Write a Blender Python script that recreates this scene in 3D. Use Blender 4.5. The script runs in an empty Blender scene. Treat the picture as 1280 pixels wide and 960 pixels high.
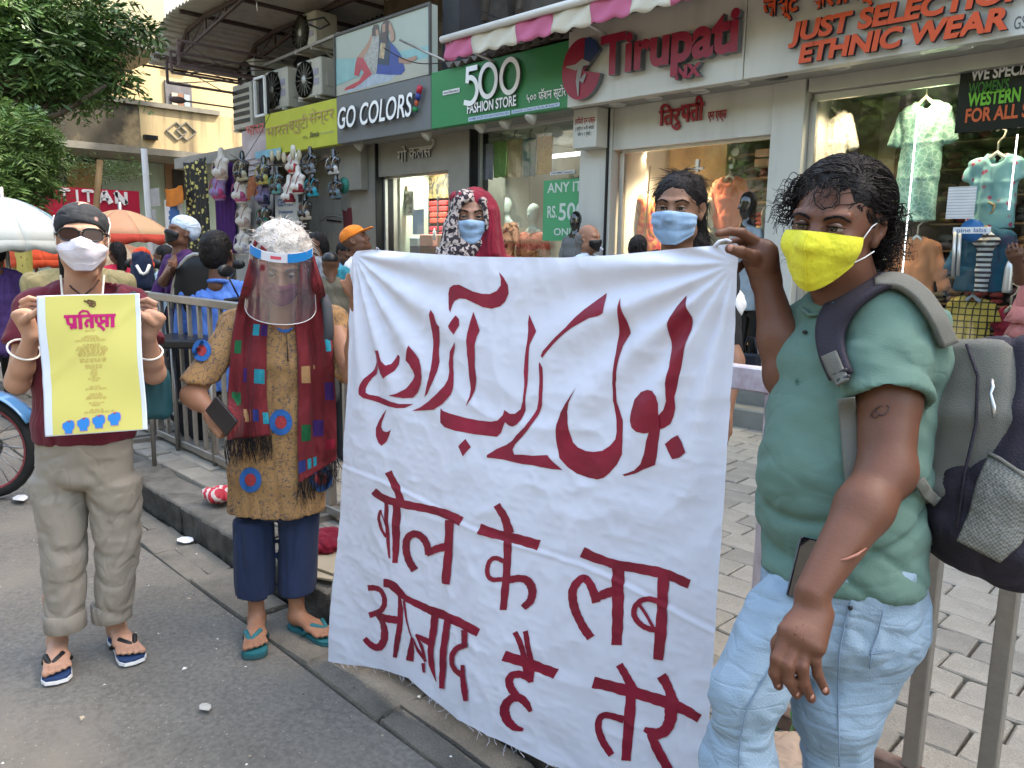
import bpy,bmesh,math,random
import numpy as np
from mathutils import Vector,Matrix
SC=bpy.context.scene
COL=SC.collection
R_=math.radians
rng=np.random.default_rng(7)
random.seed(7)
CAM_H=1.45;FPX=980.0
PITCH=R_(9.6);ROLL=R_(0.8);AZ=R_(44.5)
CF=np.array([-math.cos(AZ)*math.cos(PITCH),math.sin(AZ)*math.cos(PITCH),-math.sin(PITCH)])
_r0=np.cross(CF,[0,0,1.0]);_r0/=np.linalg.norm(_r0);_u0=np.cross(_r0,CF)
CR=_r0*math.cos(ROLL)+_u0*math.sin(ROLL);CU=-_r0*math.sin(ROLL)+_u0*math.cos(ROLL)
CC=np.array([0,0,CAM_H])
cam_d=bpy.data.cameras.new('camera');cam=bpy.data.objects.new('camera',cam_d);COL.objects.link(cam)
cam_d.sensor_width=36.0;cam_d.lens=FPX/1280*36.0;cam_d.clip_start=0.05;cam_d.clip_end=600
_m=Matrix.Identity(4)
for _i in range(3):
 _m[_i][0]=CR[_i];_m[_i][1]=CU[_i];_m[_i][2]=-CF[_i];_m[_i][3]=CC[_i]
cam.matrix_world=_m
cam_d.dof.use_dof=False
SC.camera=cam
SUN_EL=R_(52);SUN_DIR=np.array([0.51,0.86,0.0])
SUN_DIR=SUN_DIR/np.linalg.norm(SUN_DIR)
sun_v=np.array([SUN_DIR[0]*math.cos(SUN_EL),SUN_DIR[1]*math.cos(SUN_EL),math.sin(SUN_EL)])
W=bpy.data.worlds.new('World');SC.world=W;W.use_nodes=True
_nt=W.node_tree;_bg=_nt.nodes['Background']
_sky=_nt.nodes.new('ShaderNodeTexSky');_sky.sky_type='NISHITA';_sky.sun_disc=False
_sky.sun_elevation=SUN_EL;_sky.sun_rotation=math.atan2(SUN_DIR[0],SUN_DIR[1])
_sky.air_density=1.3;_sky.dust_density=4.0;_sky.ozone_density=1.0
_wm=_nt.nodes.new('ShaderNodeMixRGB');_wm.blend_type='MULTIPLY';_wm.inputs[0].default_value=1;_wm.inputs[2].default_value=(1.0,.95,.86,1)
_nt.links.new(_sky.outputs[0],_wm.inputs[1]);_nt.links.new(_wm.outputs[0],_bg.inputs[0]);_bg.inputs[1].default_value=0.15
sl=bpy.data.lights.new('sun','SUN');sl.energy=2.2;sl.angle=R_(1.5);sl.color=(1.0,0.93,0.82)
sun=bpy.data.objects.new('sun',sl);COL.objects.link(sun)
sun.rotation_euler=Vector(sun_v).to_track_quat('Z','Y').to_euler();sun.location=(0,0,20)
SC.view_settings.view_transform='Standard';SC.view_settings.look='None'
SC.view_settings.exposure=2.72;SC.view_settings.gamma=1.0;SC.view_settings.use_curve_mapping=False
SC.cycles.max_bounces=7;SC.cycles.diffuse_bounces=3;SC.cycles.glossy_bounces=3
SC.cycles.transmission_bounces=5;SC.cycles.transparent_max_bounces=10
SC.cycles.caustics_reflective=False;SC.cycles.caustics_refractive=False
SC.cycles.use_denoising=True
def ray(x,y):return CF+(x-640)/FPX*CR-(y-480)/FPX*CU
def at(x,y,d):return CC+ray(x,y)*d
def onz(x,y,z=0.0):
 d=ray(x,y);return CC+d*((z-CAM_H)/d[2])
def onY(x,y,Y):
 d=ray(x,y);return CC+d*(Y/d[1])
def onX(x,y,X):
 d=ray(x,y);return CC+d*(X/d[0])
def V(*a):return np.array(a,float)
def nrm(v):v=np.asarray(v,float);return v/np.linalg.norm(v)
MATS={}
def M(name,col=(.5,.5,.5),rough=.65,var=.12,vs=6.0,bump=.0,bs=60.0,metal=0.0,spec=.3,dirt=0.0,dirtcol=(.12,.10,.08),dirts=3.0,emit=None,es=1.0,trans=0.0,sheen=0.0,alpha=1.0,coat=0.0,sss=0.0,streak=False,crz=0.0,crs=5.0,crm=(1,1,.45)):
 0
 if name in MATS:return MATS[name]
 m=bpy.data.materials.new(name);m.use_nodes=True;MATS[name]=m
 nt=m.node_tree;b=nt.nodes['Principled BSDF']
 L=nt.links.new;N=nt.nodes.new
 b.inputs['Roughness'].default_value=rough;b.inputs['Metallic'].default_value=metal
 b.inputs['Specular IOR Level'].default_value=spec
 b.inputs['Transmission Weight'].default_value=trans;b.inputs['Alpha'].default_value=alpha
 b.inputs['Sheen Weight'].default_value=sheen*.3;b.inputs['Coat Weight'].default_value=coat
 if sss:
  b.inputs['Subsurface Weight'].default_value=sss;b.inputs['Subsurface Radius'].default_value=(.9,.35,.2)
  b.inputs['Subsurface Scale'].default_value=.006
 tc=N('ShaderNodeTexCoord');out=None
 n1=N('ShaderNodeTexNoise');n1.inputs['Scale'].default_value=vs;n1.inputs['Detail'].default_value=5
 L(tc.outputs['Object'],n1.inputs['Vector'])
 if streak:
  mp=N('ShaderNodeMapping');mp.inputs['Scale'].default_value=(1,1,.12);L(tc.outputs['Object'],mp.inputs[0]);L(mp.outputs[0],n1.inputs['Vector'])
 cr=N('ShaderNodeValToRGB');c=np.array(col[:3])
 cr.color_ramp.elements[0].position=.3;cr.color_ramp.elements[1].position=.7
 cr.color_ramp.elements[0].color=(*np.clip(c*(1-var),0,1),1);cr.color_ramp.elements[1].color=(*np.clip(c*(1+var*.7),0,1),1)
 L(n1.outputs[0],cr.inputs[0]);out=cr.outputs[0]
 if dirt:
  n2=N('ShaderNodeTexNoise');n2.inputs['Scale'].default_value=dirts;n2.inputs['Detail'].default_value=8;n2.inputs['Roughness'].default_value=.65
  if streak:L(mp.outputs[0],n2.inputs['Vector'])
  else:L(tc.outputs['Object'],n2.inputs['Vector'])
  r2=N('ShaderNodeValToRGB');r2.color_ramp.elements[0].position=.48;r2.color_ramp.elements[1].position=.72
  L(n2.outputs[0],r2.inputs[0])
  mu=N('ShaderNodeMath');mu.operation='MULTIPLY';mu.inputs[1].default_value=dirt;L(r2.outputs[0],mu.inputs[0])
  mx=N('ShaderNodeMixRGB');L(mu.outputs[0],mx.inputs[0]);L(out,mx.inputs[1]);mx.inputs[2].default_value=(*dirtcol,1);out=mx.outputs[0]
 L(out,b.inputs['Base Color'])
 if emit:
  b.inputs['Emission Color'].default_value=(*emit,1);b.inputs['Emission Strength'].default_value=es
 if bump:
  n3=N('ShaderNodeTexNoise');n3.inputs['Scale'].default_value=bs;n3.inputs['Detail'].default_value=4
  L(tc.outputs['Object'],n3.inputs['Vector'])
  bp=N('ShaderNodeBump');bp.inputs['Strength'].default_value=bump;bp.inputs['Distance'].default_value=.01
  L(n3.outputs[0],bp.inputs['Height']);L(bp.outputs[0],b.inputs['Normal'])
 if crz:
  mq=N('ShaderNodeMapping');mq.inputs['Scale'].default_value=crm;mq.inputs['Rotation'].default_value=(.35,.2,0);L(tc.outputs['Object'],mq.inputs[0])
  hs=None
  for sc_,wd in((crs,.07),(crs*2.3,.09)):
   n4=N('ShaderNodeTexNoise');n4.inputs['Scale'].default_value=sc_;n4.inputs['Detail'].default_value=1.0;n4.inputs['Distortion'].default_value=.7;L(mq.outputs[0],n4.inputs['Vector'])
   m1=N('ShaderNodeMath');m1.operation='SUBTRACT';m1.inputs[1].default_value=.5;L(n4.outputs[0],m1.inputs[0]);m2=N('ShaderNodeMath');m2.operation='ABSOLUTE';L(m1.outputs[0],m2.inputs[0])
   m3=N('ShaderNodeMapRange');m3.interpolation_type='SMOOTHSTEP';m3.inputs[2].default_value=wd;L(m2.outputs[0],m3.inputs[0]);o4=m3.outputs[0]
   if hs is None:hs=o4
   else:ma=N('ShaderNodeMath');ma.operation='MULTIPLY_ADD';ma.inputs[1].default_value=.45;L(o4,ma.inputs[0]);L(hs,ma.inputs[2]);hs=ma.outputs[0]
  b4=N('ShaderNodeBump');b4.inputs['Strength'].default_value=crz;b4.inputs['Distance'].default_value=.014;L(hs,b4.inputs['Height'])
  if bump:L(b4.outputs[0],bp.inputs['Normal'])
  else:L(b4.outputs[0],b.inputs['Normal'])
 return m
def two(name,c1,c2,kind='wave',scale=20.,thr=.5,rough=.7,axis=None,bump=.0,soft=.02,mapscale=(1,1,1),rot=(0,0,0),coord='Object',c3=None,dist=0.0,sheen=0.0,trans=0.0):
 0
 if name in MATS:return MATS[name]
 m=bpy.data.materials.new(name);m.use_nodes=True;MATS[name]=m
 nt=m.node_tree;b=nt.nodes['Principled BSDF'];L=nt.links.new;N=nt.nodes.new
 b.inputs['Roughness'].default_value=rough;b.inputs['Sheen Weight'].default_value=sheen
 b.inputs['Transmission Weight'].default_value=trans
 tc=N('ShaderNodeTexCoord');mp=N('ShaderNodeMapping');mp.inputs['Scale'].default_value=mapscale;mp.inputs['Rotation'].default_value=rot
 L(tc.outputs[coord],mp.inputs[0])
 if kind=='wave':
  t=N('ShaderNodeTexWave');t.inputs['Scale'].default_value=scale;t.inputs['Distortion'].default_value=dist;t.inputs['Detail Scale'].default_value=2
  t.bands_direction=axis or 'X';o=t.outputs['Fac']
 elif kind=='vor':
  t=N('ShaderNodeTexVoronoi');t.inputs['Scale'].default_value=scale;o=t.outputs['Distance']
 elif kind=='vedge':
  t=N('ShaderNodeTexVoronoi');t.feature='DISTANCE_TO_EDGE';t.inputs['Scale'].default_value=scale;o=t.outputs['Distance']
 elif kind=='noise':
  t=N('ShaderNodeTexNoise');t.inputs['Scale'].default_value=scale;t.inputs['Detail'].default_value=3;t.inputs['Distortion'].default_value=dist;o=t.outputs[0]
 elif kind=='check':
  t=N('ShaderNodeTexChecker');t.inputs['Scale'].default_value=scale;o=t.outputs['Fac']
 L(mp.outputs[0],t.inputs['Vector'])
 cr=N('ShaderNodeValToRGB');cr.color_ramp.elements[0].position=max(0,thr-soft);cr.color_ramp.elements[1].position=min(1,thr+soft)
 cr.color_ramp.elements[0].color=(*c1,1);cr.color_ramp.elements[1].color=(*c2,1)
 if c3 is not None:
  e=cr.color_ramp.elements.new(min(.99,thr+.14));e.color=(*c2,1);e=cr.color_ramp.elements.new(min(1,thr+.18));e.color=(*c3,1)
 L(o,cr.inputs[0])
 n1=N('ShaderNodeTexNoise');n1.inputs['Scale'].default_value=5;L(tc.outputs['Object'],n1.inputs['Vector'])
 mr=N('ShaderNodeMapRange');mr.inputs[1].default_value=.3;mr.inputs[2].default_value=.7;mr.inputs[3].default_value=.8;mr.inputs[4].default_value=1.1
 L(n1.outputs[0],mr.inputs[0])
 mx=N('ShaderNodeMixRGB');mx.blend_type='MULTIPLY';mx.inputs[0].default_value=1;L(cr.outputs[0],mx.inputs[1]);L(mr.outputs[0],mx.inputs[2])
 L(mx.outputs[0],b.inputs['Base Color'])
 if bump:
  n3=N('ShaderNodeTexNoise');n3.inputs['Scale'].default_value=80;L(tc.outputs['Object'],n3.inputs['Vector'])
  bp=N('ShaderNodeBump');bp.inputs['Strength'].default_value=bump;bp.inputs['Distance'].default_value=.01
  L(n3.outputs[0],bp.inputs['Height']);L(bp.outputs[0],b.inputs['Normal'])
 return m
def glass_mat(name,tint=(.9,.95,.93),alpha=.25,rough=.03,fac=1.0):
 0
 if name in MATS:return MATS[name]
 m=bpy.data.materials.new(name);m.use_nodes=True;MATS[name]=m
 nt=m.node_tree;nt.nodes.clear();L=nt.links.new;N=nt.nodes.new
 o=N('ShaderNodeOutputMaterial');mx=N('ShaderNodeMixShader');t=N('ShaderNodeBsdfTransparent');g=N('ShaderNodeBsdfGlossy')
 t.inputs[0].default_value=(*tint,1);g.inputs[0].default_value=(1,1,1,1);g.inputs['Roughness'].default_value=rough
 fr=N('ShaderNodeFresnel');fr.inputs[0].default_value=1.5
 ad=N('ShaderNodeMath');ad.operation='MULTIPLY_ADD';ad.inputs[1].default_value=fac;ad.inputs[2].default_value=alpha;ad.use_clamp=True
 ge=N('ShaderNodeNewGeometry');iv=N('ShaderNodeMath');iv.operation='SUBTRACT';iv.inputs[0].default_value=1.0;L(ge.outputs['Backfacing'],iv.inputs[1])
 mf=N('ShaderNodeMath');mf.operation='MULTIPLY';L(fr.outputs[0],mf.inputs[0]);L(iv.outputs[0],mf.inputs[1]);L(mf.outputs[0],ad.inputs[0]);L(ad.outputs[0],mx.inputs[0]);L(t.outputs[0],mx.inputs[1]);L(g.outputs[0],mx.inputs[2]);L(mx.outputs[0],o.inputs[0])
 return m
ROOTM={}
def tag(o,label=None,cat=None,group=None,kind=None):
 if label:o['label']=label
 if cat:o['category']=cat
 if group:o['group']=group
 if kind:o['kind']=kind
 return o
def thing(name,label,cat,loc=(0,0,0),group=None,rz=0.0):
 o=bpy.data.objects.new(name,None);COL.objects.link(o);o.empty_display_size=.1
 o.location=tuple(float(v)for v in loc);o.rotation_euler=(0,0,rz)
 ROOTM[o.name]=Matrix.Translation(Vector(o.location))@Matrix.Rotation(rz,4,'Z')
 return tag(o,label,cat,group)
class MB:
 0
 def __init__(s):s.v=[];s.f=[];s.mi=[];s.sm=[];s.n=0
 def add(s,v,f,mi=0,sm=False):
  v=np.asarray(v,float).reshape(-1,3);s.v.append(v)
  for q in f:s.f.append(tuple(int(i)+s.n for i in q));s.mi.append(mi);s.sm.append(sm)
  s.n+=len(v);return s
 def box(s,c,h,mi=0,R=None,bev=0.0):
  c=np.asarray(c,float);h=np.asarray(h,float)
  if bev:
   b=min(bev,*(h*.45))
   def oc(x,y):return[(-x,-y+b),(-x+b,-y),(x-b,-y),(x,-y+b),(x,y-b),(x-b,y),(-x+b,y),(-x,y-b)]
   v=[]
   for z,i in((-h[2],b*.8),(-h[2]+b,0),(h[2]-b,0),(h[2],b*.8)):v+=[(px,py,z)for px,py in oc(h[0]-i,h[1]-i)]
   f=[(k*8+i,k*8+(i+1)%8,(k+1)*8+(i+1)%8,(k+1)*8+i)for k in range(3)for i in range(8)]
   f.append(tuple(range(8))[::-1]);f.append(tuple(range(24,32)))
   v=np.array(v)
  else:
   v=np.array([(x*h[0],y*h[1],z*h[2])for x in(-1,1)for y in(-1,1)for z in(-1,1)])
   f=[(0,1,3,2),(4,6,7,5),(0,4,5,1),(2,3,7,6),(0,2,6,4),(1,5,7,3)]
  if R is not None:v=v@np.asarray(R).T
  return s.add(v+c,f,mi)
 def b2(s,lo,hi,mi=0,bev=0.0):
  lo=np.minimum(lo,hi)*1.0+0;hi2=np.maximum(np.asarray(lo),np.asarray(hi));lo=np.asarray(lo)
  return s.box((lo+hi2)/2,(hi2-lo)/2,mi,None,bev)
 def tube(s,pts,r,n=6,mi=0,sm=True,cap=True):
  pts=np.asarray(pts,float);k=len(pts);r=np.broadcast_to(np.asarray(r,float),(k,))
  t=np.gradient(pts,axis=0);t/=np.linalg.norm(t,axis=1)[:,None]+1e-12
  up=np.array([0,0,1.0])if abs(t[0][2])<.9 else np.array([1.0,0,0])
  a=np.linspace(0,2*math.pi,n,endpoint=False);v=[];u=None
  for i in range(k):
   if u is None:u=np.cross(t[i],up)
   else:u=u-t[i]*(u@t[i])
   u=u/(np.linalg.norm(u)+1e-12);w=np.cross(t[i],u)
   v.append(pts[i]+r[i]*(np.cos(a)[:,None]*u+np.sin(a)[:,None]*w))
  v=np.concatenate(v);f=[(i*n+j,i*n+(j+1)%n,(i+1)*n+(j+1)%n,(i+1)*n+j)for i in range(k-1)for j in range(n)]
  if cap:f+=[tuple(range(n))[::-1],tuple(range((k-1)*n,k*n))]
  return s.add(v,f,mi,sm)
 def bar(s,a,b,w,h=None,mi=0,up=(0,0,1)):
  a=np.asarray(a,float);b=np.asarray(b,float);h=h or w;d=b-a;L=np.linalg.norm(d);z=d/L
  x=np.cross(up,z);x=x/np.linalg.norm(x)if np.linalg.norm(x)>1e-6 else np.array([1.0,0,0]);y=np.cross(z,x)
  return s.box((a+b)/2,(w/2,h/2,L/2),mi,np.stack([x,y,z],1))
 def lathe(s,prof,c=(0,0,0),n=20,mi=0,ax=2,sm=True,sc=(1,1)):
  prof=np.asarray(prof,float);a=np.linspace(0,2*math.pi,n,endpoint=False)
  v=[]
  for rr,z in prof:v.append(np.stack([rr*np.cos(a)*sc[0],rr*np.sin(a)*sc[1],np.full(n,z)],1))
  v=np.concatenate(v)
  if ax==0:v=v[:,[2,0,1]]
  if ax==1:v=v[:,[1,2,0]]
  k=len(prof);f=[(i*n+j,i*n+(j+1)%n,(i+1)*n+(j+1)%n,(i+1)*n+j)for i in range(k-1)for j in range(n)]
  if prof[0][0]>1e-5:f.append(tuple(range(n))[::-1])
  if prof[-1][0]>1e-5:f.append(tuple(range((k-1)*n,k*n)))
  return s.add(v+np.asarray(c,float),f,mi,sm)
 def grid(s,P,mi=0,sm=True,closeu=False):
  P=np.asarray(P,float);a,b=P.shape[:2]
  f=[(i*b+j,i*b+(j+1)%b,(i+1)*b+(j+1)%b,(i+1)*b+j)for i in range(a-1)for j in range(b if closeu else b-1)]
  return s.add(P.reshape(-1,3),f,mi,sm)
 def prism(s,pts,o,ex,ey,d,mi=0,mi2=None):
  0
  pts=np.asarray(pts,float);o=np.asarray(o,float);ex=np.asarray(ex,float);ey=np.asarray(ey,float);d=np.asarray(d,float)
  a=o+pts[:,:1]*ex+pts[:,1:]*ey;n=len(pts)
  v=np.concatenate([a,a+d]);s.add(v,[tuple(range(n,2*n))],mi);b0=s.n-2*n
  s.f.append(tuple(range(b0,b0+n))[::-1]);s.mi.append(mi if mi2 is None else mi2);s.sm.append(False)
  for i in range(n):s.f.append((b0+i,b0+(i+1)%n,b0+n+(i+1)%n,b0+n+i));s.mi.append(mi if mi2 is None else mi2);s.sm.append(False)
  return s
 def sphere(s,c,r,n=12,mi=0,R=None):
  r=np.broadcast_to(np.asarray(r,float),(3,));th=np.linspace(0,math.pi,n//2+1);ph=np.linspace(0,2*math.pi,n,endpoint=False)
  P=np.stack([np.sin(th)[:,None]*np.cos(ph),np.sin(th)[:,None]*np.sin(ph),np.cos(th)[:,None]*np.ones(n)],2)*r
  if R is not None:P=P@np.asarray(R).T
  return s.grid(P+np.asarray(c,float),mi,True,True)
 def xf(s,R,t=(0,0,0)):
  s.v=[v@np.asarray(R).T+np.asarray(t)for v in s.v];return s
def part(name,mb,mats,parent=None,world=True,smooth=None,label=None,kind=None,solid=0.0):
 if isinstance(mb,MB):v=np.concatenate(mb.v)if mb.v else np.zeros((0,3));f=mb.f;mi=mb.mi;sm=mb.sm
 else:v,f=mb[0],mb[1];mi=None;sm=None
 v=np.asarray(v,float)
 if parent is not None and world:
  rt=parent
  while rt.parent is not None:rt=rt.parent
  Mi=ROOTM.get(rt.name)
  if Mi is not None:
   Mi=np.array(Mi.inverted());v=v@Mi[:3,:3].T+Mi[:3,3]
 me=bpy.data.meshes.new(name)
 if isinstance(f,np.ndarray):
  me.vertices.add(len(v));me.vertices.foreach_set('co',v.astype(np.float32).ravel())
  k=f.shape[1];me.loops.add(len(f)*k);me.loops.foreach_set('vertex_index',f.astype(np.int32).ravel())
  me.polygons.add(len(f));me.polygons.foreach_set('loop_start',np.arange(0,len(f)*k,k,dtype=np.int32))
  me.update(calc_edges=True);me.polygons.foreach_set('use_smooth',np.ones(len(f),bool))
 else:
  me.from_pydata(v.tolist(),[],f)
  if mi is not None:
   me.polygons.foreach_set('material_index',np.array(mi,np.int32));me.polygons.foreach_set('use_smooth',np.array(sm,bool))
 if smooth is not None:me.polygons.foreach_set('use_smooth',np.full(len(me.polygons),smooth))
 for m in(mats if isinstance(mats,(list,tuple))else[mats]):me.materials.append(m)
 me.update()
 o=bpy.data.objects.new(name,me);COL.objects.link(o)
 if parent is not None:o.parent=parent
 if solid:
  md=o.modifiers.new('thickness','SOLIDIFY');md.thickness=solid;md.offset=0
 return tag(o,label,kind=kind)
def struct(name,mb,mats,parent=None,**k):
 return part(name,mb,mats,parent,kind=None if parent else 'structure',**k)
def copy_tree(o,parent=None):
 c=o.copy();COL.objects.link(c)
 if parent is not None:c.parent=parent;c.matrix_parent_inverse=o.matrix_parent_inverse.copy()
 for ch in list(o.children):copy_tree(ch,c)
 return c
def dup(o,loc,rz=0.0,label=None,group=None,scale=None):
 c=copy_tree(o);c.location=tuple(float(v)for v in loc);c.rotation_euler=(0,0,rz)
 if label:c['label']=label
 if group:c['group']=group
 if scale:c.scale=(scale,)*3 if not hasattr(scale,'__len__')else scale
 return c
def noise3(p,seed=0):
 p=np.asarray(p,np.float32);i=np.floor(p).astype(np.int64);f=(p-i).astype(np.float32);u=f*f*(3-2*f)
 def h(x,y,z):
  n=(x*374761393+y*668265263+z*2147483647+seed*144269504)&0xffffffff
  n=((n^(n>>13))*1274126177)&0xffffffff
  return((n^(n>>16))&0xffff).astype(np.float32)/32767.5-1
 x,y,z=i[...,0],i[...,1],i[...,2]
 def lx(a,b):return a+(b-a)*u[...,0]
 def ly(a,b):return a+(b-a)*u[...,1]
 c00=lx(h(x,y,z),h(x+1,y,z));c10=lx(h(x,y+1,z),h(x+1,y+1,z))
 c01=lx(h(x,y,z+1),h(x+1,y,z+1));c11=lx(h(x,y+1,z+1),h(x+1,y+1,z+1))
 a=ly(c00,c10);b=ly(c01,c11);return a+(b-a)*u[...,2]
def vnormals(v,f):
 n=np.zeros_like(v);a,b,c=v[f[:,0]],v[f[:,1]],v[f[:,2]];fn=np.cross(b-a,c-a)
 if f.shape[1]==4:fn=fn+np.cross(v[f[:,2]]-a,v[f[:,3]]-a)
 for k in range(f.shape[1]):np.add.at(n,f[:,k],fn)
 return n/(np.linalg.norm(n,axis=1)[:,None]+1e-12)
class SDF:
 def __init__(s,lo,hi,res):
  s.res=res;s.lo=np.asarray(lo,float);n=np.ceil((np.asarray(hi)-s.lo)/res).astype(int)+1
  s.shape=tuple(n);s.D=np.full(s.shape,.5,np.float32)
  s.ax=[s.lo[i]+res*np.arange(n[i])for i in range(3)]
 def _blk(s,lo,hi):
  a=[max(0,int((lo[i]-s.lo[i])/s.res))for i in range(3)];b=[min(s.shape[i],int((hi[i]-s.lo[i])/s.res)+2)for i in range(3)]
  if any(b[i]-a[i]<1 for i in range(3)):return None
  sl=tuple(slice(a[i],b[i])for i in range(3))
  return sl,s.ax[0][sl[0]][:,None,None].astype(np.float32),s.ax[1][sl[1]][None,:,None].astype(np.float32),s.ax[2][sl[2]][None,None,:].astype(np.float32)
 def _put(s,sl,d,k,op):
  D=s.D[sl];d=d.astype(np.float32)
  if op=='add':
   if k>0:
    h=np.clip(.5+.5*(D-d)/k,0,1);s.D[sl]=D*(1-h)+d*h-k*h*(1-h)
   else:s.D[sl]=np.minimum(D,d)
  else:
   d=-d
   if k>0:
    h=np.clip(.5-.5*(D-d)/k,0,1);s.D[sl]=D*(1-h)+d*h+k*h*(1-h)
   else:s.D[sl]=np.maximum(D,d)
 def cap(s,a,b,ra,rb=None,k=.01,op='add'):
  rb=ra if rb is None else rb;a=np.asarray(a,float);b=np.asarray(b,float);m=max(ra,rb)+k*1.5+2*s.res
  q=s._blk(np.minimum(a,b)-m,np.maximum(a,b)+m)
  if q is None:return s
  sl,X,Y,Z=q;ba=b-a;L=ba@ba+1e-12
  px,py,pz=X-a[0],Y-a[1],Z-a[2];h=np.clip((px*ba[0]+py*ba[1]+pz*ba[2])/L,0,1)
  d=np.sqrt((px-ba[0]*h)**2+(py-ba[1]*h)**2+(pz-ba[2]*h)**2)-(ra+(rb-ra)*h)
  s._put(sl,d,k,op);return s
 def chain(s,pts,rs,k=.01,op='add'):
  for i in range(len(pts)-1):s.cap(pts[i],pts[i+1],rs[i],rs[i+1],k,op)
  return s
 def ell(s,c,r,R=None,k=.01,op='add'):
  c=np.asarray(c,float);r=np.asarray(r,float);R=np.eye(3)if R is None else np.asarray(R,float);m=r.max()+k*1.5+2*s.res
  q=s._blk(c-m,c+m)
  if q is None:return s
  sl,X,Y,Z=q;px,py,pz=X-c[0],Y-c[1],Z-c[2]
  u=[(px*R[0,i]+py*R[1,i]+pz*R[2,i])/r[i]for i in range(3)]
  k0=np.sqrt(u[0]**2+u[1]**2+u[2]**2);k1=np.sqrt((u[0]/r[0])**2+(u[1]/r[1])**2+(u[2]/r[2])**2)+1e-6
  s._put(sl,k0*(k0-1)/k1,k,op);return s
 def ecap(s,a,b,wa,wb,side,k=.01,op='add',capr=1.0):
  0
  a=np.asarray(a,float);b=np.asarray(b,float);n=b-a;L=np.linalg.norm(n);n=n/L
  sd=np.asarray(side,float);sd=sd-n*(sd@n);sd=sd/np.linalg.norm(sd);t=np.cross(n,sd)
  m=max(*wa,*wb)+k*1.5+2*s.res;q=s._blk(np.minimum(a,b)-m,np.maximum(a,b)+m)
  if q is None:return s
  sl,X,Y,Z=q;px,py,pz=X-a[0],Y-a[1],Z-a[2]
  z=px*n[0]+py*n[1]+pz*n[2];h=np.clip(z/L,0,1);w=wa[0]+(wb[0]-wa[0])*h;dd=wa[1]+(wb[1]-wa[1])*h
  x=(px*sd[0]+py*sd[1]+pz*sd[2])/w;y=(px*t[0]+py*t[1]+pz*t[2])/dd;mn=np.minimum(w,dd);zz=(z-h*L)/(mn*capr)
  k0=np.sqrt(x*x+y*y+zz*zz);k1=np.sqrt((x/w)**2+(y/dd)**2+(zz/(mn*capr))**2)+1e-6
  s._put(sl,k0*(k0-1)/k1,k,op);return s
 def echain(s,pts,ws,side,k=.02,capr=.6,op='add'):
  for i in range(len(pts)-1):s.ecap(pts[i],pts[i+1],ws[i],ws[i+1],side if not isinstance(side,list)else side[i],k,op,capr)
  return s
 def box(s,c,h,R=None,r=.005,k=.005,op='add'):
  c=np.asarray(c,float);h=np.asarray(h,float)-r;R=np.eye(3)if R is None else np.asarray(R,float);m=np.linalg.norm(h)+r+k*1.5+2*s.res
  q=s._blk(c-m,c+m)
  if q is None:return s
  sl,X,Y,Z=q;px,py,pz=X-c[0],Y-c[1],Z-c[2]
  u=[np.abs(px*R[0,i]+py*R[1,i]+pz*R[2,i])-h[i]for i in range(3)]
  d=np.sqrt(sum(np.maximum(w,0)**2 for w in u))+np.minimum(np.maximum(np.maximum(u[0],u[1]),u[2]),0)-r
  s._put(sl,d,k,op);return s
 def cut(s,p,n,k=.0,lo=None,hi=None):
  0
  n=nrm(n);q=s._blk(s.lo-1 if lo is None else lo,s.lo+99 if hi is None else hi)
  if q is None:return s
  sl,X,Y,Z=q;s._put(sl,-((X-p[0])*n[0]+(Y-p[1])*n[1]+(Z-p[2])*n[2]),k,'sub');return s
 def like(s):o=SDF.__new__(SDF);o.__dict__.update(s.__dict__);o.D=np.full(s.shape,.5,np.float32);return o
 def merge(s,o,k=.01):s._put((slice(None),)*3,o.D,k,'add');return s
 def mesh(s):
  D=s.D;D=np.pad(D,1,constant_values=.5);lo=s.lo-s.res
  S=D<0;nx,ny,nz=D.shape
  c=[S[i:nx-1+i,j:ny-1+j,k:nz-1+k]for i in(0,1)for j in(0,1)for k in(0,1)]
  cnt=sum(a.astype(np.int8)for a in c);act=(cnt>0)&(cnt<8)
  idx=np.full(act.shape,-1,np.int32);ii=np.argwhere(act);idx[act]=np.arange(len(ii))
  if len(ii)==0:return np.zeros((0,3)),np.zeros((0,4),int)
  ix,iy,iz=ii.T;acc=np.zeros((len(ii),3));num=np.zeros(len(ii))
  offs=[(i,j,k)for i in(0,1)for j in(0,1)for k in(0,1)]
  val={o:D[ix+o[0],iy+o[1],iz+o[2]]for o in offs}
  for a_ in offs:
   for d_ in range(3):
    if a_[d_]==0:
     b_=tuple(a_[q]+(q==d_)for q in range(3));va,vb=val[a_],val[b_];m=(va<0)!=(vb<0)
     t=np.where(m,va/(va-vb+1e-20),0);w=m.astype(float)
     for q in range(3):acc[:,q]+=w*(a_[q]+(t if q==d_ else 0))
     num+=w
  v=lo+(ii+acc/num[:,None])*s.res;F=[]
  for d_ in range(3):
   sh=[slice(None)]*3;sh2=[slice(None)]*3;sh[d_]=slice(0,-1);sh2[d_]=slice(1,None)
   A=S[tuple(sh)];B=S[tuple(sh2)]
   e=np.argwhere(A!=B);e=e[(e[:,(d_+1)%3]>0)&(e[:,(d_+2)%3]>0)]
   lim=np.array(idx.shape);e=e[(e<lim).all(1)]
   if len(e)==0:continue
   flip=A[tuple(e.T)]
   o1=np.zeros(3,int);o1[(d_+1)%3]=1;o2=np.zeros(3,int);o2[(d_+2)%3]=1
   q=np.stack([idx[tuple((e-o1-o2).T)],idx[tuple((e-o2).T)],idx[tuple(e.T)],idx[tuple((e-o1).T)]],1)
   q[~flip]=q[~flip][:,::-1];F.append(q)
  f=np.concatenate(F);f=f[(f>=0).all(1)]
  return v,f
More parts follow.
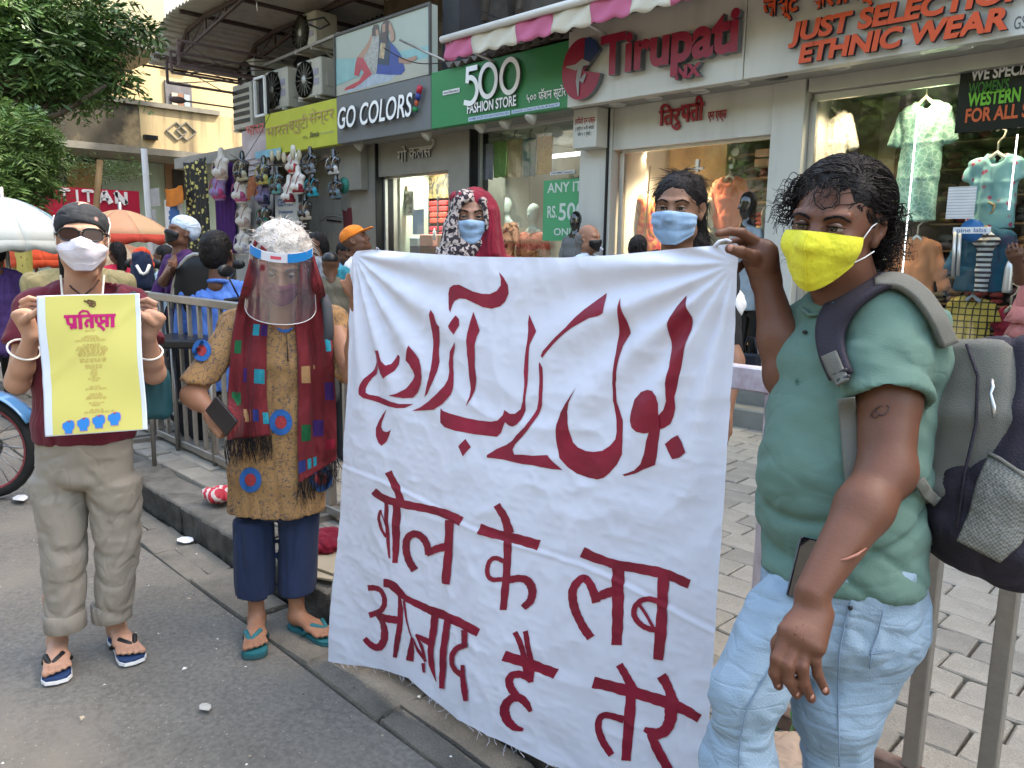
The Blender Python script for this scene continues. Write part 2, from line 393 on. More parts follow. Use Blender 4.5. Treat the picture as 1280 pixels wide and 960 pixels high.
def relax(v,f,it=1):
 e=np.concatenate([f[:,[i,(i+1)%4]]for i in range(4)]);
 for _ in range(it):
  a=np.zeros_like(v);n=np.zeros(len(v));np.add.at(a,e[:,0],v[e[:,1]]);np.add.at(n,e[:,0],1)
  np.add.at(a,e[:,1],v[e[:,0]]);np.add.at(n,e[:,1],1);v=v*.4+.6*a/np.maximum(n,1)[:,None]
 return v
def wrinkle(v,f,amp=.004,freq=12.,stretch=(1,1,.35),seed=1,R=None,ridge=True):
 n=vnormals(v,f);p=v if R is None else v@np.asarray(R)
 p=p*freq*np.asarray(stretch);w=np.stack([noise3(p*.5+7,seed+5),noise3(p*.5+31,seed+6),noise3(p*.5+57,seed+9)],1)*1.1
 a=noise3(p+w,seed);b=noise3(p*2.1+w,seed+3)
 d=(.35-1.1*np.exp(-(a/.16)**2)-.5*np.exp(-(b/.16)**2)+.5*a)if ridge else a+.5*b
 return v+n*(amp*d)[:,None]
_glyph={}
def text_mesh(s,bold=0.0,shear=0.0,res=4):
 0
 key=(s,bold,shear,res)
 if key in _glyph:return _glyph[key]
 c=bpy.data.curves.new('t','FONT');c.body=s;c.size=1;c.offset=bold;c.shear=shear;c.resolution_u=res;c.fill_mode='FRONT'
 o=bpy.data.objects.new('t',c);COL.objects.link(o)
 dg=bpy.context.evaluated_depsgraph_get();me=bpy.data.meshes.new_from_object(o.evaluated_get(dg))
 v=np.array([tuple(x.co)[:2]for x in me.vertices]).reshape(-1,2);f=[tuple(p.vertices)for p in me.polygons]
 bpy.data.objects.remove(o);bpy.data.curves.remove(c);bpy.data.meshes.remove(me)
 _glyph[key]=(v,f);return v,f
def flat_text(mb,s,o,ex,ey,h=None,width=None,d=(0,0,0),bold=0.0,shear=0.0,align=0.0,mi=0,mi2=None,cut=None):
 0
 v,f=text_mesh(s,bold,shear)
 if len(v)==0:return mb
 x0,x1=v[:,0].min(),v[:,0].max();sy=h;sx=h if width is None else width/(x1-x0)
 if h is None:sy=sx
 o=np.asarray(o,float);ex=np.asarray(ex,float);ey=np.asarray(ey,float);d=np.asarray(d,float)
 xx=(v[:,0]-x0-align*(x1-x0))*sx;P=o+xx[:,None]*ex+(v[:,1]*sy)[:,None]*ey
 if np.linalg.norm(d)==0:mb.add(P,f,mi);return mb
 mb.add(P+d,f,mi)
 ed={}
 for q in f:
  for i in range(len(q)):
   a,b=q[i],q[(i+1)%len(q)];ed[(a,b)]=ed.get((a,b),0)+1
 sides=[(a,b)for(a,b)in ed if(b,a)not in ed];n=len(P)
 mb.add(np.concatenate([P,P+d]),[(a,b,b+n,a+n)for a,b in sides],mi if mi2 is None else mi2)
 return mb
def stroke(mb,pts,w,o,ex,ey,d=(0,0,0),off=0.0,mi=0,mi2=None,cut=.002):
 0
 pts=np.asarray(pts,float);w=np.broadcast_to(np.asarray(w,float),(len(pts),))
 t=np.gradient(pts,axis=0);t/=np.linalg.norm(t,axis=1)[:,None]+1e-9;n=np.stack([-t[:,1],t[:,0]],1)
 poly=np.concatenate([pts+n*w[:,None]/2,(pts-n*w[:,None]/2)[::-1]])
 o=np.asarray(o,float);ex=np.asarray(ex,float);ey=np.asarray(ey,float);N=nrm(np.cross(ex,ey));k=len(pts)
 P=o+poly[:,:1]*ex+poly[:,1:]*ey+N*off;f=[(i,2*k-1-i,2*k-2-i,i+1)for i in range(k-1)]
 if np.linalg.norm(d)==0:mb.add(P,f,mi);return mb
 mb.add(P+np.asarray(d),f,mi);m=len(P);mb.add(np.concatenate([P,P+np.asarray(d)]),[(i,(i+1)%m,(i+1)%m+m,i+m)for i in range(m)],mi if mi2 is None else mi2)
 return mb
def ground_mat(name,c1,c2,scale,bump,specks=0.0,patches=None,crack=0.0,rough=.85):
 if name in MATS:return MATS[name]
 m=bpy.data.materials.new(name);m.use_nodes=True;MATS[name]=m
 nt=m.node_tree;b=nt.nodes['Principled BSDF'];L=nt.links.new;N=nt.nodes.new;b.inputs['Roughness'].default_value=rough
 tc=N('ShaderNodeTexCoord')
 def noise(s,d=6,r=.6):
  n=N('ShaderNodeTexNoise');n.inputs['Scale'].default_value=s;n.inputs['Detail'].default_value=d;n.inputs['Roughness'].default_value=r;L(tc.outputs['Object'],n.inputs['Vector']);return n.outputs[0]
 def ramp(o,p0,p1,a,c):
  r=N('ShaderNodeValToRGB');r.color_ramp.elements[0].position=p0;r.color_ramp.elements[1].position=p1
  r.color_ramp.elements[0].color=(*a,1);r.color_ramp.elements[1].color=(*c,1);L(o,r.inputs[0]);return r.outputs[0]
 def mix(f,a,c,t='MIX',fac=1.0):
  x=N('ShaderNodeMixRGB');x.blend_type=t;x.inputs[0].default_value=fac
  if f is not None:L(f,x.inputs[0])
  for i,q in((1,a),(2,c)):
   if isinstance(q,tuple):x.inputs[i].default_value=(*q,1)
   else:L(q,x.inputs[i])
  return x.outputs[0]
 base=ramp(noise(scale),.3,.7,c1,c2)
 fine=ramp(noise(scale*45,3),.3,.7,(.72,.72,.72),(1.25,1.25,1.25));base=mix(None,base,fine,'MULTIPLY')
 if patches:base=mix(ramp(noise(.9,5),.5,.62,(0,0,0),(.8,.8,.8)),base,patches)
 if specks:
  v=N('ShaderNodeTexVoronoi');v.inputs['Scale'].default_value=42;L(tc.outputs['Object'],v.inputs['Vector'])
  base=mix(ramp(v.outputs['Distance'],.05,.11,(specks,)*3,(0,0,0)),base,(.42,.39,.33))
 if crack:
  v=N('ShaderNodeTexVoronoi');v.feature='DISTANCE_TO_EDGE';v.inputs['Scale'].default_value=1.7
  n=N('ShaderNodeTexNoise');n.inputs['Scale'].default_value=5;mm=N('ShaderNodeMixRGB');mm.inputs[0].default_value=.12
  L(tc.outputs['Object'],mm.inputs[1]);L(tc.outputs['Object'],n.inputs['Vector']);L(n.outputs['Color'],mm.inputs[2]);L(mm.outputs[0],v.inputs['Vector'])
  base=mix(ramp(v.outputs['Distance'],.004,.012,(crack,)*3,(0,0,0)),base,(.03,.028,.025))
 L(base,b.inputs['Base Color'])
 bp=N('ShaderNodeBump');bp.inputs['Strength'].default_value=bump;bp.inputs['Distance'].default_value=.02
 L(noise(scale*18,8,.7),bp.inputs['Height']);L(bp.outputs[0],b.inputs['Normal'])
 return m
m_asph=ground_mat('worn_asphalt',(.110,.102,.087),(.180,.168,.145),1.3,.75,.9,(.19,.172,.14),.12)
m_gut=ground_mat('broken_concrete',(.12,.11,.09),(.25,.225,.185),4,.9,.2,(.30,.27,.215))
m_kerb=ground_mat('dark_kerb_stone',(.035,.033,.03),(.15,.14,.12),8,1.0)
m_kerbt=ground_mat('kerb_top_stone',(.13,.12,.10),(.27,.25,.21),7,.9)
m_pave=ground_mat('paver_concrete',(.25,.228,.185),(.34,.31,.255),5,.35,.1,(.31,.28,.23))
m_paveb=ground_mat('paver_concrete_dark',(.20,.182,.15),(.28,.255,.21),6,.35,.1)
m_bed=ground_mat('joint_sand',(.10,.09,.07),(.18,.16,.125),9,.8)
KY=1.49;PZ=.15
def sheet(x0,x1,y0,y1,z,nx,ny,amp,sc,seed,skirt=True):
 xs=np.linspace(x0,x1,nx)if np.isscalar(nx)else np.asarray(nx);ys=np.linspace(y0,y1,ny)
 P=np.stack(np.meshgrid(xs,ys,indexing='ij'),2);Z=z+amp*noise3(np.dstack([P*sc,np.full(P.shape[:2],1.3)]),seed)
 return np.dstack([P,Z])
mb=MB();xs=np.concatenate([np.linspace(-90,-8,12)[:-1],np.linspace(-8,3,120),np.linspace(3,60,6)[1:]])
mb.grid(sheet(0,0,-14,1.275,-.006,xs,120,.006,3.0,4)[:,::1])
struct('road',mb,m_asph)
mb=MB();mb.b2((-90,-60,-.4),(60,60,-.06));struct('ground',mb,m_bed)
mb=MB();mb.b2((-60,1.26,-.3),(30,1.56,-.03));struct('gutter',mb,m_bed)
gut=bpy.data.objects['gutter'];x=-9.0
while x<1.0:
 w=random.uniform(.3,.7);rows=[(1.285,1.482)]if random.random()<.6 else[(1.285,1.37),(1.375,1.482)]
 for(a,b)in rows:
  pm=MB();n=9;ww=w-.012;hz=random.uniform(-.004,.006)
  poly=[]
  for(px,py)in[(0,a),(.5,a),(1,a),(1,(a+b)/2),(1,b),(.5,b),(0,b),(0,(a+b)/2)]:
   poly.append((x+px*ww+random.uniform(-.018,.018),py+random.uniform(-.008,.008)if py in(a,b)else py))
  c=np.mean(poly,0);top=[(*(np.array(p)*.97+c*.03),hz+random.uniform(-.003,.003))for p in poly]
  v=[(*p,-.04)for p in poly]+[(*p,hz-.012)for p in poly]+top
  f=[(k*8+i,k*8+(i+1)%8,(k+1)*8+(i+1)%8,(k+1)*8+i)for k in range(2)for i in range(8)]+[tuple(range(16,24))]
  pm.add(v,f,0,False);part('slab',pm,m_gut,gut)
 x+=w
mb=MB();mb.b2((-60,1.52,-.3),(30,1.7,.10));struct('kerb',mb,m_bed)
kerb=bpy.data.objects['kerb'];x=-14.0
while x<1.5:
 w=random.uniform(.55,1.15);s_=SDF((x-.03,1.44,-.08),(x+w+.03,1.76,.22),.02)
 s_.box((x+w/2,1.6+random.uniform(-.006,.006),.06),(w/2-.006,.115,.09+random.uniform(-.004,.006)),r=.02,k=0)
 v,f=s_.mesh();n=vnormals(v,f);v=v+n*(.012*noise3(v*14,3)+.006*noise3(v*40,5)-.004)[:,None]
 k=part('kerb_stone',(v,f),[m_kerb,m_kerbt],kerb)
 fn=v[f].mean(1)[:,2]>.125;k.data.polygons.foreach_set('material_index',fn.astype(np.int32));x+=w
mb=MB();mb.b2((-60,1.70,-.3),(30,5.53,PZ-.022));struct('pavement',mb,m_bed)
pav=bpy.data.objects['pavement']
def paver_mesh(L,Wd,seed):
 r=random.Random(seed);pm=MB();pm.box((0,0,-.02),(L/2,Wd/2,.022),0,None,.006);v=np.concatenate(pm.v)
 v[:,2]+=np.where(v[:,2]>-.02,1,0)*(r.uniform(-.006,.006)*v[:,0]/L*2+r.uniform(-.003,.003)*v[:,1]/Wd*2)
 v[:,:2]+=np.array([[r.uniform(-.002,.002),r.uniform(-.002,.002)]for _ in range(len(v))])
 return v,pm.f
cells=[];RW,RL=.152,.222
ny=int((5.50-1.71)/RW)
for j in range(ny):
 yc=1.71+RW*(j+.5);off=(j*.37%1)*RL+.03*math.sin(j*2.3)
 i0=int(-16/RL);
 for i in range(i0,int(1.6/RL)):
  xc=i*RL+off;cells.append((xc,yc))
def vis(xc,yc):
 p=np.array([xc,yc,PZ])-CC;z=p@CF
 if z<.4:return-1
 X=640+FPX*(p@CR)/z;Y=480-FPX*(p@CU)/z
 if X<-40 or X>1330 or Y>1010:return-1
 ok=(150<X<420 and 520<Y<790)or(880<X and Y>520)or(500<X<900 and Y>800)
 return(1.0 if ok else .2)/z
sc_=sorted([(vis(*c),c)for c in cells],reverse=True);near=[c for v_,c in sc_[:300]if v_>0];rest=[c for v_,c in sc_[300:]]
protos=[]
for k in range(7):
 v,f=paver_mesh(RL-.009,RW-.006,k);me=bpy.data.meshes.new('paver');me.from_pydata(v.tolist(),[],f);me.materials.append(m_paveb if k%3==2 else m_pave);protos.append(me)
for(xc,yc)in near:
 o=bpy.data.objects.new('paver',random.choice(protos));COL.objects.link(o);o.parent=pav
 o.location=(xc,yc,PZ+random.uniform(-.003,.003));o.rotation_euler=(random.uniform(-.012,.012),random.uniform(-.012,.012),random.uniform(-.012,.012))
mb=MB()
for(xc,yc)in rest:mb.box((xc,yc,PZ-.02+random.uniform(-.002,.002)),(RL/2-.006,RW/2-.003,.02))
part('paver',mb,m_pave,pav,kind='stuff')
def litter():
 st=[]
 mp_=M('paper_scrap',(.75,.73,.68),.9);
 mb=MB();r=random.Random(5)
 for k in range(300):
  while True:
   X=r.uniform(-5.5,-.6);Y=r.uniform(-.6,1.46)
   if r.random()<.35+.6*max(0,(Y-.6)):break
  s=r.uniform(.0025,.007)*(1.8 if r.random()<.08 else 1);a=r.uniform(0,6.28);c,d=math.cos(a),math.sin(a)
  z=.009 if Y<1.27 else .012
  q=[(X+s*c,Y+s*d,z),(X-s*d*.7,Y+s*c*.7,z+s*.5),(X-s*c,Y-s*d,z),(X+s*d*.7,Y-s*c*.7,z+s*.2),(X,Y,z+s*.6)]
  mb.add(q,[(0,1,4),(1,2,4),(2,3,4),(3,0,4),(3,2,1,0)],r.randrange(3))
 o=part('grit',mb,[mp_,M('tan_grit',(.4,.33,.24),.9),M('dark_grit',(.08,.07,.06),.9)]);tag(o,'small pale stones and scraps scattered over the road and gutter',kind='stuff')
litter()
def scrap(px,lbl,s=.035,col=(.8,.8,.8),name='paper_scrap',z=.012):
 p=onz(*px,z);mb=MB();r=random.Random(int(px[0]));a=np.linspace(0,6.28,9)[:-1]
 ring=[(p[0]+s*(1+.3*r.random())*math.cos(t),p[1]+s*.7*(1+.3*r.random())*math.sin(t),p[2]+.004+.008*r.random())for t in a]
 mb.add(ring+[(p[0],p[1],p[2]+.012)],[(i,(i+1)%8,8)for i in range(8)],0,False)
 o=part(name,mb,M('scrap_%d'%int(px[0]),col,.8),None,solid=.001);tag(o,lbl,'litter')
scrap((232,676),'crumpled white paper scrap lying in the gutter by the kerb',.045)
scrap((257,887),'flattened pale grey blob on the asphalt at the bottom of the picture',.022,(.45,.43,.38),'flattened_scrap',.006)
scrap((26,624),'small white paper scrap on the road under the motorbike wheel',.05,(.7,.7,.7))
m_steel=M('weathered_steel',(.36,.34,.31),.42,.2,9,.15,60,metal=.75,dirt=.5,dirtcol=(.16,.12,.09),dirts=9)
m_galv=M('painted_rail',(.62,.58,.60),.45,.12,6,.1,50,metal=.2,dirt=.65,dirtcol=(.30,.09,.16),dirts=11)
m_rust=M('rusty_rail',(.17,.11,.085),.75,.35,14,.3,80,dirt=.6,dirtcol=(.30,.26,.22),dirts=9)
FY=1.95
def barricade(x0,x1,lbl,zt=1.15,zb=.20,step=.135,mt=None,mbars=None,w=.045):
 t=thing('barricade',lbl,'barricade',((x0+x1)/2,FY,PZ),'steel barricades along the kerb')
 mt=mt or m_steel;mbars=mbars or m_steel
 mb=MB();mb.b2((x0,FY-.022,zt-.045),(x1,FY+.022,zt+.001),0,.004);part('top_rail',mb,mt,t)
 mb=MB();mb.b2((x0,FY-.022,zb-.025),(x1,FY+.022,zb+.02),0,.004);part('bottom_rail',mb,m_rust if mt is m_galv else mt,t)
 for x in(x0+.02,x1-.02):
  mb=MB();mb.b2((x-.019,FY-.02,PZ-.003),(x+.019,FY+.02,zb-.026));mb.b2((x-.019,FY-.02,zb+.021),(x+.019,FY+.02,zt-.046));part('post',mb,mbars,t)
  mb=MB();mb.b2((x-.02,FY-.2,PZ-.004),(x+.02,FY-.023,PZ+.03));mb.b2((x-.02,FY+.023,PZ-.004),(x+.02,FY+.2,PZ+.03));part('foot',mb,mbars,t)
 n=int((x1-x0-.04)/step)
 for i in range(1,n):
  x=x0+.02+(x1-x0-.04)*i/n
  mb=MB();mb.b2((x-.012,FY-.012,zb+.0205),(x+.012,FY+.012,zt-.0455),0,.003);part('baluster',mb,mbars,t)
 return t
barricade(-5.42,-3.32,'steel barricade between the woman with the poster and the woman in the face shield',step=.145)
barricade(-7.72,-5.48,'steel barricade far left, behind the woman with the poster',step=.145)
barricade(-3.25,-1.30,'steel barricade hidden behind the white banner',step=.145)
b4=thing('barricade','rusty barricade with pink stained top rail behind the man with the backpack','barricade',(-.4,FY,PZ),'steel barricades along the kerb')
mb=MB();mb.b2((-1.24,FY-.024,1.085),(.45,FY+.024,1.150),0,.004);part('top_rail',mb,m_galv,b4,label='pink stained white top rail')
mb=MB();mb.b2((-1.24,FY-.022,.155),(.45,FY+.022,.205),0,.004);part('bottom_rail',mb,m_rust,b4)
for px in(993,1165,1243):
 if px==993:xx=onY(966,520,FY)[0]
 else:xx=onY(px-14 if px==1165 else px+6,850,FY)[0]
 mb=MB();mb.b2((xx-.019,FY-.018,.206),(xx+.019,FY+.018,1.084),0,.003);part('post',mb,m_steel if px>1000 else m_galv,b4)
for xx in(-1.22,-.30,.03,.43):
 if xx in(-1.22,.43):
  mb=MB();mb.b2((xx-.019,FY-.018,PZ-.003),(xx+.019,FY+.018,.154));mb.b2((xx-.02,FY-.2,PZ-.004),(xx+.02,FY-.023,PZ+.03));part('foot',mb,m_steel,b4)
YS,YG=5.5,5.95;ZB=2.735
def XS(x,Y,y=250):return onY(x,y,Y)[0]
def ZS(x,y,Y):return onY(x,y,Y)[2]
m_greige=M('greige_panel',(.27,.255,.215),.45,.06,2,.05,40,dirt=.25,dirts=3)
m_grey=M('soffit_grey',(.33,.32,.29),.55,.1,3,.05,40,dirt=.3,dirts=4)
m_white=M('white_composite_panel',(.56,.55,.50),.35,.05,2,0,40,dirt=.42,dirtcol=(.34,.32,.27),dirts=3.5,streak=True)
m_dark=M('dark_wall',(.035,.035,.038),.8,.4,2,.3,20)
m_brown=M('dirty_brick_wall',(.13,.095,.07),.9,.35,5,.6,25,dirt=.6,dirtcol=(.04,.035,.03))
m_stone=M('step_stone',(.19,.19,.165),.7,.15,4,.2,30,dirt=.6,dirtcol=(.09,.085,.07),dirts=3)
m_alu=M('aluminium',(.55,.54,.51),.35,.08,6,0,50,metal=.7)
m_black=M('black_plastic',(.012,.012,.013),.35,.1)
m_beige=M('beige_laminate',(.42,.36,.26),.5,.08,2)
bld=thing('shop_building','long low shop building with beige and white pillars behind the banner','building',(-4,6,0))
mb=MB();mb.b2((-14,5.53,-.2),(4,9.6,.45));part('plinth',mb,m_stone,bld)
for(a,b,y)in((-14,-3.6,5.40),(-3.55,1.5,5.33)):
 mb=MB();mb.b2((a,y,-.1),(b,5.528,.30),0,.012);part('step',mb,m_stone,bld)
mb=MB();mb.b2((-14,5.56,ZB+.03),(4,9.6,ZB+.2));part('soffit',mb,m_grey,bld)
mb=MB();mb.b2((-9.2,6.55,2.95),(4,6.8,9.5));part('wall',mb,m_brown,bld)
mb=MB();mb.b2((-14,9.0,.44),(4,9.25,9.5));part('wall',mb,m_dark,bld,label='dark back wall')
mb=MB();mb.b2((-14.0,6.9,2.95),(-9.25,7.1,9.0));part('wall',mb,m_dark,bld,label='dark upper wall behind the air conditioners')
xA0,xA1=XS(437,YG-.05),XS(470,YG-.05);xB0,xB1=XS(560,YG-.05),XS(587,YG-.05);xC0,xC1=XS(723,YG-.05),XS(762,YG-.05);xD0,xD1=XS(964,YG-.05,150),XS(1004,YG-.05,150)
def pillar(a,b,m,y0=YG-.05,y1=YG+.5,cap=None,lab=None):
 mb=MB();mb.b2((a,y0,.451),(b,y1,ZB+.028),0,.006)
 if cap:mb.b2((a-.12,y0-.12,cap),(b-.16,y0-.002,ZB+.029),0,.006)
 return part('pillar',mb,m,bld,label=lab)
pillar(xA0,xA1,m_greige,cap=2.2,lab='beige pillar with wider head');pillar(xB0,xB1,m_greige);pillar(xC0,xC1,m_white,cap=None,lab='white pillar with small notice');pillar(xD0,xD1,m_white,lab='wide white pillar')
for xx in(xA1+.012,xB1+.012,xC1-.045):
 mb=MB();mb.b2((xx,YG-.07,.452),(xx+.02,YG+.2,ZB+.027));part('joint_strip',mb,m_black,bld)
for xx,m in((xA0+.1,m_greige),(xB0+.12,m_white),(xC0+.12,m_white),(xD0+.1,m_beige),(2.0,m_beige)):
 mb=MB();mb.b2((xx,YG+.5,.452),(xx+.08,8.99,ZB+.026));part('partition_wall',mb,m,bld)
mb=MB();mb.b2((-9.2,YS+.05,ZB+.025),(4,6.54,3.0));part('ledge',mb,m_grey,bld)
EX,EY,OUT=V(1,0,0),V(0,0,1),V(0,-1,0)
def board(name,label,x0,x1,z0,z1,m,y=YS,th=.10,cat='shop sign',group=None,edge=None):
 t=thing(name,label,cat,((x0+x1)/2,y,z0),group)
 mb=MB();mb.b2((x0,y,z0),(x1,y+th,z1),0,.004);part('board',mb,m,t);return t
def P5(px,py,Y=YS):p=onY(px,py,Y);return p
gx0,gx1,fx1,tx1=-8.75,-6.893,-4.93,-3.19
zg=ZS(421,121,YS);zp=ZS(421,44,YS)
m_gc=M('grey_sign',(.155,.162,.165),.4,.04,2,dirt=.1)
t=board('shop_sign','grey GO COLORS! sign board with raised white letters',gx0,gx1-.004,ZB,zg,m_gc,group='shop sign boards')
m_wlet=M('white_letter',(.85,.85,.83),.35,.02);m_wside=M('letter_side',(.10,.10,.10),.5,.05)
a,b=P5(428,162),P5(526,137)
mb=MB();flat_text(mb,'GO COLORS',a+OUT*.03,EX,EY,h=.345,width=(P5(523,137)[0]-a[0])*.985,d=OUT*.035,bold=.012,shear=.22,mi=0,mi2=1);part('lettering',mb,[m_wlet,m_wside],t)
ex0=P5(523,140);ex1=P5(530,108)
mb=MB();ax_=nrm(ex1-ex0);L_=np.linalg.norm(ex1-ex0)
for k,(u0,u1,rr)in enumerate(((.0,.16,.03),(.24,.45,.022),(.45,.72,.028),(.72,1.0,.03))):
 mb.tube([ex0+ax_*L_*u0+OUT*.05,ex0+ax_*L_*u1+OUT*.05],rr,10,k)
part('exclamation_mark',mb,[M('sign_green',(.03,.25,.09),.4),M('sign_orange',(.55,.12,.05),.4),M('sign_blue',(.04,.06,.25),.4),M('sign_red',(.5,.03,.06),.4)],t)
m_po=M('poster_sand',(.38,.38,.32),.35,.05,3);m_sea=M('poster_sea',(.22,.40,.40),.35,.12,8);m_sea2=M('poster_sky',(.34,.38,.33),.35,.05,4)
t=board('billboard','beach advertising poster of two seated women above the grey sign',gx0,gx1-.004,zg+.004,zp,m_sea2,group=None,cat='billboard')
W_=gx1-gx0;Hh=zp-zg
def PP(u,v,o=.002):return V(gx0+u*W_,YS-o,zg+v*Hh)
def poly(mb,pts,o,mi):
 P=[PP(u,v,o)for u,v in pts];mb.add(P,[tuple(range(len(P)))],mi)
mb=MB()
poly(mb,[(0.005,.18),(.5,.30),(.995,.22),(.995,.42),(.6,.46),(.3,.52),(.005,.62)],.003,0)
poly(mb,[(0.005,.01),(.995,.01),(.995,.24),(.5,.28),(.2,.16),(.005,.18)],.0045,1)
poly(mb,[(.12,.02),(.6,.05),(.75,.18),(.5,.24),(.25,.14),(.15,.08)],.006,2)
poly(mb,[(.10,.07),(.22,.07),(.30,.12),(.42,.22),(.40,.34),(.33,.53),(.26,.55),(.24,.46),(.22,.28),(.27,.24),(.30,.35),(.33,.28),(.28,.17),(.12,.11)],.0075,3)
poly(mb,[(.26,.54),(.34,.50),(.45,.72),(.46,.84),(.43,.86),(.38,.72)],.009,4)
poly(mb,[(.33,.50),(.42,.22),(.47,.22),(.50,.60),(.50,.78),(.44,.80),(.40,.64)],.010,5)
poly(mb,[(.43,.80),(.47,.78),(.50,.84),(.49,.95),(.45,.96),(.43,.90)],.0115,6)
poly(mb,[(.47,.80),(.50,.78),(.50,.86),(.47,.88)],.013,4)
poly(mb,[(.46,.21),(.60,.14),(.72,.10),(.76,.15),(.73,.36),(.67,.52),(.62,.62),(.55,.60),(.50,.44)],.0075,7)
poly(mb,[(.47,.36),(.60,.28),(.62,.60),(.58,.76),(.52,.78),(.49,.60)],.0095,8)
poly(mb,[(.50,.44),(.55,.40),(.57,.62),(.52,.66)],.011,9)
poly(mb,[(.70,.28),(.80,.23),(.88,.27),(.87,.32),(.78,.31),(.70,.38)],.0095,4)
poly(mb,[(.62,.62),(.66,.64),(.66,.74),(.62,.92),(.58,.90),(.62,.74)],.0105,4)
poly(mb,[(.51,.72),(.58,.60),(.60,.84),(.61,.94),(.57,.98),(.53,.92)],.012,6)
poly(mb,[(.54,.80),(.57,.80),(.575,.92),(.54,.92)],.0135,4)
part('picture',mb,[m_sea,m_po,M('poster_wave',(.36,.42,.48),.35,.2,12),M('poster_red',(.42,.07,.09),.35),M('poster_skin',(.36,.22,.16),.35),M('poster_cloth',(.33,.33,.31),.35,.3,30),M('poster_hair',(.07,.05,.045),.35),M('poster_blue',(.05,.08,.28),.35),M('poster_navy',(.04,.06,.09),.35),M('poster_tan',(.42,.32,.2),.35,.4,30)],t)
mb=MB()
for(p,q)in(((gx0,zg+.004),(gx0,zp)),((gx1-.004,zg+.004),(gx1-.004,zp)),((gx0,zp),(gx1,zp))):mb.bar((p[0],YS-.006,p[1]),(q[0],YS-.006,q[1]),.022,.03)
part('frame',mb,M('dark_frame',(.08,.075,.07),.5),t)
z5=ZS(540,91,YS)
m_gr=M('green_sign',(.045,.235,.085),.45,.06,1.5,dirt=.12,dirtcol=(.02,.10,.04))
t=board('shop_sign','green 500 FASHION STORE sign board',gx1,fx1-.004,ZB+.002,z5,m_gr,YS+.003,group='shop sign boards')
def put(t,s,px0,px1,py,h=None,bold=.0,shear=0.,d=.0,name='lettering',mats=None,Y=None,o=.003,width=True,z=None):
 Y=Y or YS;a=P5(px0,py,Y);b=P5(px1,py,Y);mb=MB()
 if z is not None:a[2]=z
 flat_text(mb,s,a+OUT*o,EX,EY,h=h,width=(b[0]-a[0])if width else None,d=OUT*d,bold=bold,shear=shear,mi=0,mi2=1);return part(name,mb,mats or[m_wlet,m_wside],t)
mb=MB()
h0=P5(582,128);sc5=(P5(583,80)[2]-h0[2]);w5=P5(600,100)[0]-P5(583,100)[0]
def ring(cx,cz,rx,rz,wd,n=36):
 a_=np.linspace(0,2*math.pi,n+1);return[(cx+rx*math.cos(q),cz+rz*math.sin(q))for q in a_]
def closed_stroke(mb,pts,w,o,d,mi=0,mi2=1):
 pts=np.array(pts)[:-1];t_=np.roll(pts,-1,0)-np.roll(pts,1,0);t_/=np.linalg.norm(t_,axis=1)[:,None];n_=np.stack([-t_[:,1],t_[:,0]],1)
 A=pts+n_*w/2;B=pts-n_*w/2;k=len(pts);f3=lambda q:np.asarray(o)+q[:,:1]*EX+q[:,1:]*EY
 v=np.concatenate([f3(A),f3(B),f3(A)+OUT*d,f3(B)+OUT*d]);f=[]
 for i in range(k):
  j=(i+1)%k;f+=[(2*k+i,2*k+j,3*k+j,3*k+i)]
 mb.add(v,f,mi);f=[]
 for i in range(k):
  j=(i+1)%k;f+=[(i,j,2*k+j,2*k+i),(k+j,k+i,3*k+i,3*k+j)]
 mb.add(v,f,mi2)
o_=V(0,YS-.012,0);zb_=P5(583,127)[2];H5=.30
xa=P5(583,100)[0]
stroke(mb,[(xa+.20,zb_+H5),(xa+.055,zb_+H5)],.05,o_,EX,EY,OUT*.02,0,0,1)
stroke(mb,[(xa+.055,zb_+H5+.024),(xa+.045,zb_+H5*.57)],.045,o_,EX,EY,OUT*.021,0,0,1)
cc=[(xa+.045,zb_+H5*.56)]+[(xa+.085+.115*math.cos(q),zb_+H5*.30+.125*math.sin(q))for q in np.linspace(1.75,-1.5,16)]+[(xa+.0,zb_-.012)]
stroke(mb,cc,.05,o_,EX,EY,OUT*.022,0,0,1)
for cx in(P5(613,100)[0],P5(640,100)[0]):closed_stroke(mb,ring(cx,zb_+H5*.5,.118,H5*.5,0),.047,o_,.022)
part('lettering',mb,[m_wlet,m_wside],t)
put(t,'FASHION STORE',586,647,142.5,h=.135,bold=.022,d=.012,o=.012)
put(t,'५०० फॅशन स्टोर',659,708,128,h=.11,bold=.008,d=.004)
def strip(t,px0,py0,px1,py1,hpx,m,txt=None,tm=None,o=.004,Y=None,name='sticker',h=.04):
 Y=Y or YS;a=P5(px0,py0,Y);b=P5(px1,py1,Y);z1=a[2];z0=P5(px0,py0+hpx,Y)[2]
 mb=MB();mb.b2((a[0],Y-o-.002,z0),(b[0],Y-o,z1));s=part(name,mb,m,t)
 if txt:
  mb=MB();flat_text(mb,txt,V(a[0]+.015,Y-o-.004,z0+(z1-z0)*.25),EX,EY,h=(z1-z0)*.8,width=(b[0]-a[0])-.03,bold=.01);part('print',mb,tm or m_ink,s)
m_ink=M('black_ink',(.03,.03,.035),.6,.02);m_cream=M('sticker_white',(.72,.72,.72),.5,.04);m_blueink=M('blue_ink',(.05,.12,.28),.6,.02)
m_ltblue=M('sticker_pale_blue',(.55,.66,.78),.5,.04)
strip(t,554,114,575,110,5.5,m_cream,'www.500stores.in',m_ink)
strip(t,586,147,638,139,5.0,m_ltblue,'HOME SHOP NO.504 STATION RD',m_blueink)
strip(t,640,138,700,129,4.5,m_ltblue,'Ground Flr, 5, Zaveri, Nr. Rly Stn, M. Road, W.',m_blueink)
zt=ZS(716,36,YS)
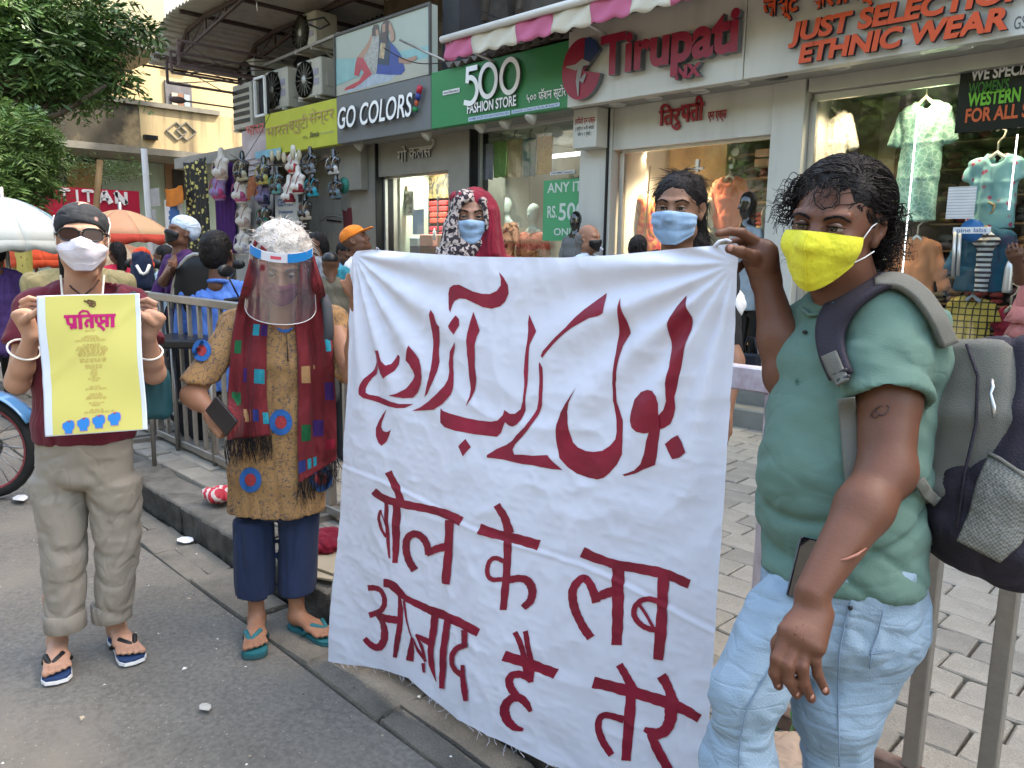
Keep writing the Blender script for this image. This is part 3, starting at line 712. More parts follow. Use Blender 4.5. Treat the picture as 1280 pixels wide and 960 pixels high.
t=board('shop_sign','white Tirupati NX sign board with dark red raised letters and round emblem',fx1,tx1-.005,ZB-.004,zt,m_white,YS-.01,group='shop sign boards')
m_mar=M('maroon_letter',(.26,.012,.035),.35,.05);m_mside=M('letter_steel_side',(.17,.18,.20),.35,.1,metal=.5)
put(t,'Tirupati',758,928,96,h=.43,bold=.036,d=.06,o=.03,mats=[m_mar,m_mside])
mb=MB();a=P5(851,101);flat_text(mb,'NX',a+OUT*.03,EX,EY,h=.13,width=P5(883,95)[0]-a[0],d=OUT*.05,bold=.05,mi=0,mi2=1);part('lettering',mb,[m_mar,m_mside],t)
c0=P5(733,88);mb=MB();rz_=.255
a_=np.linspace(.55,2*math.pi-.25,40);outer=[(rz_*.88*math.cos(q),rz_*math.sin(q))for q in a_]
mb.prism(outer+[(.03,-.02)],c0+OUT*.02,EX,EY,OUT*.05,0,1);part('emblem_disc',mb,[m_mar,m_mside],t)
mb=MB();mb.prism([(.03,.0),(.2,.12),(.17,.2),(.10,.245),(.04,.24)],c0+OUT*.072,EX,EY,OUT*.006,0,0);part('emblem_wedge',mb,M('emblem_blue',(.02,.035,.10),.4),t)
mb=MB();oo=c0+OUT*.074
stroke(mb,[(-.17,.04),(-.06,.02),(.02,.05),(.10,.03)],[.01,.05,.06,.02],oo,EX,EY,OUT*.005)
stroke(mb,[(.0,.03),(-.03,-.10),(-.02,-.22)],[.06,.04,.01],oo,EX,EY,OUT*.006)
stroke(mb,[(.06,-.05),(.02,-.10),(-.01,-.09)],[.02,.05,.01],oo,EX,EY,OUT*.007);part('emblem_figure',mb,M('emblem_grey',(.30,.29,.28),.5),t)
mb=MB();mb.b2((fx1-.03,YS-.09,zt+.002),(tx1+.05,YS+.5,zt+.16));part('cornice',mb,M('cornice_grey',(.20,.195,.185),.6,.1,3,dirt=.3),t)
t=board('shop_sign','white JUST SELECTION ETHNIC WEAR sign board with orange red letters',tx1,1.6,ZB,3.95,m_white,YS,group='shop sign boards')
m_or=M('orange_letter',(.60,.085,.025),.4,.05);m_oside=M('letter_dark_side',(.03,.025,.04),.5)
put(t,'JUST SELECTION',990,1292,54,h=.168,bold=.045,shear=.12,d=.035,o=.02,mats=[m_or,m_oside])
put(t,'ETHNIC WEAR',1002,1258,80,h=.168,bold=.045,shear=.12,d=.035,o=.02,mats=[m_or,m_oside])
put(t,'GST',1267,1290,37,h=.10,bold=.01,d=0,mats=[M('grey_ink',(.12,.12,.12),.6),m_ink])
put(t,'जस्ट ',957,1001,24,h=.19,bold=.03,d=.03,o=.02,mats=[m_or,m_oside]);put(t,'सलिेक्शन',1014,1130,14,h=.19,bold=.03,d=.03,o=.02,mats=[m_or,m_oside])
m_yel=M('yellow_sign',(.50,.52,.06),.45,.07,3,dirt=.2,dirtcol=(.35,.36,.10),dirts=4)
yx0,yx1=P5(331,165)[0],gx0-.02
t=board('shop_sign','yellow beauty centre sign board with faded outlined Hindi letters',yx0,yx1,ZB,zg-.01,m_yel,YS+.01,group='shop sign boards')
m_fade=M('faded_brown',(.42,.28,.13),.5,.1)
put(t,'भारत',333,361,172,h=.2,bold=-.004,mats=[m_fade,m_fade]);put(t,'ब्युटी',361,385,164,h=.2,bold=-.004,mats=[m_fade,m_fade]);put(t,'सेन्टर',386,418,155,h=.2,bold=-.004,mats=[m_fade,m_fade])
put(t,'Simis',387,399,172,h=.09,bold=.02,shear=.3,mats=[m_ink,m_ink]);put(t,'M/s.',379,385,174,h=.05,mats=[m_ink,m_ink]);put(t,'for all occasion',401,417,168,h=.035,mats=[m_blueink,m_ink])
strip(t,320,190,352,190,9,M('sky_blue_print',(.25,.5,.6),.5,.15,20),o=.012)
rx0=P5(299,175)[0]
t=board('shop_sign','torn pink and white sign board with red Hindi letters beside the yellow sign',rx0,yx0-.006,ZB-.25,zg-.16,M('torn_sign',(.52,.46,.47),.6,.2,5,dirt=.4,dirtcol=(.40,.18,.14),dirts=3),YS+.04,group='shop sign boards')
put(t,'भारत',308,331,170,h=.2,bold=.015,mats=[M('faded_red',(.5,.12,.10),.6),m_ink])
for k in range(4):
 mb=MB();a=P5(306,200+k*7);b=P5(331,193+k*7);mb.bar(V(a[0],YS+.034,a[2]),V(b[0],YS+.034,a[2]+.03),.03,.004);part('stripe',mb,M('pale_blue_stripe',(.40,.47,.56),.6),t)
t=thing('shop_sign','small raised Hindi lettering on the beige header over the narrow shop entrance','shop sign',(XS(500,YG),YG,2.3),'shop sign boards')
zh0,zh1=ZS(520,217,YG),ZB+.024
mb=MB();mb.b2((xA1+.035,YG-.03,zh0),(xB0-.005,YG+.1,zh1));part('board',mb,m_greige,t)
put(t,'गो',498,510,203,h=.20,bold=.004,d=.02,mats=[m_alu,m_wside],Y=YG-.04,o=.0);put(t,'कलस',513,540,199,h=.20,bold=.004,d=.02,mats=[m_alu,m_wside],Y=YG-.04,o=.0)
mb=MB();o_=P5(539,184,YG-.05);stroke(mb,[(0,0),(.05,.02),(.07,.06),(.03,.08)],.02,o_,EX,EY,OUT*.02);stroke(mb,[(-.2,-.01),(.02,-.01)],.018,o_+V(0,-.002,0),EX,EY,OUT*.02);part('lettering',mb,m_alu,t)
t=thing('shop_sign','white header panel with red Hindi lettering over the glass door','shop sign',(XS(850,YG),YG,2.3),'shop sign boards')
zh=ZS(772,188,YG)
mb=MB();mb.b2((xC1+.005,YG-.03,zh),(xD0-.005,YG+.1,ZB+.024));part('board',mb,m_white,t)
m_red=M('red_letter',(.30,.02,.03),.45,.04)
put(t,'ितरु',824,851,157,h=.19,bold=.025,d=.012,mats=[m_red,m_red],Y=YG-.04,o=.0);put(t,'पती',851,879.5,152.5,h=.21,bold=.03,d=.012,mats=[m_red,m_red],Y=YG-.04,o=.0)
put(t,'एन एक्स',885,908,150,h=.10,bold=.015,d=.006,mats=[m_red,m_red],Y=YG-.04,o=.0)
t=thing('notice','small white notice with red and black lines fixed to the white pillar head','notice',(XS(732,YS+.2),YS+.2,2.4))
a=P5(717,135,YS+.22);b=P5(745,183,YS+.22)
mb=MB();mb.b2((a[0],YS+.22,b[2]),(b[0],YG-.055,ZB+.02),0,.004);part('box',mb,m_white,t)
mb=MB();flat_text(mb,'तरिपती एन एक्स',V(a[0]+.02,YS+.217,P5(718,156,YS+.22)[2]),EX,EY,h=.07,width=b[0]-a[0]-.04,bold=.02);part('print',mb,m_red,t)
mb=MB();flat_text(mb,'( प्लॉट नं. ७ वी. सरदार',V(a[0]+.03,YS+.217,P5(718,164,YS+.22)[2]),EX,EY,h=.045,width=b[0]-a[0]-.06,bold=.01)
flat_text(mb,'फोन १ २ मुंबई )',V(a[0]+.06,YS+.217,P5(718,171,YS+.22)[2]),EX,EY,h=.045,width=b[0]-a[0]-.12,bold=.01);part('print',mb,m_ink,t)
m_lens=M('lamp_ring',(.62,.61,.57),.3,.03,metal=.3);m_lin=M('lamp_glass',(.75,.74,.68),.2,.02)
for i,(px,py)in enumerate(((772,131),(818,123),(876,114),(925,104),(1050,84),(1140,68),(1246,50),(1203,58))):
 p=onz(px,py,ZB+.02);t=thing('downlight','round recessed downlight in the shop soffit, number %s from the left along the white fascia'%['one','two','three','four','five','six','seven','eight'][i],'downlight',p,'downlights recessed in the white soffit')
 mb=MB();mb.lathe([(.075,.012),(.078,-.004),(.06,-.012),(.055,.004)],p,18);part('ring',mb,m_lens,t)
 mb=MB();mb.lathe([(0,.0),(.054,.002)],p,16);part('lens',mb,m_lin,t)
p=onz(970,97,ZB+.02);mb=MB();mb.lathe([(.085,.01),(.085,-.004),(0,-.003)],p,18);tag(part('ceiling_hole',mb,m_black),'dark round opening in the soffit above the wide white pillar','hole cover')
def spot(px,py):
 p=onz(px,py,ZB-.01);t=thing('spotlight','small white spotlight under the %s sign'%('grey' if px<545 else 'green'),'spotlight',p,'white spotlights under the grey and green signs')
 mb=MB();mb.tube([p+V(0,0,.05),p+V(0,0,-.02)],.014,8);part('stem',mb,m_lens,t)
 mb=MB();d=nrm(V(-.2,-.5,-.6));mb.tube([p-d*.05,p-d*.02,p+d*.05,p+d*.055],[.03,.045,.062,.055],14);part('shade',mb,m_white,t)
labs=[]
for px,py in((450,181),(535,167),(602,157),(633,152),(666,145)):spot(px,py)
nm=['leftmost one under the grey sign','second one under the grey sign','first one under the green sign','middle one under the green sign','right one under the green sign']
for o,n_ in zip([o for o in bpy.data.objects if o.name.startswith('spotlight')],nm):o['label']='small white cone spotlight, '+n_
mb=MB();mb.b2((gx1+.01,5.65,z5-.1),(gx1+.28,5.95,6));tag(part('steel_column',mb,m_dark),'dark steel column beside the beach poster','column')
m_pink=M('awning_pink',(.50,.13,.24),.7,.08,6,.1,80);m_crm=M('awning_cream',(.58,.54,.45),.7,.1,5,.1,80,dirt=.3,dirtcol=(.42,.36,.27),dirts=3)
YA=4.95
t=thing('awning','pink and cream striped awning with scalloped edge above the green and Tirupati signs','awning',(-4.5,YA,3.3))
xs=[XS(p,YA,q)for p,q in((556,52),(590,60),(645,50),(690,40),(738,30),(788,20),(838,10),(890,4),(945,0),(1010,-10),(1080,-20),(1150,-30))]
za=onY(556,50,YA)[2];zl=onY(590,70,YA)[2]
mb=MB();mb.tube([(xs[0]-.02,YA-.02,za),(xs[-1],YA-.02,za)],.032,12);part('front_bar',mb,M('awning_bar',(.62,.60,.56),.35,.06),t)
for i in range(len(xs)-1):
 a,b=xs[i],xs[i+1];n=14;u=np.linspace(a,b,n);hh=za-zl
 low=zl-.028*np.abs(np.sin((u-xs[0])*math.pi/.20))+.03
 P=np.stack([np.stack([u,np.full(n,YA)+.012*np.sin(u*23+k),za-.02-(za-.02-low)*k/5],1)for k in range(6)])
 mb=MB();mb.grid(P,0,True);part('valance_stripe',mb,m_pink if i%2==0 else m_crm,t,solid=.003)
 P=np.stack([np.stack([u,np.full(n,YA+s*1.55),za+.01+s*.62-.05*math.sin(s*3.1)+0*u],1)for s in np.linspace(0,1,6)]);mb=MB();mb.grid(P,0,True);part('top_stripe',mb,m_pink if i%2==0 else m_crm,t,solid=.003)
for px in(540,700):
 xx=XS(px if px>560 else 560,YA,50)+.03;mb=MB();mb.tube([(xx,YA,za-.03),(xx,6.5,za-.25)],.014,6);part('arm',mb,m_alu,t)
mb=MB();mb.tube([onY(500,50,5.2),onY(556,76,5.0)],.012,6);part('arm',mb,m_steel,t)
t=thing('tile_strip','ragged corrugated roofing edge just above the green sign','roofing',(-6,5.4,z5))
xa_,xb_=gx1+.3,fx1
for k in range(3):
 u=np.linspace(xa_+(xb_-xa_)*k/3,xa_+(xb_-xa_)*(k+1)/3+.04,40);n=len(u)
 P=np.stack([np.stack([u,np.full(n,YS-.05+s),z5+.02+.012*k+s*.22+.025*np.sin(u*2*math.pi/.13)+.01*np.sin(u*13)],1)for s in(0,.35,.8)]);mb=MB();mb.grid(P,0,True);part('roofing_sheet',mb,M('old_roofing',(.13,.115,.10),.9,.4,10,.4,50),t,solid=.008)
def cable(lbl,pts,r=.006,m=None,cat='cable'):
 P=[];pts=[np.asarray(p,float)for p in pts]
 for i in range(len(pts)-1):
  for s in np.linspace(0,1,10)[:-1]:
   q=pts[i]*(1-s)+pts[i+1]*s;q=q-V(0,0,.06*math.sin(math.pi*s)*np.linalg.norm(pts[i+1]-pts[i]));P.append(q)
 P.append(pts[-1]);mb=MB();mb.tube(P,r,5);tag(part('cable',mb,m or m_black),lbl,cat)
cable('black cable looping across the brown wall above the awning',[onY(545,25,6.3),onY(600,12,6.3),onY(660,22,6.2),onY(720,-10,6.3)])
cable('thin black cable crossing the beach poster corner',[onY(480,60,5.4),onY(556,78,5.3)])
cable('thin wire hanging from the roof down to the bra display',[onY(352,110,5.3),onY(300,205,5.2),onY(285,250,5.0)],.004)
cable('sagging black wire in front of the yellow sign',[onY(288,193,5.2),onY(345,206,5.2),onY(425,190,5.35)],.007)
for k in range(3):
 mb=MB();mb.bar(onY(560+k*45,40-k*14,6.4),onY(566+k*45,-25,6.4),.05,.05);tag(part('vertical_pipe',mb,M('pipe_brown',(.10,.08,.065),.7,.3)),['thin brown pipe on the wall left above the awning','middle brown pipe on the wall above the awning','right brown pipe on the wall above the awning'][k],'pipe','pipes on the wall above the awning')
for k in range(2):
 mb=MB();mb.b2((onY(590+k*70,20,6.5)[0],6.42,onY(590,45,6.5)[2]),(onY(640+k*70,20,6.5)[0],6.55,onY(590,8,6.5)[2]+.3));mb2=mb;tag(part('shutter_box',mb,M('shutter_dark',(.075,.065,.055),.7,.3,8)),['left','right'][k]+' dark boarded window on the wall above the awning','window','boarded windows above the awning')
m_ac=M('ac_cream',(.48,.46,.39),.45,.08,5,.05,40,dirt=.45,dirtcol=(.22,.19,.14),dirts=5);m_acg=M('ac_grille',(.07,.068,.06),.6,.3,40)
def ac(px0,py0,px1,py1,Y,lbl,dep=.34,fan=True,louv=False):
 a=onY(px0,py0,Y);b=onY(px1,py1,Y);x0,x1=a[0],b[0];z0,z1=min(a[2],b[2]),max(a[2],b[2])
 t=thing('air_conditioner',lbl,'air conditioner',((x0+x1)/2,Y,z0),'outdoor air conditioner units over the yellow sign')
 mb=MB();mb.b2((x0,Y,z0),(x1,Y+dep,z1),0,.015);part('casing',mb,m_ac,t)
 w=x1-x0;h=z1-z0
 if louv:
  for k in range(5):
   z=z0+h*(.12+.165*k);mb=MB();mb.b2((x0+.04*w,Y-.012,z),(x0+.92*w,Y-.002,z+h*.09),0,.003);part('louvre',mb,m_acg,t)
 else:
  mb=MB();mb.b2((x0+.03*w,Y-.008,z0+.08*h),(x0+.62*w,Y-.002,z1-.08*h));part('grille_panel',mb,m_acg,t)
  c=V(x0+.33*w,Y-.012,(z0+z1)/2);g=MB()
  for k in range(9):g.lathe([(.035+.03*k*h/.6,0),(.041+.03*k*h/.6,.0)],c,24,0,1)
  for k in range(8):q=k*math.pi/8;g.bar(c+V(math.cos(q),0,math.sin(q))*h*.44,c-V(math.cos(q),0,math.sin(q))*h*.44,.006,.004)
  part('grille_wires',g,m_ac,t)
  mb=MB();mb.lathe([(.05,-.012),(.05,-.002)],c,16,0,1);part('hub',mb,M('ac_hub',(.5,.5,.48),.4),t)
  for s in(.3,.55):mb=MB();mb.b2((x0+w*.70,Y-.006,z0+h*s),(x0+w*.90,Y-.001,z0+h*(s+.16)));part('sticker',mb,M('ac_label',(.32,.30,.36),.5,.2,20),t)
  mb=MB();mb.b2((x1-.001,Y+dep*.25,z0+h*.25),(x1+.012,Y+dep*.75,z0+h*.6));part('valve_cover',mb,m_ac,t)
 for s in(.12,.85):
  mb=MB();mb.b2((x0+w*s-.015,Y-.03,z0-.035),(x0+w*s+.015,Y+dep+.55,z0-.003));mb.bar((x0+w*s,Y+dep*.6,z0-.04),(x0+w*s,Y+dep+.54,z0-.36),.025);part('bracket',mb,m_ac,t)
 return t
YAc=5.75
ac(371,79,402,118,YAc,'right air conditioner directly above the yellow sign');ac(331,91,360,133,YAc,'middle air conditioner above the yellow sign, left of the right one')
ac(367,22,395,57,YAc+.1,'highest air conditioner under the metal roof with black hoses');ac(300,78,318,112,YAc+.1,'narrow cream air conditioner casing half hidden at the left',dep=.7)
ac(290,108,315,158,5.55,'louvred box air conditioner at the left end above the torn sign',louv=True)
t=thing('window_frame','small white empty window frame beside the louvred air conditioner','frame',onY(325,145,5.5))
a,b=onY(318,99,5.55),onY(332,143,5.55)
for p,q in(((a[0],b[2]),(a[0],a[2])),((b[0],b[2]),(b[0],a[2])),((a[0],a[2]),(b[0],a[2])),((a[0],b[2]),(b[0],b[2]))):
 mb=MB();mb.bar((p[0],5.55,p[1]),(q[0]+.001,5.55,q[1]),.03,.03);part('bar',mb,M('white_enamel',(.8,.8,.78),.4),t)
mb=MB();mb.b2((a[0]+.02,5.6,b[2]+.02),(b[0]-.01,5.62,a[2]-.02));part('dark_panel',mb,m_dark,t)
mb=MB();mb.tube([onY(385,26,5.7),onY(405,22,5.7),onY(412,30,5.8),onY(400,36,5.75),onY(385,30,5.7)],.012,6);tag(part('hose',mb,m_black),'black hoses looped on the highest air conditioner','hose')
mb=MB();mb.bar(onY(330,82,5.85),onY(425,42,5.85),.035);tag(part('steel_rail',mb,m_steel),'slanting steel rail behind the air conditioners','rail')
m_tin=M('weathered_tin',(.46,.42,.38),.6,.2,4,.1,30,dirt=.6,dirtcol=(.19,.14,.11),dirts=4);m_truss=M('truss_oxide',(.085,.055,.05),.6,.25,12)
YR0,YR1=4.7,8.6
t=thing('canopy_roof','curved corrugated tin canopy on oxide red trusses over the air conditioners','canopy',onY(240,60,YR0))
prof=[onY(px,py,YR0)for px,py in((186,80),(189,66),(193,50),(199,33),(208,18),(222,8),(240,-2),(290,-32),(350,-62),(430,-100))]
pp=np.array(prof)[:,[0,2]];d=np.r_[0,np.cumsum(np.linalg.norm(np.diff(pp,axis=0),axis=1))];s_=np.linspace(0,d[-1],260)
cx,cz=np.interp(s_,d,pp[:,0]),np.interp(s_,d,pp[:,1]);tx=np.gradient(cx);tz=np.gradient(cz);ln=np.hypot(tx,tz);nx_,nz_=-tz/ln,tx/ln
cor=.018*np.sin(s_*2*math.pi/.115)
P=np.stack([np.stack([cx+nx_*cor,np.full(260,y),cz+nz_*cor],1)for y in np.linspace(YR0,YR1,8)])
mb=MB();mb.grid(P,0,True);part('tin_sheet',mb,m_tin,t,solid=.004)
for i,y in enumerate(np.linspace(YR0+.35,YR1-.4,4)):
 idx=np.linspace(6,250,9).astype(int);Q=np.stack([cx[idx]-nx_[idx]*.07,np.full(9,y),cz[idx]-nz_[idx]*.07],1);mb=MB()
 for k in range(8):mb.bar(Q[k],Q[k+1],.05,.05)
 low=Q.copy();low[:,2]=Q[0,2]+.02+np.linspace(0,.9,9);mb2=mb
 for k in range(1,8):mb.bar(Q[k],low[k]*[1,1,1],.028,.028)
 for k in range(0,8):mb.bar(low[k]if k else Q[0],low[k+1],.034,.034);
 for k in range(1,7):mb.bar(low[k],Q[k+1],.014,.014)
 part('truss',mb,m_truss,t)
for k in(8,60,110,160,215):
 mb=MB();mb.bar((cx[k]-nx_[k]*.035,YR0+.05,cz[k]-nz_[k]*.035),(cx[k]-nx_[k]*.035,YR1-.05,cz[k]-nz_[k]*.035),.045,.045);part('purlin',mb,m_truss,t)
for(p0,p1,q)in(((222,50),(222,83),0),((213,64),(213,91),1),((208,77),(208,104),2)):
 y0=4.55;a=onY(*p0,y0);b=onY(*p1,y0);mb=MB();b=V(a[0],b[1],b[2])
 mb.bar(a,b,.03);mb.bar(a,a+V(0,1.55,0),.03);mb.bar(b,b+V(0,1.55,0),.03);mb.bar(a+V(0,1.5,0),b+V(0,.05,0),.012);mb.bar(a+V(0,.05,0),b+V(0,.8,0),.01)
 t2=tag(part('sign_bracket',mb,m_truss),['upper rectangular steel bracket under the tin canopy','middle rectangular steel bracket under the tin canopy','lowest rectangular steel bracket under the tin canopy'][q],'bracket','empty steel sign brackets')
mb=MB();a=onY(222,125,4.7);mb.bar(a,a+V(0,1.2,0),.02);mb.sphere(a,(.06,.12,.05),10);tag(part('street_light_arm',mb,m_truss),'thin arm with dark lamp head against the yellow building','lamp')
mb=MB();mb.tube([onY(320,-5,5.2),onY(322,14,5.2)],.012,6);tag(part('hanging_conduit',mb,m_alu),'short pale conduit hanging from the tin canopy','conduit')
def frame(fwd,up=(0,0,1),roll=0.0):
 0
 y=nrm(fwd);z=np.asarray(up,float);z=z-y*(z@y)if abs(y@nrm(z))<.98 else V(0,0,1);z=nrm(z);x=np.cross(y,z)
 if roll:c,s=math.cos(roll),math.sin(roll);x,z=x*c+z*s,-x*s+z*c
 return np.stack([x,y,z],1)
def skin_mat(name,col,rough=.48):
 return M(name,col,rough,.16,9,.08,160,spec=.3,sss=.12,dirt=.25,dirtcol=tuple(np.array(col)*.72),dirts=14)
def head_sdf(s,c,R,k=1.0,ears=True,w=1.0,eyes=True,nose=1.0):
 0
 c=np.asarray(c,float);P=lambda x,y,z:c+R@(np.array([x*w,y,z])*k);r_=lambda*a:np.array(a)*k
 s.ell(P(0,-.018,.035),r_(.077*w,.094,.085),R,.02);s.ell(P(0,.020,-.020),r_(.066*w,.072,.092),R,.025)
 s.ell(P(0,.034,-.078),r_(.048*w,.048,.036),R,.025);s.ell(P(0,.066,-.098),r_(.022,.020,.018),R,.02)
 for q in(-1,1):
  s.ell(P(q*.042,.060,-.034),r_(.022,.024,.020),R,.02)
  s.ell(P(q*.052,.005,-.070),r_(.018,.040,.024),R,.02)
  s.cap(P(q*.012,.088,.020),P(q*.046,.074,.022),.010*k,.009*k,.012)
  if eyes:s.ell(P(q*.031,.096,-.001),r_(.017,.013,.011),R,.008,'sub')
  s.ell(P(q*.060,.052,.0),r_(.012,.02,.03),R,.012,'sub')if False else None
 s.cap(P(0,.084,.014),P(0,.102,-.022),.008*k*nose,.011*k*nose,.010);s.ell(P(0,.104,-.031),r_(.012*nose,.013,.010),R,.008)
 for q in(-1,1):s.ell(P(q*.012,.093,-.034),r_(.009*nose,.011,.008),R,.006)
 s.ell(P(0,.080,-.062),r_(.024,.016,.007),R,.006);s.ell(P(0,.079,-.073),r_(.020,.015,.007),R,.006)
 if ears:
  for q in(-1,1):
   Re=R@np.array([[math.cos(q*.5),-math.sin(q*.5),0],[math.sin(q*.5),math.cos(q*.5),0],[0,0,1]])
   s.ell(P(q*.079,-.012,.004),r_(.008,.018,.026),Re,.004);s.ell(P(q*.077,-.006,-.022),r_(.007,.010,.013),Re,.004)
   s.ell(P(q*.088,-.008,.002),r_(.009,.010,.017),Re,.003,'sub')
def eyes(parent,c,R,k=1.0,w=1.0,skin=None,iris=(.03,.015,.008),lash=True):
 c=np.asarray(c,float);P=lambda x,y,z:c+R@(np.array([x*w,y,z])*k)
 em=[M('eye_white',(.38,.34,.31),.25,.03,spec=.4,coat=.2),M('iris_%d'%int(iris[0]*1000),iris,.2,.1,spec=.4,coat=.3),M('pupil',(.004,.004,.004),.08,coat=1.0)]
 for q in(-1,1):
  mb=MB();n=20;rad=.0125*k;th=np.linspace(0,math.pi,21)
  a=np.linspace(0,2*math.pi,n,endpoint=False);L=[]
  for t in th:L.append(np.stack([rad*math.sin(t)*np.cos(a),np.full(n,rad*math.cos(t)),rad*math.sin(t)*np.sin(a)],1))
  Pg=np.stack(L)@R.T+P(q*.031,.0785,-.002)
  for i in range(20):mb.grid(Pg[i:i+2],2 if i<2 else(1 if i<4 else 0),True,True)
  part('eye',mb,em,parent)
  if skin is not None:
   s=SDF(P(q*.031,.085,0)-.03*k,P(q*.031,.085,0)+.03*k,.0016*k)
   for sg,z0,dz in((1,.0042,.0026),(-1,-.0072,.0002)):
    pts=[P(q*.031+u*.0165,.0780+.0128*math.sqrt(max(.02,1-(u*1.12)**2*.8)),-.002+z0*(1-.72*u*u)+dz)for u in np.linspace(-1,1,9)]
    s.chain(pts,[.0012*k,.0017*k,.0021*k,.0023*k,.0023*k,.0023*k,.0021*k,.0017*k,.0012*k],.002)
   part('eyelid',s.mesh(),skin,parent)
  if lash:
   mb=MB();pts=[P(q*.031+u*.0175,.0800+.0140*math.sqrt(max(.02,1-(u*1.12)**2*.8)),-.002+.0040*(1-.72*u*u)+.0012)for u in np.linspace(-1,1,9)]
   mb.tube(pts,[.0006*k,.0012*k,.0014*k,.0014*k,.0014*k,.0014*k,.0014*k,.0012*k,.0006*k],5);part('lash_line',mb,M('lash_black',(.01,.008,.007),.6),parent)
def brows(parent,c,R,k=1.0,w=1.0,m=None,th=1.0,lift=0.0):
 c=np.asarray(c,float);P=lambda x,y,z:c+R@(np.array([x*w,y,z])*k)
 for q in(-1,1):
  mb=MB();r=random.Random(3+q)
  for i in range(150):
   u=r.random();x=.012+.040*u;z=.0185+lift+.0075*math.sin(u*2.4)-.006*max(0,u-.6)*2+r.uniform(-.0032,.0032)*th*(1.15-u*.7)
   y=.0985-.5*max(0,x-.012)**1.0*.36-.9*(max(0,x-.02))**2*8-.0005
   a=P(q*x,y+.0008,z);b=P(q*(x+.0065),y-.0024,z+.0028-.005*u);mb.tube([a,b],[.0007*k,.0002*k],3,cap=False)
  part('eyebrow',mb,m or M('hair_black',(.012,.010,.009),.45,.2,30),parent)
def mask_sheet(parent,hm,c,R,k,top,bot,halfa,mat,off=.004,bulge=.006,pleats=0,name='face_mask',ridge=0.0,nu=45,nv=29,label=None,wrk=.0012,solid=.0018,beak=0.0,smooth=10):
 0
 g=(hm-np.asarray(c))@R/k;g=g[(g[:,2]<.06)&(g[:,2]>-.16)&(g[:,1]>-.03)&(np.hypot(g[:,0],g[:,1])<.135)];ph=np.arctan2(g[:,0],g[:,1]);rr=np.hypot(g[:,0],g[:,1])
 A=np.zeros((nv,nu));Z=np.zeros((nv,nu));Q=np.full((nv,nu),np.nan);us=np.linspace(-1,1,nu);vs=np.linspace(0,1,nv)
 for j,v in enumerate(vs):
  for i,u in enumerate(us):
   z=top(u)*(1-v)+bot(u)*v;a=u*halfa(v);A[j,i]=a;Z[j,i]=z;m=(np.abs(g[:,2]-z)<.006)&(np.abs(ph-a)<.07)
   if m.any():Q[j,i]=rr[m].max()
 col=np.nanmax(Q,axis=1);
 for j in range(nv):
  row=Q[j];ok=~np.isnan(row);Q[j]=np.interp(us,us[ok],row[ok])if ok.any()else np.nan
 ok=~np.isnan(Q[:,0]);
 for i in range(nu):Q[:,i]=np.interp(vs,vs[ok],Q[ok,i])
 floor=Q.copy()
 for _ in range(smooth):
  q=np.pad(Q,1,mode='edge');Q=np.maximum((q[:-2,1:-1]+q[2:,1:-1]+q[1:-1,:-2]+q[1:-1,2:])/4,floor)
 env=np.sin(math.pi*np.clip(vs*.92+.04,0,1))[:,None]*(1-np.abs(us)**2.5)[None]
 Q=Q+off+bulge*env+ridge*np.maximum(0,1-np.abs(us)*5)[None]*np.sin(math.pi*np.clip(vs*.9+.1,0,1))[:,None]+beak*np.exp(-((vs-.45)/.25)**2)[:,None]*np.maximum(0,1-np.abs(us)*1.3)[None]
 if pleats:Q=Q+.0018*np.sin(vs*pleats*2*math.pi)[:,None]*(1-.4*np.abs(us))[None]+.0015*np.sin(us*7+1)[None]*env
 P_=np.stack([Q*np.sin(A),Q*np.cos(A),Z],2);P_=P_+(nrm(V(0,1,0))*(wrk*(1-2*np.abs(noise3(P_.reshape(-1,3)*70,11)))).reshape(nv,nu,1))
 Pg=np.asarray(c)+(P_*k)@R.T;mb=MB();mb.grid(Pg,0,True);return part(name,mb,mat,parent,solid=solid,label=label),Pg
def strap(parent,pts,r,m,name='ear_loop'):
 mb=MB();mb.tube(pts,r,6);return part(name,mb,m,parent)
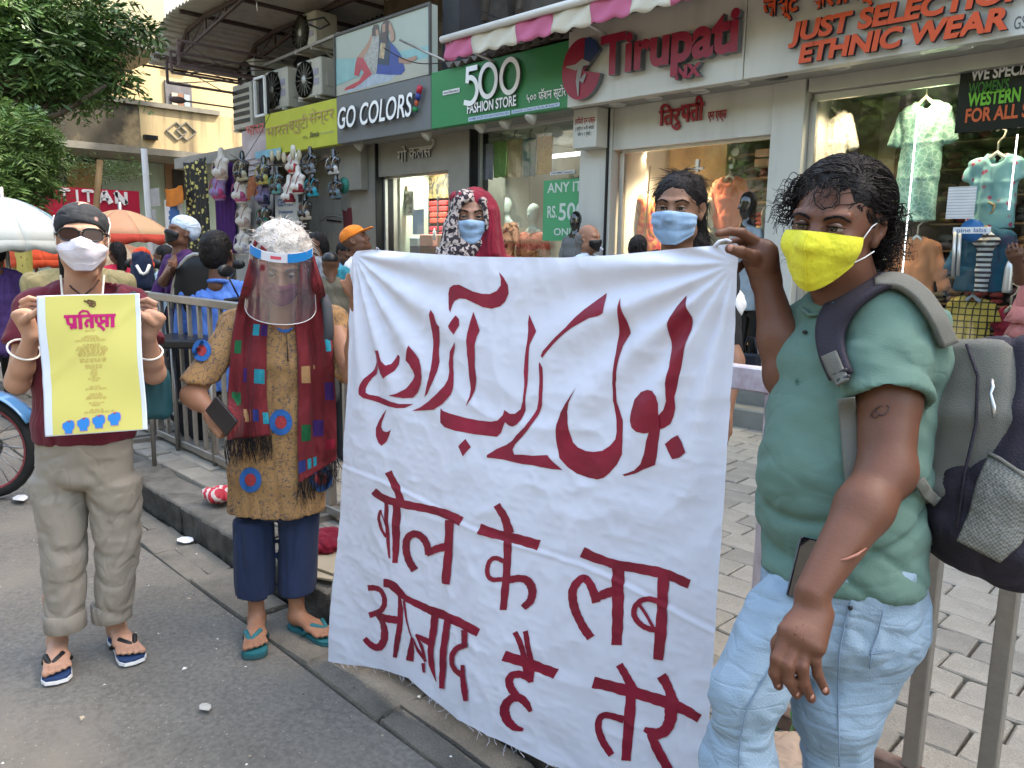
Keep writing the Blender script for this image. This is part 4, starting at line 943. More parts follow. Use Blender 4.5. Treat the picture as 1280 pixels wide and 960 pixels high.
def hand_sdf(s,wrist,d,palmn,k=1.0,curl=(.3,.35,.4,.5),spread=.06,thumb=(.5,.3),side=1,wr=.026,fl=1.0,bend2=1.2):
 0
 d=nrm(d);pn=np.asarray(palmn,float);pn=nrm(pn-d*(pn@d));sx=np.cross(d,pn)*side
 w=np.asarray(wrist,float);L=.088*k;lens=[.072,.080,.074,.058];rad=[.0092,.0095,.0090,.0078]
 s.ecap(w,w+d*L*.45,(wr*k,wr*.68*k),(.036*k,.016*k),sx,.012)
 s.ecap(w+d*L*.3,w+d*L*.9,(.034*k,.0155*k),(.040*k,.0125*k),sx,.012)
 s.ell(w+d*L*.42+sx*.024*k+pn*.008*k,np.array([.017,.030,.015])*k,np.stack([sx,d,pn],1),.012)
 tips=[]
 for i in range(4):
  off=(.030-.0205*i)*k;base=w+d*(L*(.98 if i in(1,2)else(.93 if i==0 else .86)))+sx*off
  a0=spread*(1.5-i);dd=nrm(d*math.cos(a0)+sx*math.sin(a0));b=curl[i];p=base-dd*.012*k;r0=rad[i]*k;ang=0;l=lens[i]*k*fl
  for j,f_ in enumerate((.44,.31,.25)):
   ang+=b*(bend2 if j==1 else 1.0);v=dd*math.cos(ang)+pn*math.sin(ang);q=p+v*(l*f_+(.012*k if j==0 else 0));r1=r0*(.93 if j<2 else .86)
   s.cap(p,q,r0,r1,.0035 if j else .008);s.ell(q,(r1*1.06,)*3,None,.002);p,r0=q,r1
  tips.append(p)
 tb=w+d*L*.28+sx*.026*k+pn*.006*k;to,tn=thumb;v=nrm(d*math.cos(to)+sx*math.sin(to)+pn*tn);p1=tb+v*.036*k
 v2=nrm(d*math.cos(to*.55)+sx*math.sin(to*.55)+pn*(tn+.25));p2=p1+v2*.032*k;v3=nrm(d*math.cos(to*.35)+sx*math.sin(to*.3)+pn*(tn+.35));p3=p2+v3*.022*k
 s.cap(tb,p1,.0155*k,.0120*k,.010);s.cap(p1,p2,.0118*k,.0102*k,.004);s.cap(p2,p3,.0104*k,.0086*k,.003);tips.append(p3)
 return tips
def fpart(name,s,m,parent,amp=0,freq=12,stretch=(1,1,.35),seed=1,R=None,rel=0,label=None,ridge=True):
 v,f=s.mesh()
 if rel:v=relax(v,f,rel)
 if amp:v=wrinkle(v,f,amp,freq,stretch,seed,R,ridge)
 return part(name,(v,f),m,parent,label=label)
def joinmesh(*vf):
 V_,F_,n=[],[],0
 for v,f in vf:V_.append(v);F_.append(f+n);n+=len(v)
 return np.concatenate(V_),np.concatenate(F_)
def hair_strands(parent,roots,dirs,n,length,r,curl=.01,gravity=.5,m=None,name='hair_strands',seed=0,seg=9,wave=22.,cling=None):
 rr=random.Random(seed);mb=MB()
 for i in range(n):
  j=rr.randrange(len(roots));p=np.array(roots[j],float)+np.array([rr.gauss(0,.003)for _ in range(3)]);d=nrm(np.array(dirs[j])+np.array([rr.gauss(0,.18)for _ in range(3)]))
  L=length*rr.uniform(.6,1.25);ph=rr.uniform(0,6.28);a=nrm(np.cross(d,[0,0,1.0])+1e-4);b=np.cross(d,a);pts=[]
  for q in range(seg):
   t=q/(seg-1);base=p+d*L*t-V(0,0,gravity*L*t*t);c_=curl*min(1,t*3);pts.append(base+a*c_*math.sin(ph+wave*L*t*4)+b*c_*math.cos(ph+wave*L*t*4))
  if cling is not None:pts=[cling(x)for x in pts]
  mb.tube(pts,np.linspace(r,r*.3,seg),4,cap=False)
 return part(name,mb,m,parent,kind='stuff')
m_hair=M('hair_black',(.009,.007,.007),.55,.25,40,.5,180,spec=.2)
m_hairb=M('hair_dark_brown',(.02,.014,.011),.4,.3,40,.5,180,spec=.5)
m_glass=glass_mat('shop_glass',(.95,.97,.96),.025);m_glass2=glass_mat('shop_glass_reflective',(.92,.96,.93),.07)
def glass(lbl,x0,x1,z0,z1,Y,m,seams=0):
 t=thing('shop_window',lbl,'window',((x0+x1)/2,Y,z0))
 n=seams+1
 for k in range(n):
  a=x0+(x1-x0)*k/n;b=x0+(x1-x0)*(k+1)/n;mb=MB();mb.b2((a+.003,Y,z0),(b-.003,Y+.01,z1));part('pane',mb,m,t)
 mb=MB()
 for a,b in(((x0,z0),(x1,z0)),((x0,z1),(x1,z1))):mb.bar((a[0],Y+.005,a[1]),(b[0],Y+.005,b[1]),.04,.05)
 for x in(x0,x1):mb.bar((x,Y+.005,z0+.02),(x,Y+.005,z1-.02),.05,.04)
 part('frame',mb,m_alu,t);return t
FZ=.46
glass('glass front of the narrow beige shop behind the orange cap',xA1+.04,xB0,FZ,zh0+.0,YG+.06,m_glass,1)
glass('large reflective window of the green sign shop',xB1+.04,xC0,FZ,ZB+.02,YG+.06,m_glass2,1)
glass('glass door and window under the red Hindi header',XS(772,YG),xD0,FZ,zh,YG+.06,m_glass,2)
g4=glass('wide shop window behind the man with the backpack',xD1+.03,1.9,FZ,ZS(1010,122,YG),YG+.06,m_glass,1)
mb=MB();mb.b2((xD1+.02,YG-.04,ZS(1010,122,YG)+.03),(1.95,YG+.12,ZB+.024));tag(part('window_head',mb,m_alu),'long metal head rail over the widest shop window','rail')
def wall(name,lbl,lo,hi,m,cat='panel'):
 mb=MB();mb.b2(lo,hi);return tag(part(name,mb,m),lbl,cat)
m_mint=M('mint_wall',(.44,.47,.36),.6,.04,2);m_warm=M('warm_wall',(.55,.43,.27),.5,.08,3)
m_emw=M('warm_lamp',(1,.85,.6),.5,0,emit=(1.0,.80,.48),es=3.0);m_tube=M('tube_lamp',(1,1,1),.5,0,emit=(.93,.97,1.0),es=.8)
def spotlamp(name,p,watt,col=(1,.80,.52),ang=120,r=.05,tgt=(0,.1,-1)):
 l=bpy.data.lights.new(name,'SPOT');l.energy=watt;l.color=col;l.spot_size=R_(ang);l.spot_blend=.8;l.shadow_soft_size=r
 o=bpy.data.objects.new(name,l);COL.objects.link(o);o.location=tuple(p);o.rotation_euler=Vector(-np.asarray(tgt,float)).to_track_quat('Z','Y').to_euler();return o
def lamp(lbl,p,watt,col=(1,.80,.52),r=.06,m=None,grp=None,emz=.0):
 t=thing('ceiling_lamp',lbl,'lamp',p,grp);mb=MB();mb.lathe([(0,-.012),(r,-.012),(r*1.1,.0)],p,18);part('lens',mb,m or m_emw,t)
 mb=MB();mb.lathe([(r*1.1,-.014),(r*1.35,-.008),(r*1.35,.004)],p,18);part('ring',mb,m_lens,t)
 spotlamp('lamp_light',V(*p)-V(0,0,.03),watt,col)
wall('wall_panel','pale mint inner wall of the narrow beige shop',(xA0+.2,8.2,FZ),(xB0+.2,8.25,ZB),m_mint)
wall('wall_panel','mint side wall left inside the narrow beige shop',(xA1+.0,YG+.3,FZ),(xA1+.04,8.19,ZB),m_mint)
def pic(name,lbl,px0,py0,px1,py1,Y,m,mf=None,cat='picture',th=.02):
 a=onY(px0,py0,Y);b=onY(px1,py1,Y);t=thing(name,lbl,cat,((a[0]+b[0])/2,Y,b[2]));mb=MB();mb.b2((a[0],Y-th,b[2]),(b[0],Y,a[2]));part('sheet',mb,m,t)
 if mf is not None:
  mb=MB()
  for p,q in(((a[0],b[2]),(a[0],a[2])),((b[0],b[2]),(b[0],a[2])),((a[0],a[2]),(b[0],a[2])),((a[0],b[2]),(b[0],b[2]))):mb.bar((p[0],Y-th,p[1]),(q[0]+.0005,Y-th,q[1]),.03,.03)
  part('frame',mb,mf,t)
 return t
pic('framed_picture','small framed picture on the mint wall',504,241,519,268,6.35,two('pic_a',(.55,.52,.45),(.25,.2,.18),'noise',14,.5),m_white)
pic('photo_panel','dark golden photo panel above the red clothes stacks',526,206,562,247,6.74,two('pic_b',(.03,.025,.02),(.42,.27,.08),'noise',7,.55,soft=.15,dist=1.5),None)
pic('notice','printed paper notice stuck inside the narrow shop window',516,262,530,293,6.1,two('pic_c',(.6,.63,.66),(.35,.36,.42),'wave',30,.75,axis='Z',soft=.1),None,'notice',.004)
strip_=pic('notice','small brown card on the mint wall above the framed picture',501,233,511,240,6.34,M('card_brown',(.2,.15,.12),.6),None,'notice')
t=thing('clothes_shelf','shelf unit packed with folded red clothes','shelf',onY(540,300,6.75))
a=onY(526,249,6.75);b=onY(562,325,6.75);W3=(b[0]-a[0])/3
mb=MB();mb.b2((a[0]-.03,6.77,FZ),(b[0],7.1,a[2]+.02));part('carcass',mb,m_dark,t)
r=random.Random(2)
for c_ in range(3):
 mb=MB();mb.b2((a[0]+c_*W3-.012,6.71,FZ),(a[0]+c_*W3+.012,6.769,a[2]+.02));part('divider',mb,m_dark,t)
 z=a[2]-.03
 for row in range(13):
  col=[(.50,.03,.03),(.55,.06,.04),(.32,.02,.04),(.12,.02,.03),(.42,.04,.12),(.45,.10,.12)][min(5,row//2)]if row<12 else(.1,.1,.1)
  mb=MB();h=.075;mb.box((a[0]+(c_+.5)*W3+r.uniform(-.01,.01),6.74,z-h/2),(W3*.42,.028,h*.42),0,None,.012);part('folded_garment',mb,M('fold_%d'%min(5,row//2),col,.8,.15,20),t);z-=h+(.03 if row%4==3 else 0)
t=thing('counter','low counter with pale and pink boxes inside the narrow shop','counter',onY(525,310,6.5))
for(p0,q0,p1,q1,c)in((497,297,522,308,(.33,.38,.40)),(497,307,522,330,(.03,.05,.10)),(524,293,541,308,(.50,.26,.22)),(546,293,560,330,(.50,.30,.22)),(524,309,541,330,(.08,.03,.03))):
 a=onY(p0,q0,6.4);b=onY(p1,q1,6.4);mb=MB();mb.b2((a[0],6.4,b[2]),(b[0],6.6,a[2]),0,.01);part('box',mb,M('bx%d%d'%(p0,q0),c,.6),t)
a=onY(543,286,6.3);mb=MB();mb.lathe([(.02,-.14),(.022,-.03),(.008,-.02),(.012,.0),(0,.01)],a,10);tag(part('bottle',mb,M('bottle_clear',(.6,.6,.6),.2)),'small pump bottle standing on the counter in the narrow shop','bottle')
mb=MB();p=onz(520,214,ZB-.03);lamp('lit ceiling panel inside the narrow beige shop',(XS(530,6.4),6.4,ZB-.02),45,(.95,1,.9),.08,m_tube)
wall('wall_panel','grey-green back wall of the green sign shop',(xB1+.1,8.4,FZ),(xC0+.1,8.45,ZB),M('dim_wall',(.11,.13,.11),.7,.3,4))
m_cl={}
def cloth(nm,col,**k):return M('cloth_'+nm,col,.85,.12,9,.35,260,sheen=.3,**k)
for(p0,p1,py0,py1,col,c2,lb)in((603,617,181,224,(.30,.27,.38),(.38,.34,.44),'lilac'),(617,633,178,221,(.13,.27,.06),(.22,.36,.10),'green'),(634,652,175,221,(.50,.27,.13),(.55,.38,.22),'peach'),(654,670,174,220,(.01,.08,.14),(.03,.14,.18),'dark blue'),(671,690,172,217,(.45,.17,.03),(.55,.28,.08),'orange')):
 a=onY(p0,py0,6.09);b=onY(p1,py1,6.09);t=thing('folded_suit',lb+' folded suit piece hanging in the row behind the green sign shop window','clothing',((a[0]+b[0])/2,6.09,b[2]),'folded suit pieces hanging in a row')
 n=14;P=np.zeros((22,n,3))
 for i,v in enumerate(np.linspace(0,1,22)):
  for j,u in enumerate(np.linspace(0,1,n)):P[i,j]=(a[0]+(b[0]-a[0])*u,6.09+.012*math.sin(u*9+v*2)+.008*math.sin(u*25),a[2]+(b[2]-a[2])*v+.006*math.sin(u*14))
 mb=MB();mb.grid(P,0,True);part('cloth',mb,two('suit_'+lb.replace(' ','_'),col,c2,'vor',30,.3,soft=.15),t,solid=.012)
 mb=MB();mb.tube([((a[0]+b[0])/2,6.09,a[2]),((a[0]+b[0])/2,6.09,a[2]+.07),((a[0]+b[0])/2+.02,6.09,a[2]+.09),((a[0]+b[0])/2+.03,6.09,a[2]+.07)],.004,5);part('hook',mb,m_black,t)
mb=MB();a=onY(598,170,6.09);b=onY(694,160,6.09);mb.tube([(a[0],6.09,a[2]+.02),(b[0],6.09,a[2]+.02)],.012,8);tag(part('rail',mb,m_alu),'chrome rail holding the folded suit pieces','rail')
a=onY(680,225,YG+.04);b=onY(735,330,YG+.04);zA=onY(680,226,YG+.04)[2];zB_=onY(680,301,YG+.04)[2]
t=thing('poster','green ANY ITEM RS.500 ONLY poster in the shop window','poster',((a[0]+xC0)/2,YG+.04,zB_));x1_=xC0+.02
mb=MB();mb.b2((a[0],YG+.035,zB_),(x1_,YG+.052,zA));part('sheet',mb,M('poster_green',(.09,.36,.16),.5,.04,2),t)
for s_,px0,px1,py,h in(('ANY ITEM',684,744,241,.135),('RS.',684,696,272,.165),('500/-',698,744,275,.235),('ONLY',692,724,294,.10)):
 p=onY(px0,py,YG+.03);q=onY(px1,py,YG+.03);mb=MB();flat_text(mb,s_,V(p[0],YG+.031,p[2]),EX,EY,h=h,width=q[0]-p[0],bold=.018)
 o=part('lettering',mb,M('pale_letter',(.62,.70,.62),.5,.02),t)
a=onY(664,233,YG+.05);b=onY(679,228,YG+.05)
strip(thing('sticker','thin white sticker strip on the window above the green poster','sticker',a),688,215,719,211,4,m_cream,'CASH MEMO Compulsory',m_ink,Y=YG+.055)
mb=MB();p=onz(705,194,ZB-.12);mb.box(p,(.30,.03,.02),0);tag(part('tube_light',mb,m_tube),'lit tube light inside the green sign shop','lamp')
lamp('lit ceiling lamp inside the green sign shop',(XS(650,7.2),6.9,ZB-.02),40,(.95,1,.95),.06,m_tube);lamp('fill lamp added near the front of the green sign shop',(XS(640,6.2),6.25,ZB-.02),14,(.95,1,.95),.05,m_tube)  # the front lamp is added to brighten the suit pieces behind the glass
mb=MB();a=onY(600,255,7.5);b=onY(625,262,7.5);mb.b2((a[0],7.5,FZ),(b[0]+.5,8.0,a[2]-.1));tag(part('rack',mb,m_dark),'dark clothes rack at the left inside the green sign shop','rack')
def garment(lbl,px,py,wpx,hpx,Y,m,sleeve=1.0,sl_len=.6,flare=1.15,hanger=True,dep=.05,name='hanging_garment',neck='round',open_=None,hang_m=None,cat='clothing',group=None,angle=0.):
 a=onY(px,py,Y);sc_=abs(onY(px+10,py,Y)[0]-onY(px-10,py,Y)[0])/20;scz=abs(onY(px,py+10,Y)[2]-onY(px,py-10,Y)[2])/20
 w=wpx*sc_/2;h=hpx*scz;t=thing(name,lbl,cat,(a[0],Y,a[2]-h),group)
 s=SDF((a[0]-w*1.9-.05,Y-dep-.06,a[2]-h-.04),(a[0]+w*1.9+.05,Y+dep+.06,a[2]+.09),.013);sd=EX
 z=lambda f_:V(a[0],Y,a[2]-h*f_)
 s.ecap(z(.06),z(.32),(w*.80,dep*.8),(w*.80,dep),sd,.02,capr=.4);s.ecap(z(.32),z(.62),(w*.80,dep),(w*.82*(1+(flare-1)*.4),dep),sd,.02,capr=.3);s.ecap(z(.62),z(1.0),(w*.82*(1+(flare-1)*.4),dep),(w*.85*flare,dep*1.1),sd,.02,capr=.3)
 for q in(-1,1):
  p0=z(.03)+V(q*w*.15,0,.03);p1=z(.07)+V(q*w*.72,0,0);s.ecap(p0,p1,(.035,dep*.7),(.05,dep*.75),(0,0,1),.03)
  if sleeve:dv=nrm(V(q*.32,0,-1));p2=p1+dv*sl_len*h*.5;s2=s.like();s2.ecap(p1,p2,(w*.30,dep*.7),(w*.27*sleeve,dep*.6),EX,.02,capr=.3);s2.cut(p2-dv*.02,dv);s.merge(s2,.015)
 s.cut(z(.99),(0,0,-1))
 if neck=='v':s.ecap(z(-.08)+V(0,-dep,0),z(.22)+V(0,-dep,0),(w*.34,dep),(.012,dep),sd,.004,'sub')
 else:s.ell(z(-.01)+V(0,-dep*.6,.02),(w*.33,dep*1.3,h*.07+.02),None,.005,'sub')
 o=fpart('cloth',s,m,t,.010,11,(1,1,.28),int(px))
 if hanger:
  mb=MB();hm=hang_m or m_crm;mb.tube([z(.055)+V(-w*.6,0,0),z(.02)+V(-w*.2,0,.03),z(0)+V(0,0,.05),z(.02)+V(w*.2,0,.03),z(.055)+V(w*.6,0,0)],.014,6)
  top=z(0)+V(0,0,.05);mb.tube([top,top+V(0,0,.07),top+V(.03,0,.10),top+V(.035,0,.14),top+V(0,0,.16),top+V(-.02,0,.14)],.007,6);part('hanger',mb,hm,t)
 return t,o
def lace(nm,c1,c2,sc=22):return two('lace_'+nm,c1,c2,'vedge',sc,.06,soft=.05,bump=.3)
wall('backdrop_panel','tall olive beige backdrop panel behind the cream kurta',(XS(1066,6.9),6.9,FZ),(XS(1093,6.9),6.93,ZB),M('olive_panel',(.25,.19,.085),.5,.12,3))
wall('backdrop_panel','pale beige backdrop panel beside the olive one',(XS(1093,6.9)+.005,6.88,FZ),(XS(1118,6.9),6.92,ZB),M('pale_panel',(.40,.33,.22),.45,.12,3))
wall('backdrop_panel','cream wall at the far left inside the wide window',(XS(1003,6.9),6.92,FZ),(XS(1066,6.9)-.005,6.96,ZB),M('cream_panel',(.46,.39,.29),.5,.1,3))
wall('column_brown','brown wooden column behind the teal kurta',(XS(1119,6.95),6.86,FZ),(XS(1132,6.95),7.0,ZB),M('brown_wood',(.12,.06,.035),.5,.3,12),'column')
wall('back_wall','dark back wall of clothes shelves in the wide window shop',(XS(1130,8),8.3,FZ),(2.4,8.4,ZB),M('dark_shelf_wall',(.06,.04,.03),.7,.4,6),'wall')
t=thing('clothes_shelf','deep shelves heaped with rolled dark clothes behind the hanging garments','shelf',(XS(1200,7.6),7.6,FZ));r=random.Random(9)
x0_,x1_=XS(1165,7.4),1.6
for row in range(10):
 z=FZ+.15+row*.225;mb=MB();mb.b2((x0_,7.4,z-.012),(x1_,8.0,z));part('shelf_board',mb,M('shelf_edge',(.25,.17,.09),.5),t)
 x=x0_+.05
 while x<x1_-.1:
  w=r.uniform(.10,.2);hh=r.uniform(.05,.085);col=r.choice([(.20,.11,.05),(.07,.08,.05),(.18,.03,.03),(.06,.05,.06),(.25,.2,.12),(.04,.06,.08)]);mb=MB()
  for st in range(2):mb.sphere((x+w/2,7.46+r.uniform(0,.04),z+hh*.5+st*hh*.85+.003),(w*.5,.09,hh*.5),10)
  part('clothes_pile',mb,M('pile_%d'%int(col[0]*1000+col[1]*100),col,.8,.3,20,.4,60),t);x+=w+.01
lace_c=lace('cream',(.62,.60,.53),(.42,.40,.34),26);lace_t=lace('teal',(.34,.52,.44),(.16,.33,.27),24)
garment('cream lace kurta hanging at the left of the wide shop window',1040,142,52,120,6.35,lace_c,1.0,.75)
garment('long teal lace kurta hanging in the middle of the wide shop window',1157,130,66,150,6.25,lace_t,1.0,.62,1.0)
fl=two('floral_teal',(.42,.05,.12),(.20,.40,.40),'vor',17,.23,soft=.06,c3=(.21,.42,.42))
garment('pale teal flowered top hanging at the right of the wide shop window',1246,200,72,88,6.2,fl,1.1,.55,1.1)
garment('peach v-neck kurta hanging below the teal kurta',1146,303,62,98,6.3,cloth('peach',(.62,.25,.11)),1.0,1.2,1.1,neck='v',hang_m=m_alu)
garment('dark blue open cardigan over a striped top',1232,292,74,74,6.15,cloth('petrol',(.008,.075,.125)),1.0,1.3,1.1,neck='v',hang_m=M('wood_hanger',(.4,.25,.1),.5))
garment('black and white striped top showing inside the blue cardigan',1233,299,24,68,6.10,two('stripe_bw',(.02,.02,.03),(.65,.65,.65),'wave',9,.5,axis='Z'),0,.5,1.0,hanger=False,dep=.045)
garment('yellow and black checked top hanging low behind the backpack strap',1215,378,62,68,6.15,None or two('yellow_check',(.50,.33,.05),(.50,.33,.05),'check',10,.5),1.2,.7,1.1,hang_m=M('hanger_grey',(.4,.42,.48),.4))
garment('dark red embroidered top hanging at the lower right',1262,392,40,60,6.4,cloth('crimson',(.30,.02,.05)),1.0,.6,1.1)
garment('white shirt hanging beside the peach kurta',1098,300,40,90,6.6,cloth('white',(.55,.55,.55)),1.0,.8,1.1,hanger=False)
def grid_mat(name,c1,c2,sc,thr=.93):
 if name in MATS:return MATS[name]
 m=bpy.data.materials.new(name);m.use_nodes=True;MATS[name]=m;nt=m.node_tree;b=nt.nodes['Principled BSDF'];L=nt.links.new;N=nt.nodes.new;b.inputs['Roughness'].default_value=.85
 tc=N('ShaderNodeTexCoord');mxv=None
 for ax in('X','Z'):
  w=N('ShaderNodeTexWave');w.bands_direction=ax;w.inputs['Scale'].default_value=sc;w.inputs['Distortion'].default_value=.4;L(tc.outputs['Object'],w.inputs['Vector'])
  g=N('ShaderNodeMath');g.operation='GREATER_THAN';g.inputs[1].default_value=thr;L(w.outputs['Fac'],g.inputs[0])
  if mxv is None:mxv=g.outputs[0]
  else:a_=N('ShaderNodeMath');a_.operation='MAXIMUM';L(mxv,a_.inputs[0]);L(g.outputs[0],a_.inputs[1]);mxv=a_.outputs[0]
 mx=N('ShaderNodeMixRGB');mx.inputs[1].default_value=(*c1,1);mx.inputs[2].default_value=(*c2,1);L(mxv,mx.inputs[0]);L(mx.outputs[0],b.inputs['Base Color']);return m
for o in bpy.data.objects:
 if o.name.startswith('cloth')and o.data and o.data.materials and o.data.materials[0]and o.data.materials[0].name=='yellow_check':o.data.materials[0]=grid_mat('yellow_window_check',(.50,.34,.06),(.04,.025,.01),7,.9)
t=thing('poster','black poster WE SPECIALISE WOMEN\'S WESTERN FOR ALL SIZE at the top right','poster',onY(1250,165,YG+.05))
a=onY(1202,86,YG+.05);b=onY(1202,166,YG+.05);mb=MB();mb.b2((a[0],YG+.038,b[2]),(a[0]+1.2,YG+.055,a[2]));part('sheet',mb,M('poster_black',(.012,.014,.013),.25,.1),t)
m_lg=M('poster_lime',(.20,.55,.05),.5,.03);m_dg=M('poster_dark_green',(.06,.22,.04),.5);m_po2=M('poster_orange',(.62,.13,.04),.5);m_pw=M('poster_white',(.75,.75,.75),.5)
for s_,px0,px1,py,h,mm,bd in(('WE SPECIALISE IN',1213,1335,101,.105,m_pw,.03),("WOMEN'S",1210,1260,118,.10,m_dg,.02),('WESTERN',1209,1274,133,.12,m_lg,.035),('FOR ALL SIZE',1206,1310,153,.12,m_po2,.03)):
 p=onY(px0,py,YG+.03);q=onY(px1,py-(px1-px0)*.12,YG+.03);mb=MB();flat_text(mb,s_,V(p[0],YG+.030,p[2]),EX,EY,h=h,width=onY(px1,py,YG+.03)[0]-p[0],bold=bd);part('lettering',mb,mm,t)
t=pic('notice','white printed notice on the wide shop window',1186,234,1217,273,YG+.05,two('print_lines',(.72,.72,.72),(.45,.45,.45),'wave',16,.8,axis='Z',soft=.08),None,'notice',.003)
c_=onY(1215,288,YG+.05);t=thing('sticker','round blue card payment sticker on the wide shop window','sticker',c_)
mb=MB();mb.lathe([(0,-.004),(.075,-.004),(.075,.0)],c_,28,0,1);part('disc',mb,M('sticker_blue',(.03,.13,.33),.4),t)
mb=MB();mb.box(c_+V(0,-.008,0),(.115,.003,.022),0,None,.01);part('band',mb,m_pw,t);mb=MB();flat_text(mb,'pine labs',c_+V(-.09,-.013,-.012),EX,EY,h=.04,width=.18);part('print',mb,m_blueink,t)
for(x,y0,y1,rr,lb)in((1200,292,345,.012,'left chrome handle bar of the wide shop window'),(1194,290,346,.012,'second chrome handle bar of the wide shop window')):
 mb=MB();mb.tube([onY(x,y0,YG),onY(x-3,y1,YG)],rr,8);tag(part('handle_bar',mb,m_alu),lb,'handle')
mb=MB();a=onY(1258,366,6.0);mb.lathe([(.028,0),(.03,.02),(.026,.16),(.018,.2),(.010,.21),(0,.23)],a,14);tag(part('spray_bottle',mb,m_alu),'silver cylinder bottle in front of the blue cardigan','bottle')
def ltube(px0,py0,px1,py1,Y,lb,r=.012):
 mb=MB();a=onY(px0,py0,Y);b=onY(px1,py1,Y);mb.tube([a,V(a[0],a[1],b[2])],r,8);tag(part('tube_reflection',mb,m_tube),lb,'lamp')  # glowing tube stands in for a tube light reflected in the window
ltube(1148,133,1148,350,6.18,'long vertical glowing line for a tube light reflection in front of the teal kurta',.005);ltube(1272,168,1272,262,6.12,'short vertical glowing line for a tube light reflection in front of the flowered top',.005)
lamp('warm fill lamp added over the cream kurta',(XS(1045,6.1),6.14,ZB-.02),9);lamp('warm fill lamp added over the teal kurta',(XS(1150,6.1),6.12,ZB-.02),11);lamp('warm fill lamp added over the flowered top',(XS(1250,6.1),6.12,ZB-.02),9)  # fill lamps added just inside the glass to brighten the hanging garments
mb=MB();mb.b2((XS(1145,7.2),7.2,ZS(1150,118,7.2)),(XS(1205,7.2),7.9,ZS(1150,95,7.2)),0);tag(part('light_box',mb,m_warm),'angled warm ceiling box at the top of the wide shop window','ceiling box')
wall('patterned_panel','gold patterned wallpaper panel behind the glass door',(XS(803,7.1),7.1,FZ),(XS(905,7.1),7.14,ZS(850,176,7.1)),two('gold_damask',(.30,.215,.11),(.42,.32,.17),'vor',4.2,.42,soft=.12))
wall('door_jamb','cream lit side wall of the glass door shop',(XS(776,YG+.6)-.25,YG+.5,FZ),(XS(776,YG+.6)-.2,7.1,ZB),M('jamb_cream',(.50,.43,.30),.5,.05),'wall')
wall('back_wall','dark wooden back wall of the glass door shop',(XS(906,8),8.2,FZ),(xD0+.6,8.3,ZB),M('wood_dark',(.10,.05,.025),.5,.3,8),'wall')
lamp('left lit yellow downlight over the glass door',(XS(806,6.45,188),6.45,ZS(806,172,YG)+.02),55,grp='lit yellow downlights');lamp('right lit yellow downlight over the glass door',(XS(853,6.45,188),6.45,ZS(806,172,YG)+.02),55,grp='lit yellow downlights')
t=thing('clothes_shelf','wooden shelves of folded clothes at the right inside the glass door shop','shelf',(XS(945,7.5),7.5,FZ));x0_,x1_=XS(908,7.4),xD0+.35
for row in range(9):
 z=FZ+.1+row*.235;mb=MB();mb.b2((x0_,7.3,z-.02),(x1_,7.9,z));part('shelf_board',mb,M('shelf_wood',(.30,.2,.10),.5),t);x=x0_+.04
 while x<x1_-.1 and row<8:
  w=r.uniform(.12,.22);col=r.choice([(.30,.16,.06),(.10,.09,.05),(.22,.05,.03),(.30,.25,.16),(.12,.05,.04)]);mb=MB()
  for st in range(3):mb.sphere((x+w/2,7.40,z+.025+st*.045),(w*.5,.08,.028),8)
  part('clothes_pile',mb,M('pilet_%d'%int(col[0]*1000+col[1]*100),col,.8,.3,20,.4,60),t);x+=w+.01
garment('orange kurta on a hanger behind the glass door',912,226,44,72,6.5,cloth('orange_kurta',(.55,.09,.03)),1.0,.6,1.05)
for px,lb in((919,'white round price tag hanging left behind the door glass'),(914,'small round tag above the orange kurta')):
 mb=MB();mb.lathe([(0,-.003),(.035 if px==919 else .02,-.003),(.035 if px==919 else .02,.003),(0,.003)],onY(px,190 if px==919 else 208,6.3),16,0,1);tag(part('price_tag',mb,m_cream),lb,'tag')
for(a_,b_,c__,d_)in((944,192,962,207),):
 a=onY(a_,b_,7.2);b=onY(c__,d_,7.2)
 for k in range(2):mb=MB();mb.b2((a[0],7.2,b[2]+k*.09),(b[0],7.4,b[2]+k*.09+.07));tag(part('carton',mb,M('carton_white',(.45,.42,.36),.6)),['lower','upper'][k]+' pale flat carton on the top shelf behind the glass door','carton','cartons on the top shelf')
mb=MB();p=onY(872,208,YG+.04);mb.bar(p+V(-.06,0,-.02),p+V(.06,0,-.02),.03,.02);mb.bar(p+V(0,-.0,-.05),p+V(0,0,.06),.03,.024);tag(part('door_lock',mb,m_alu),'small steel lock plates in the middle of the glass door','lock')
mb=MB();mb.tube([onY(813,208,5.8),onY(806,290,5.7),onY(804,330,5.65)],.006,6);tag(part('wooden_stick',mb,M('stick_wood',(.42,.28,.16),.6)),'thin upright wooden stick beside the woman in the blue mask','stick')
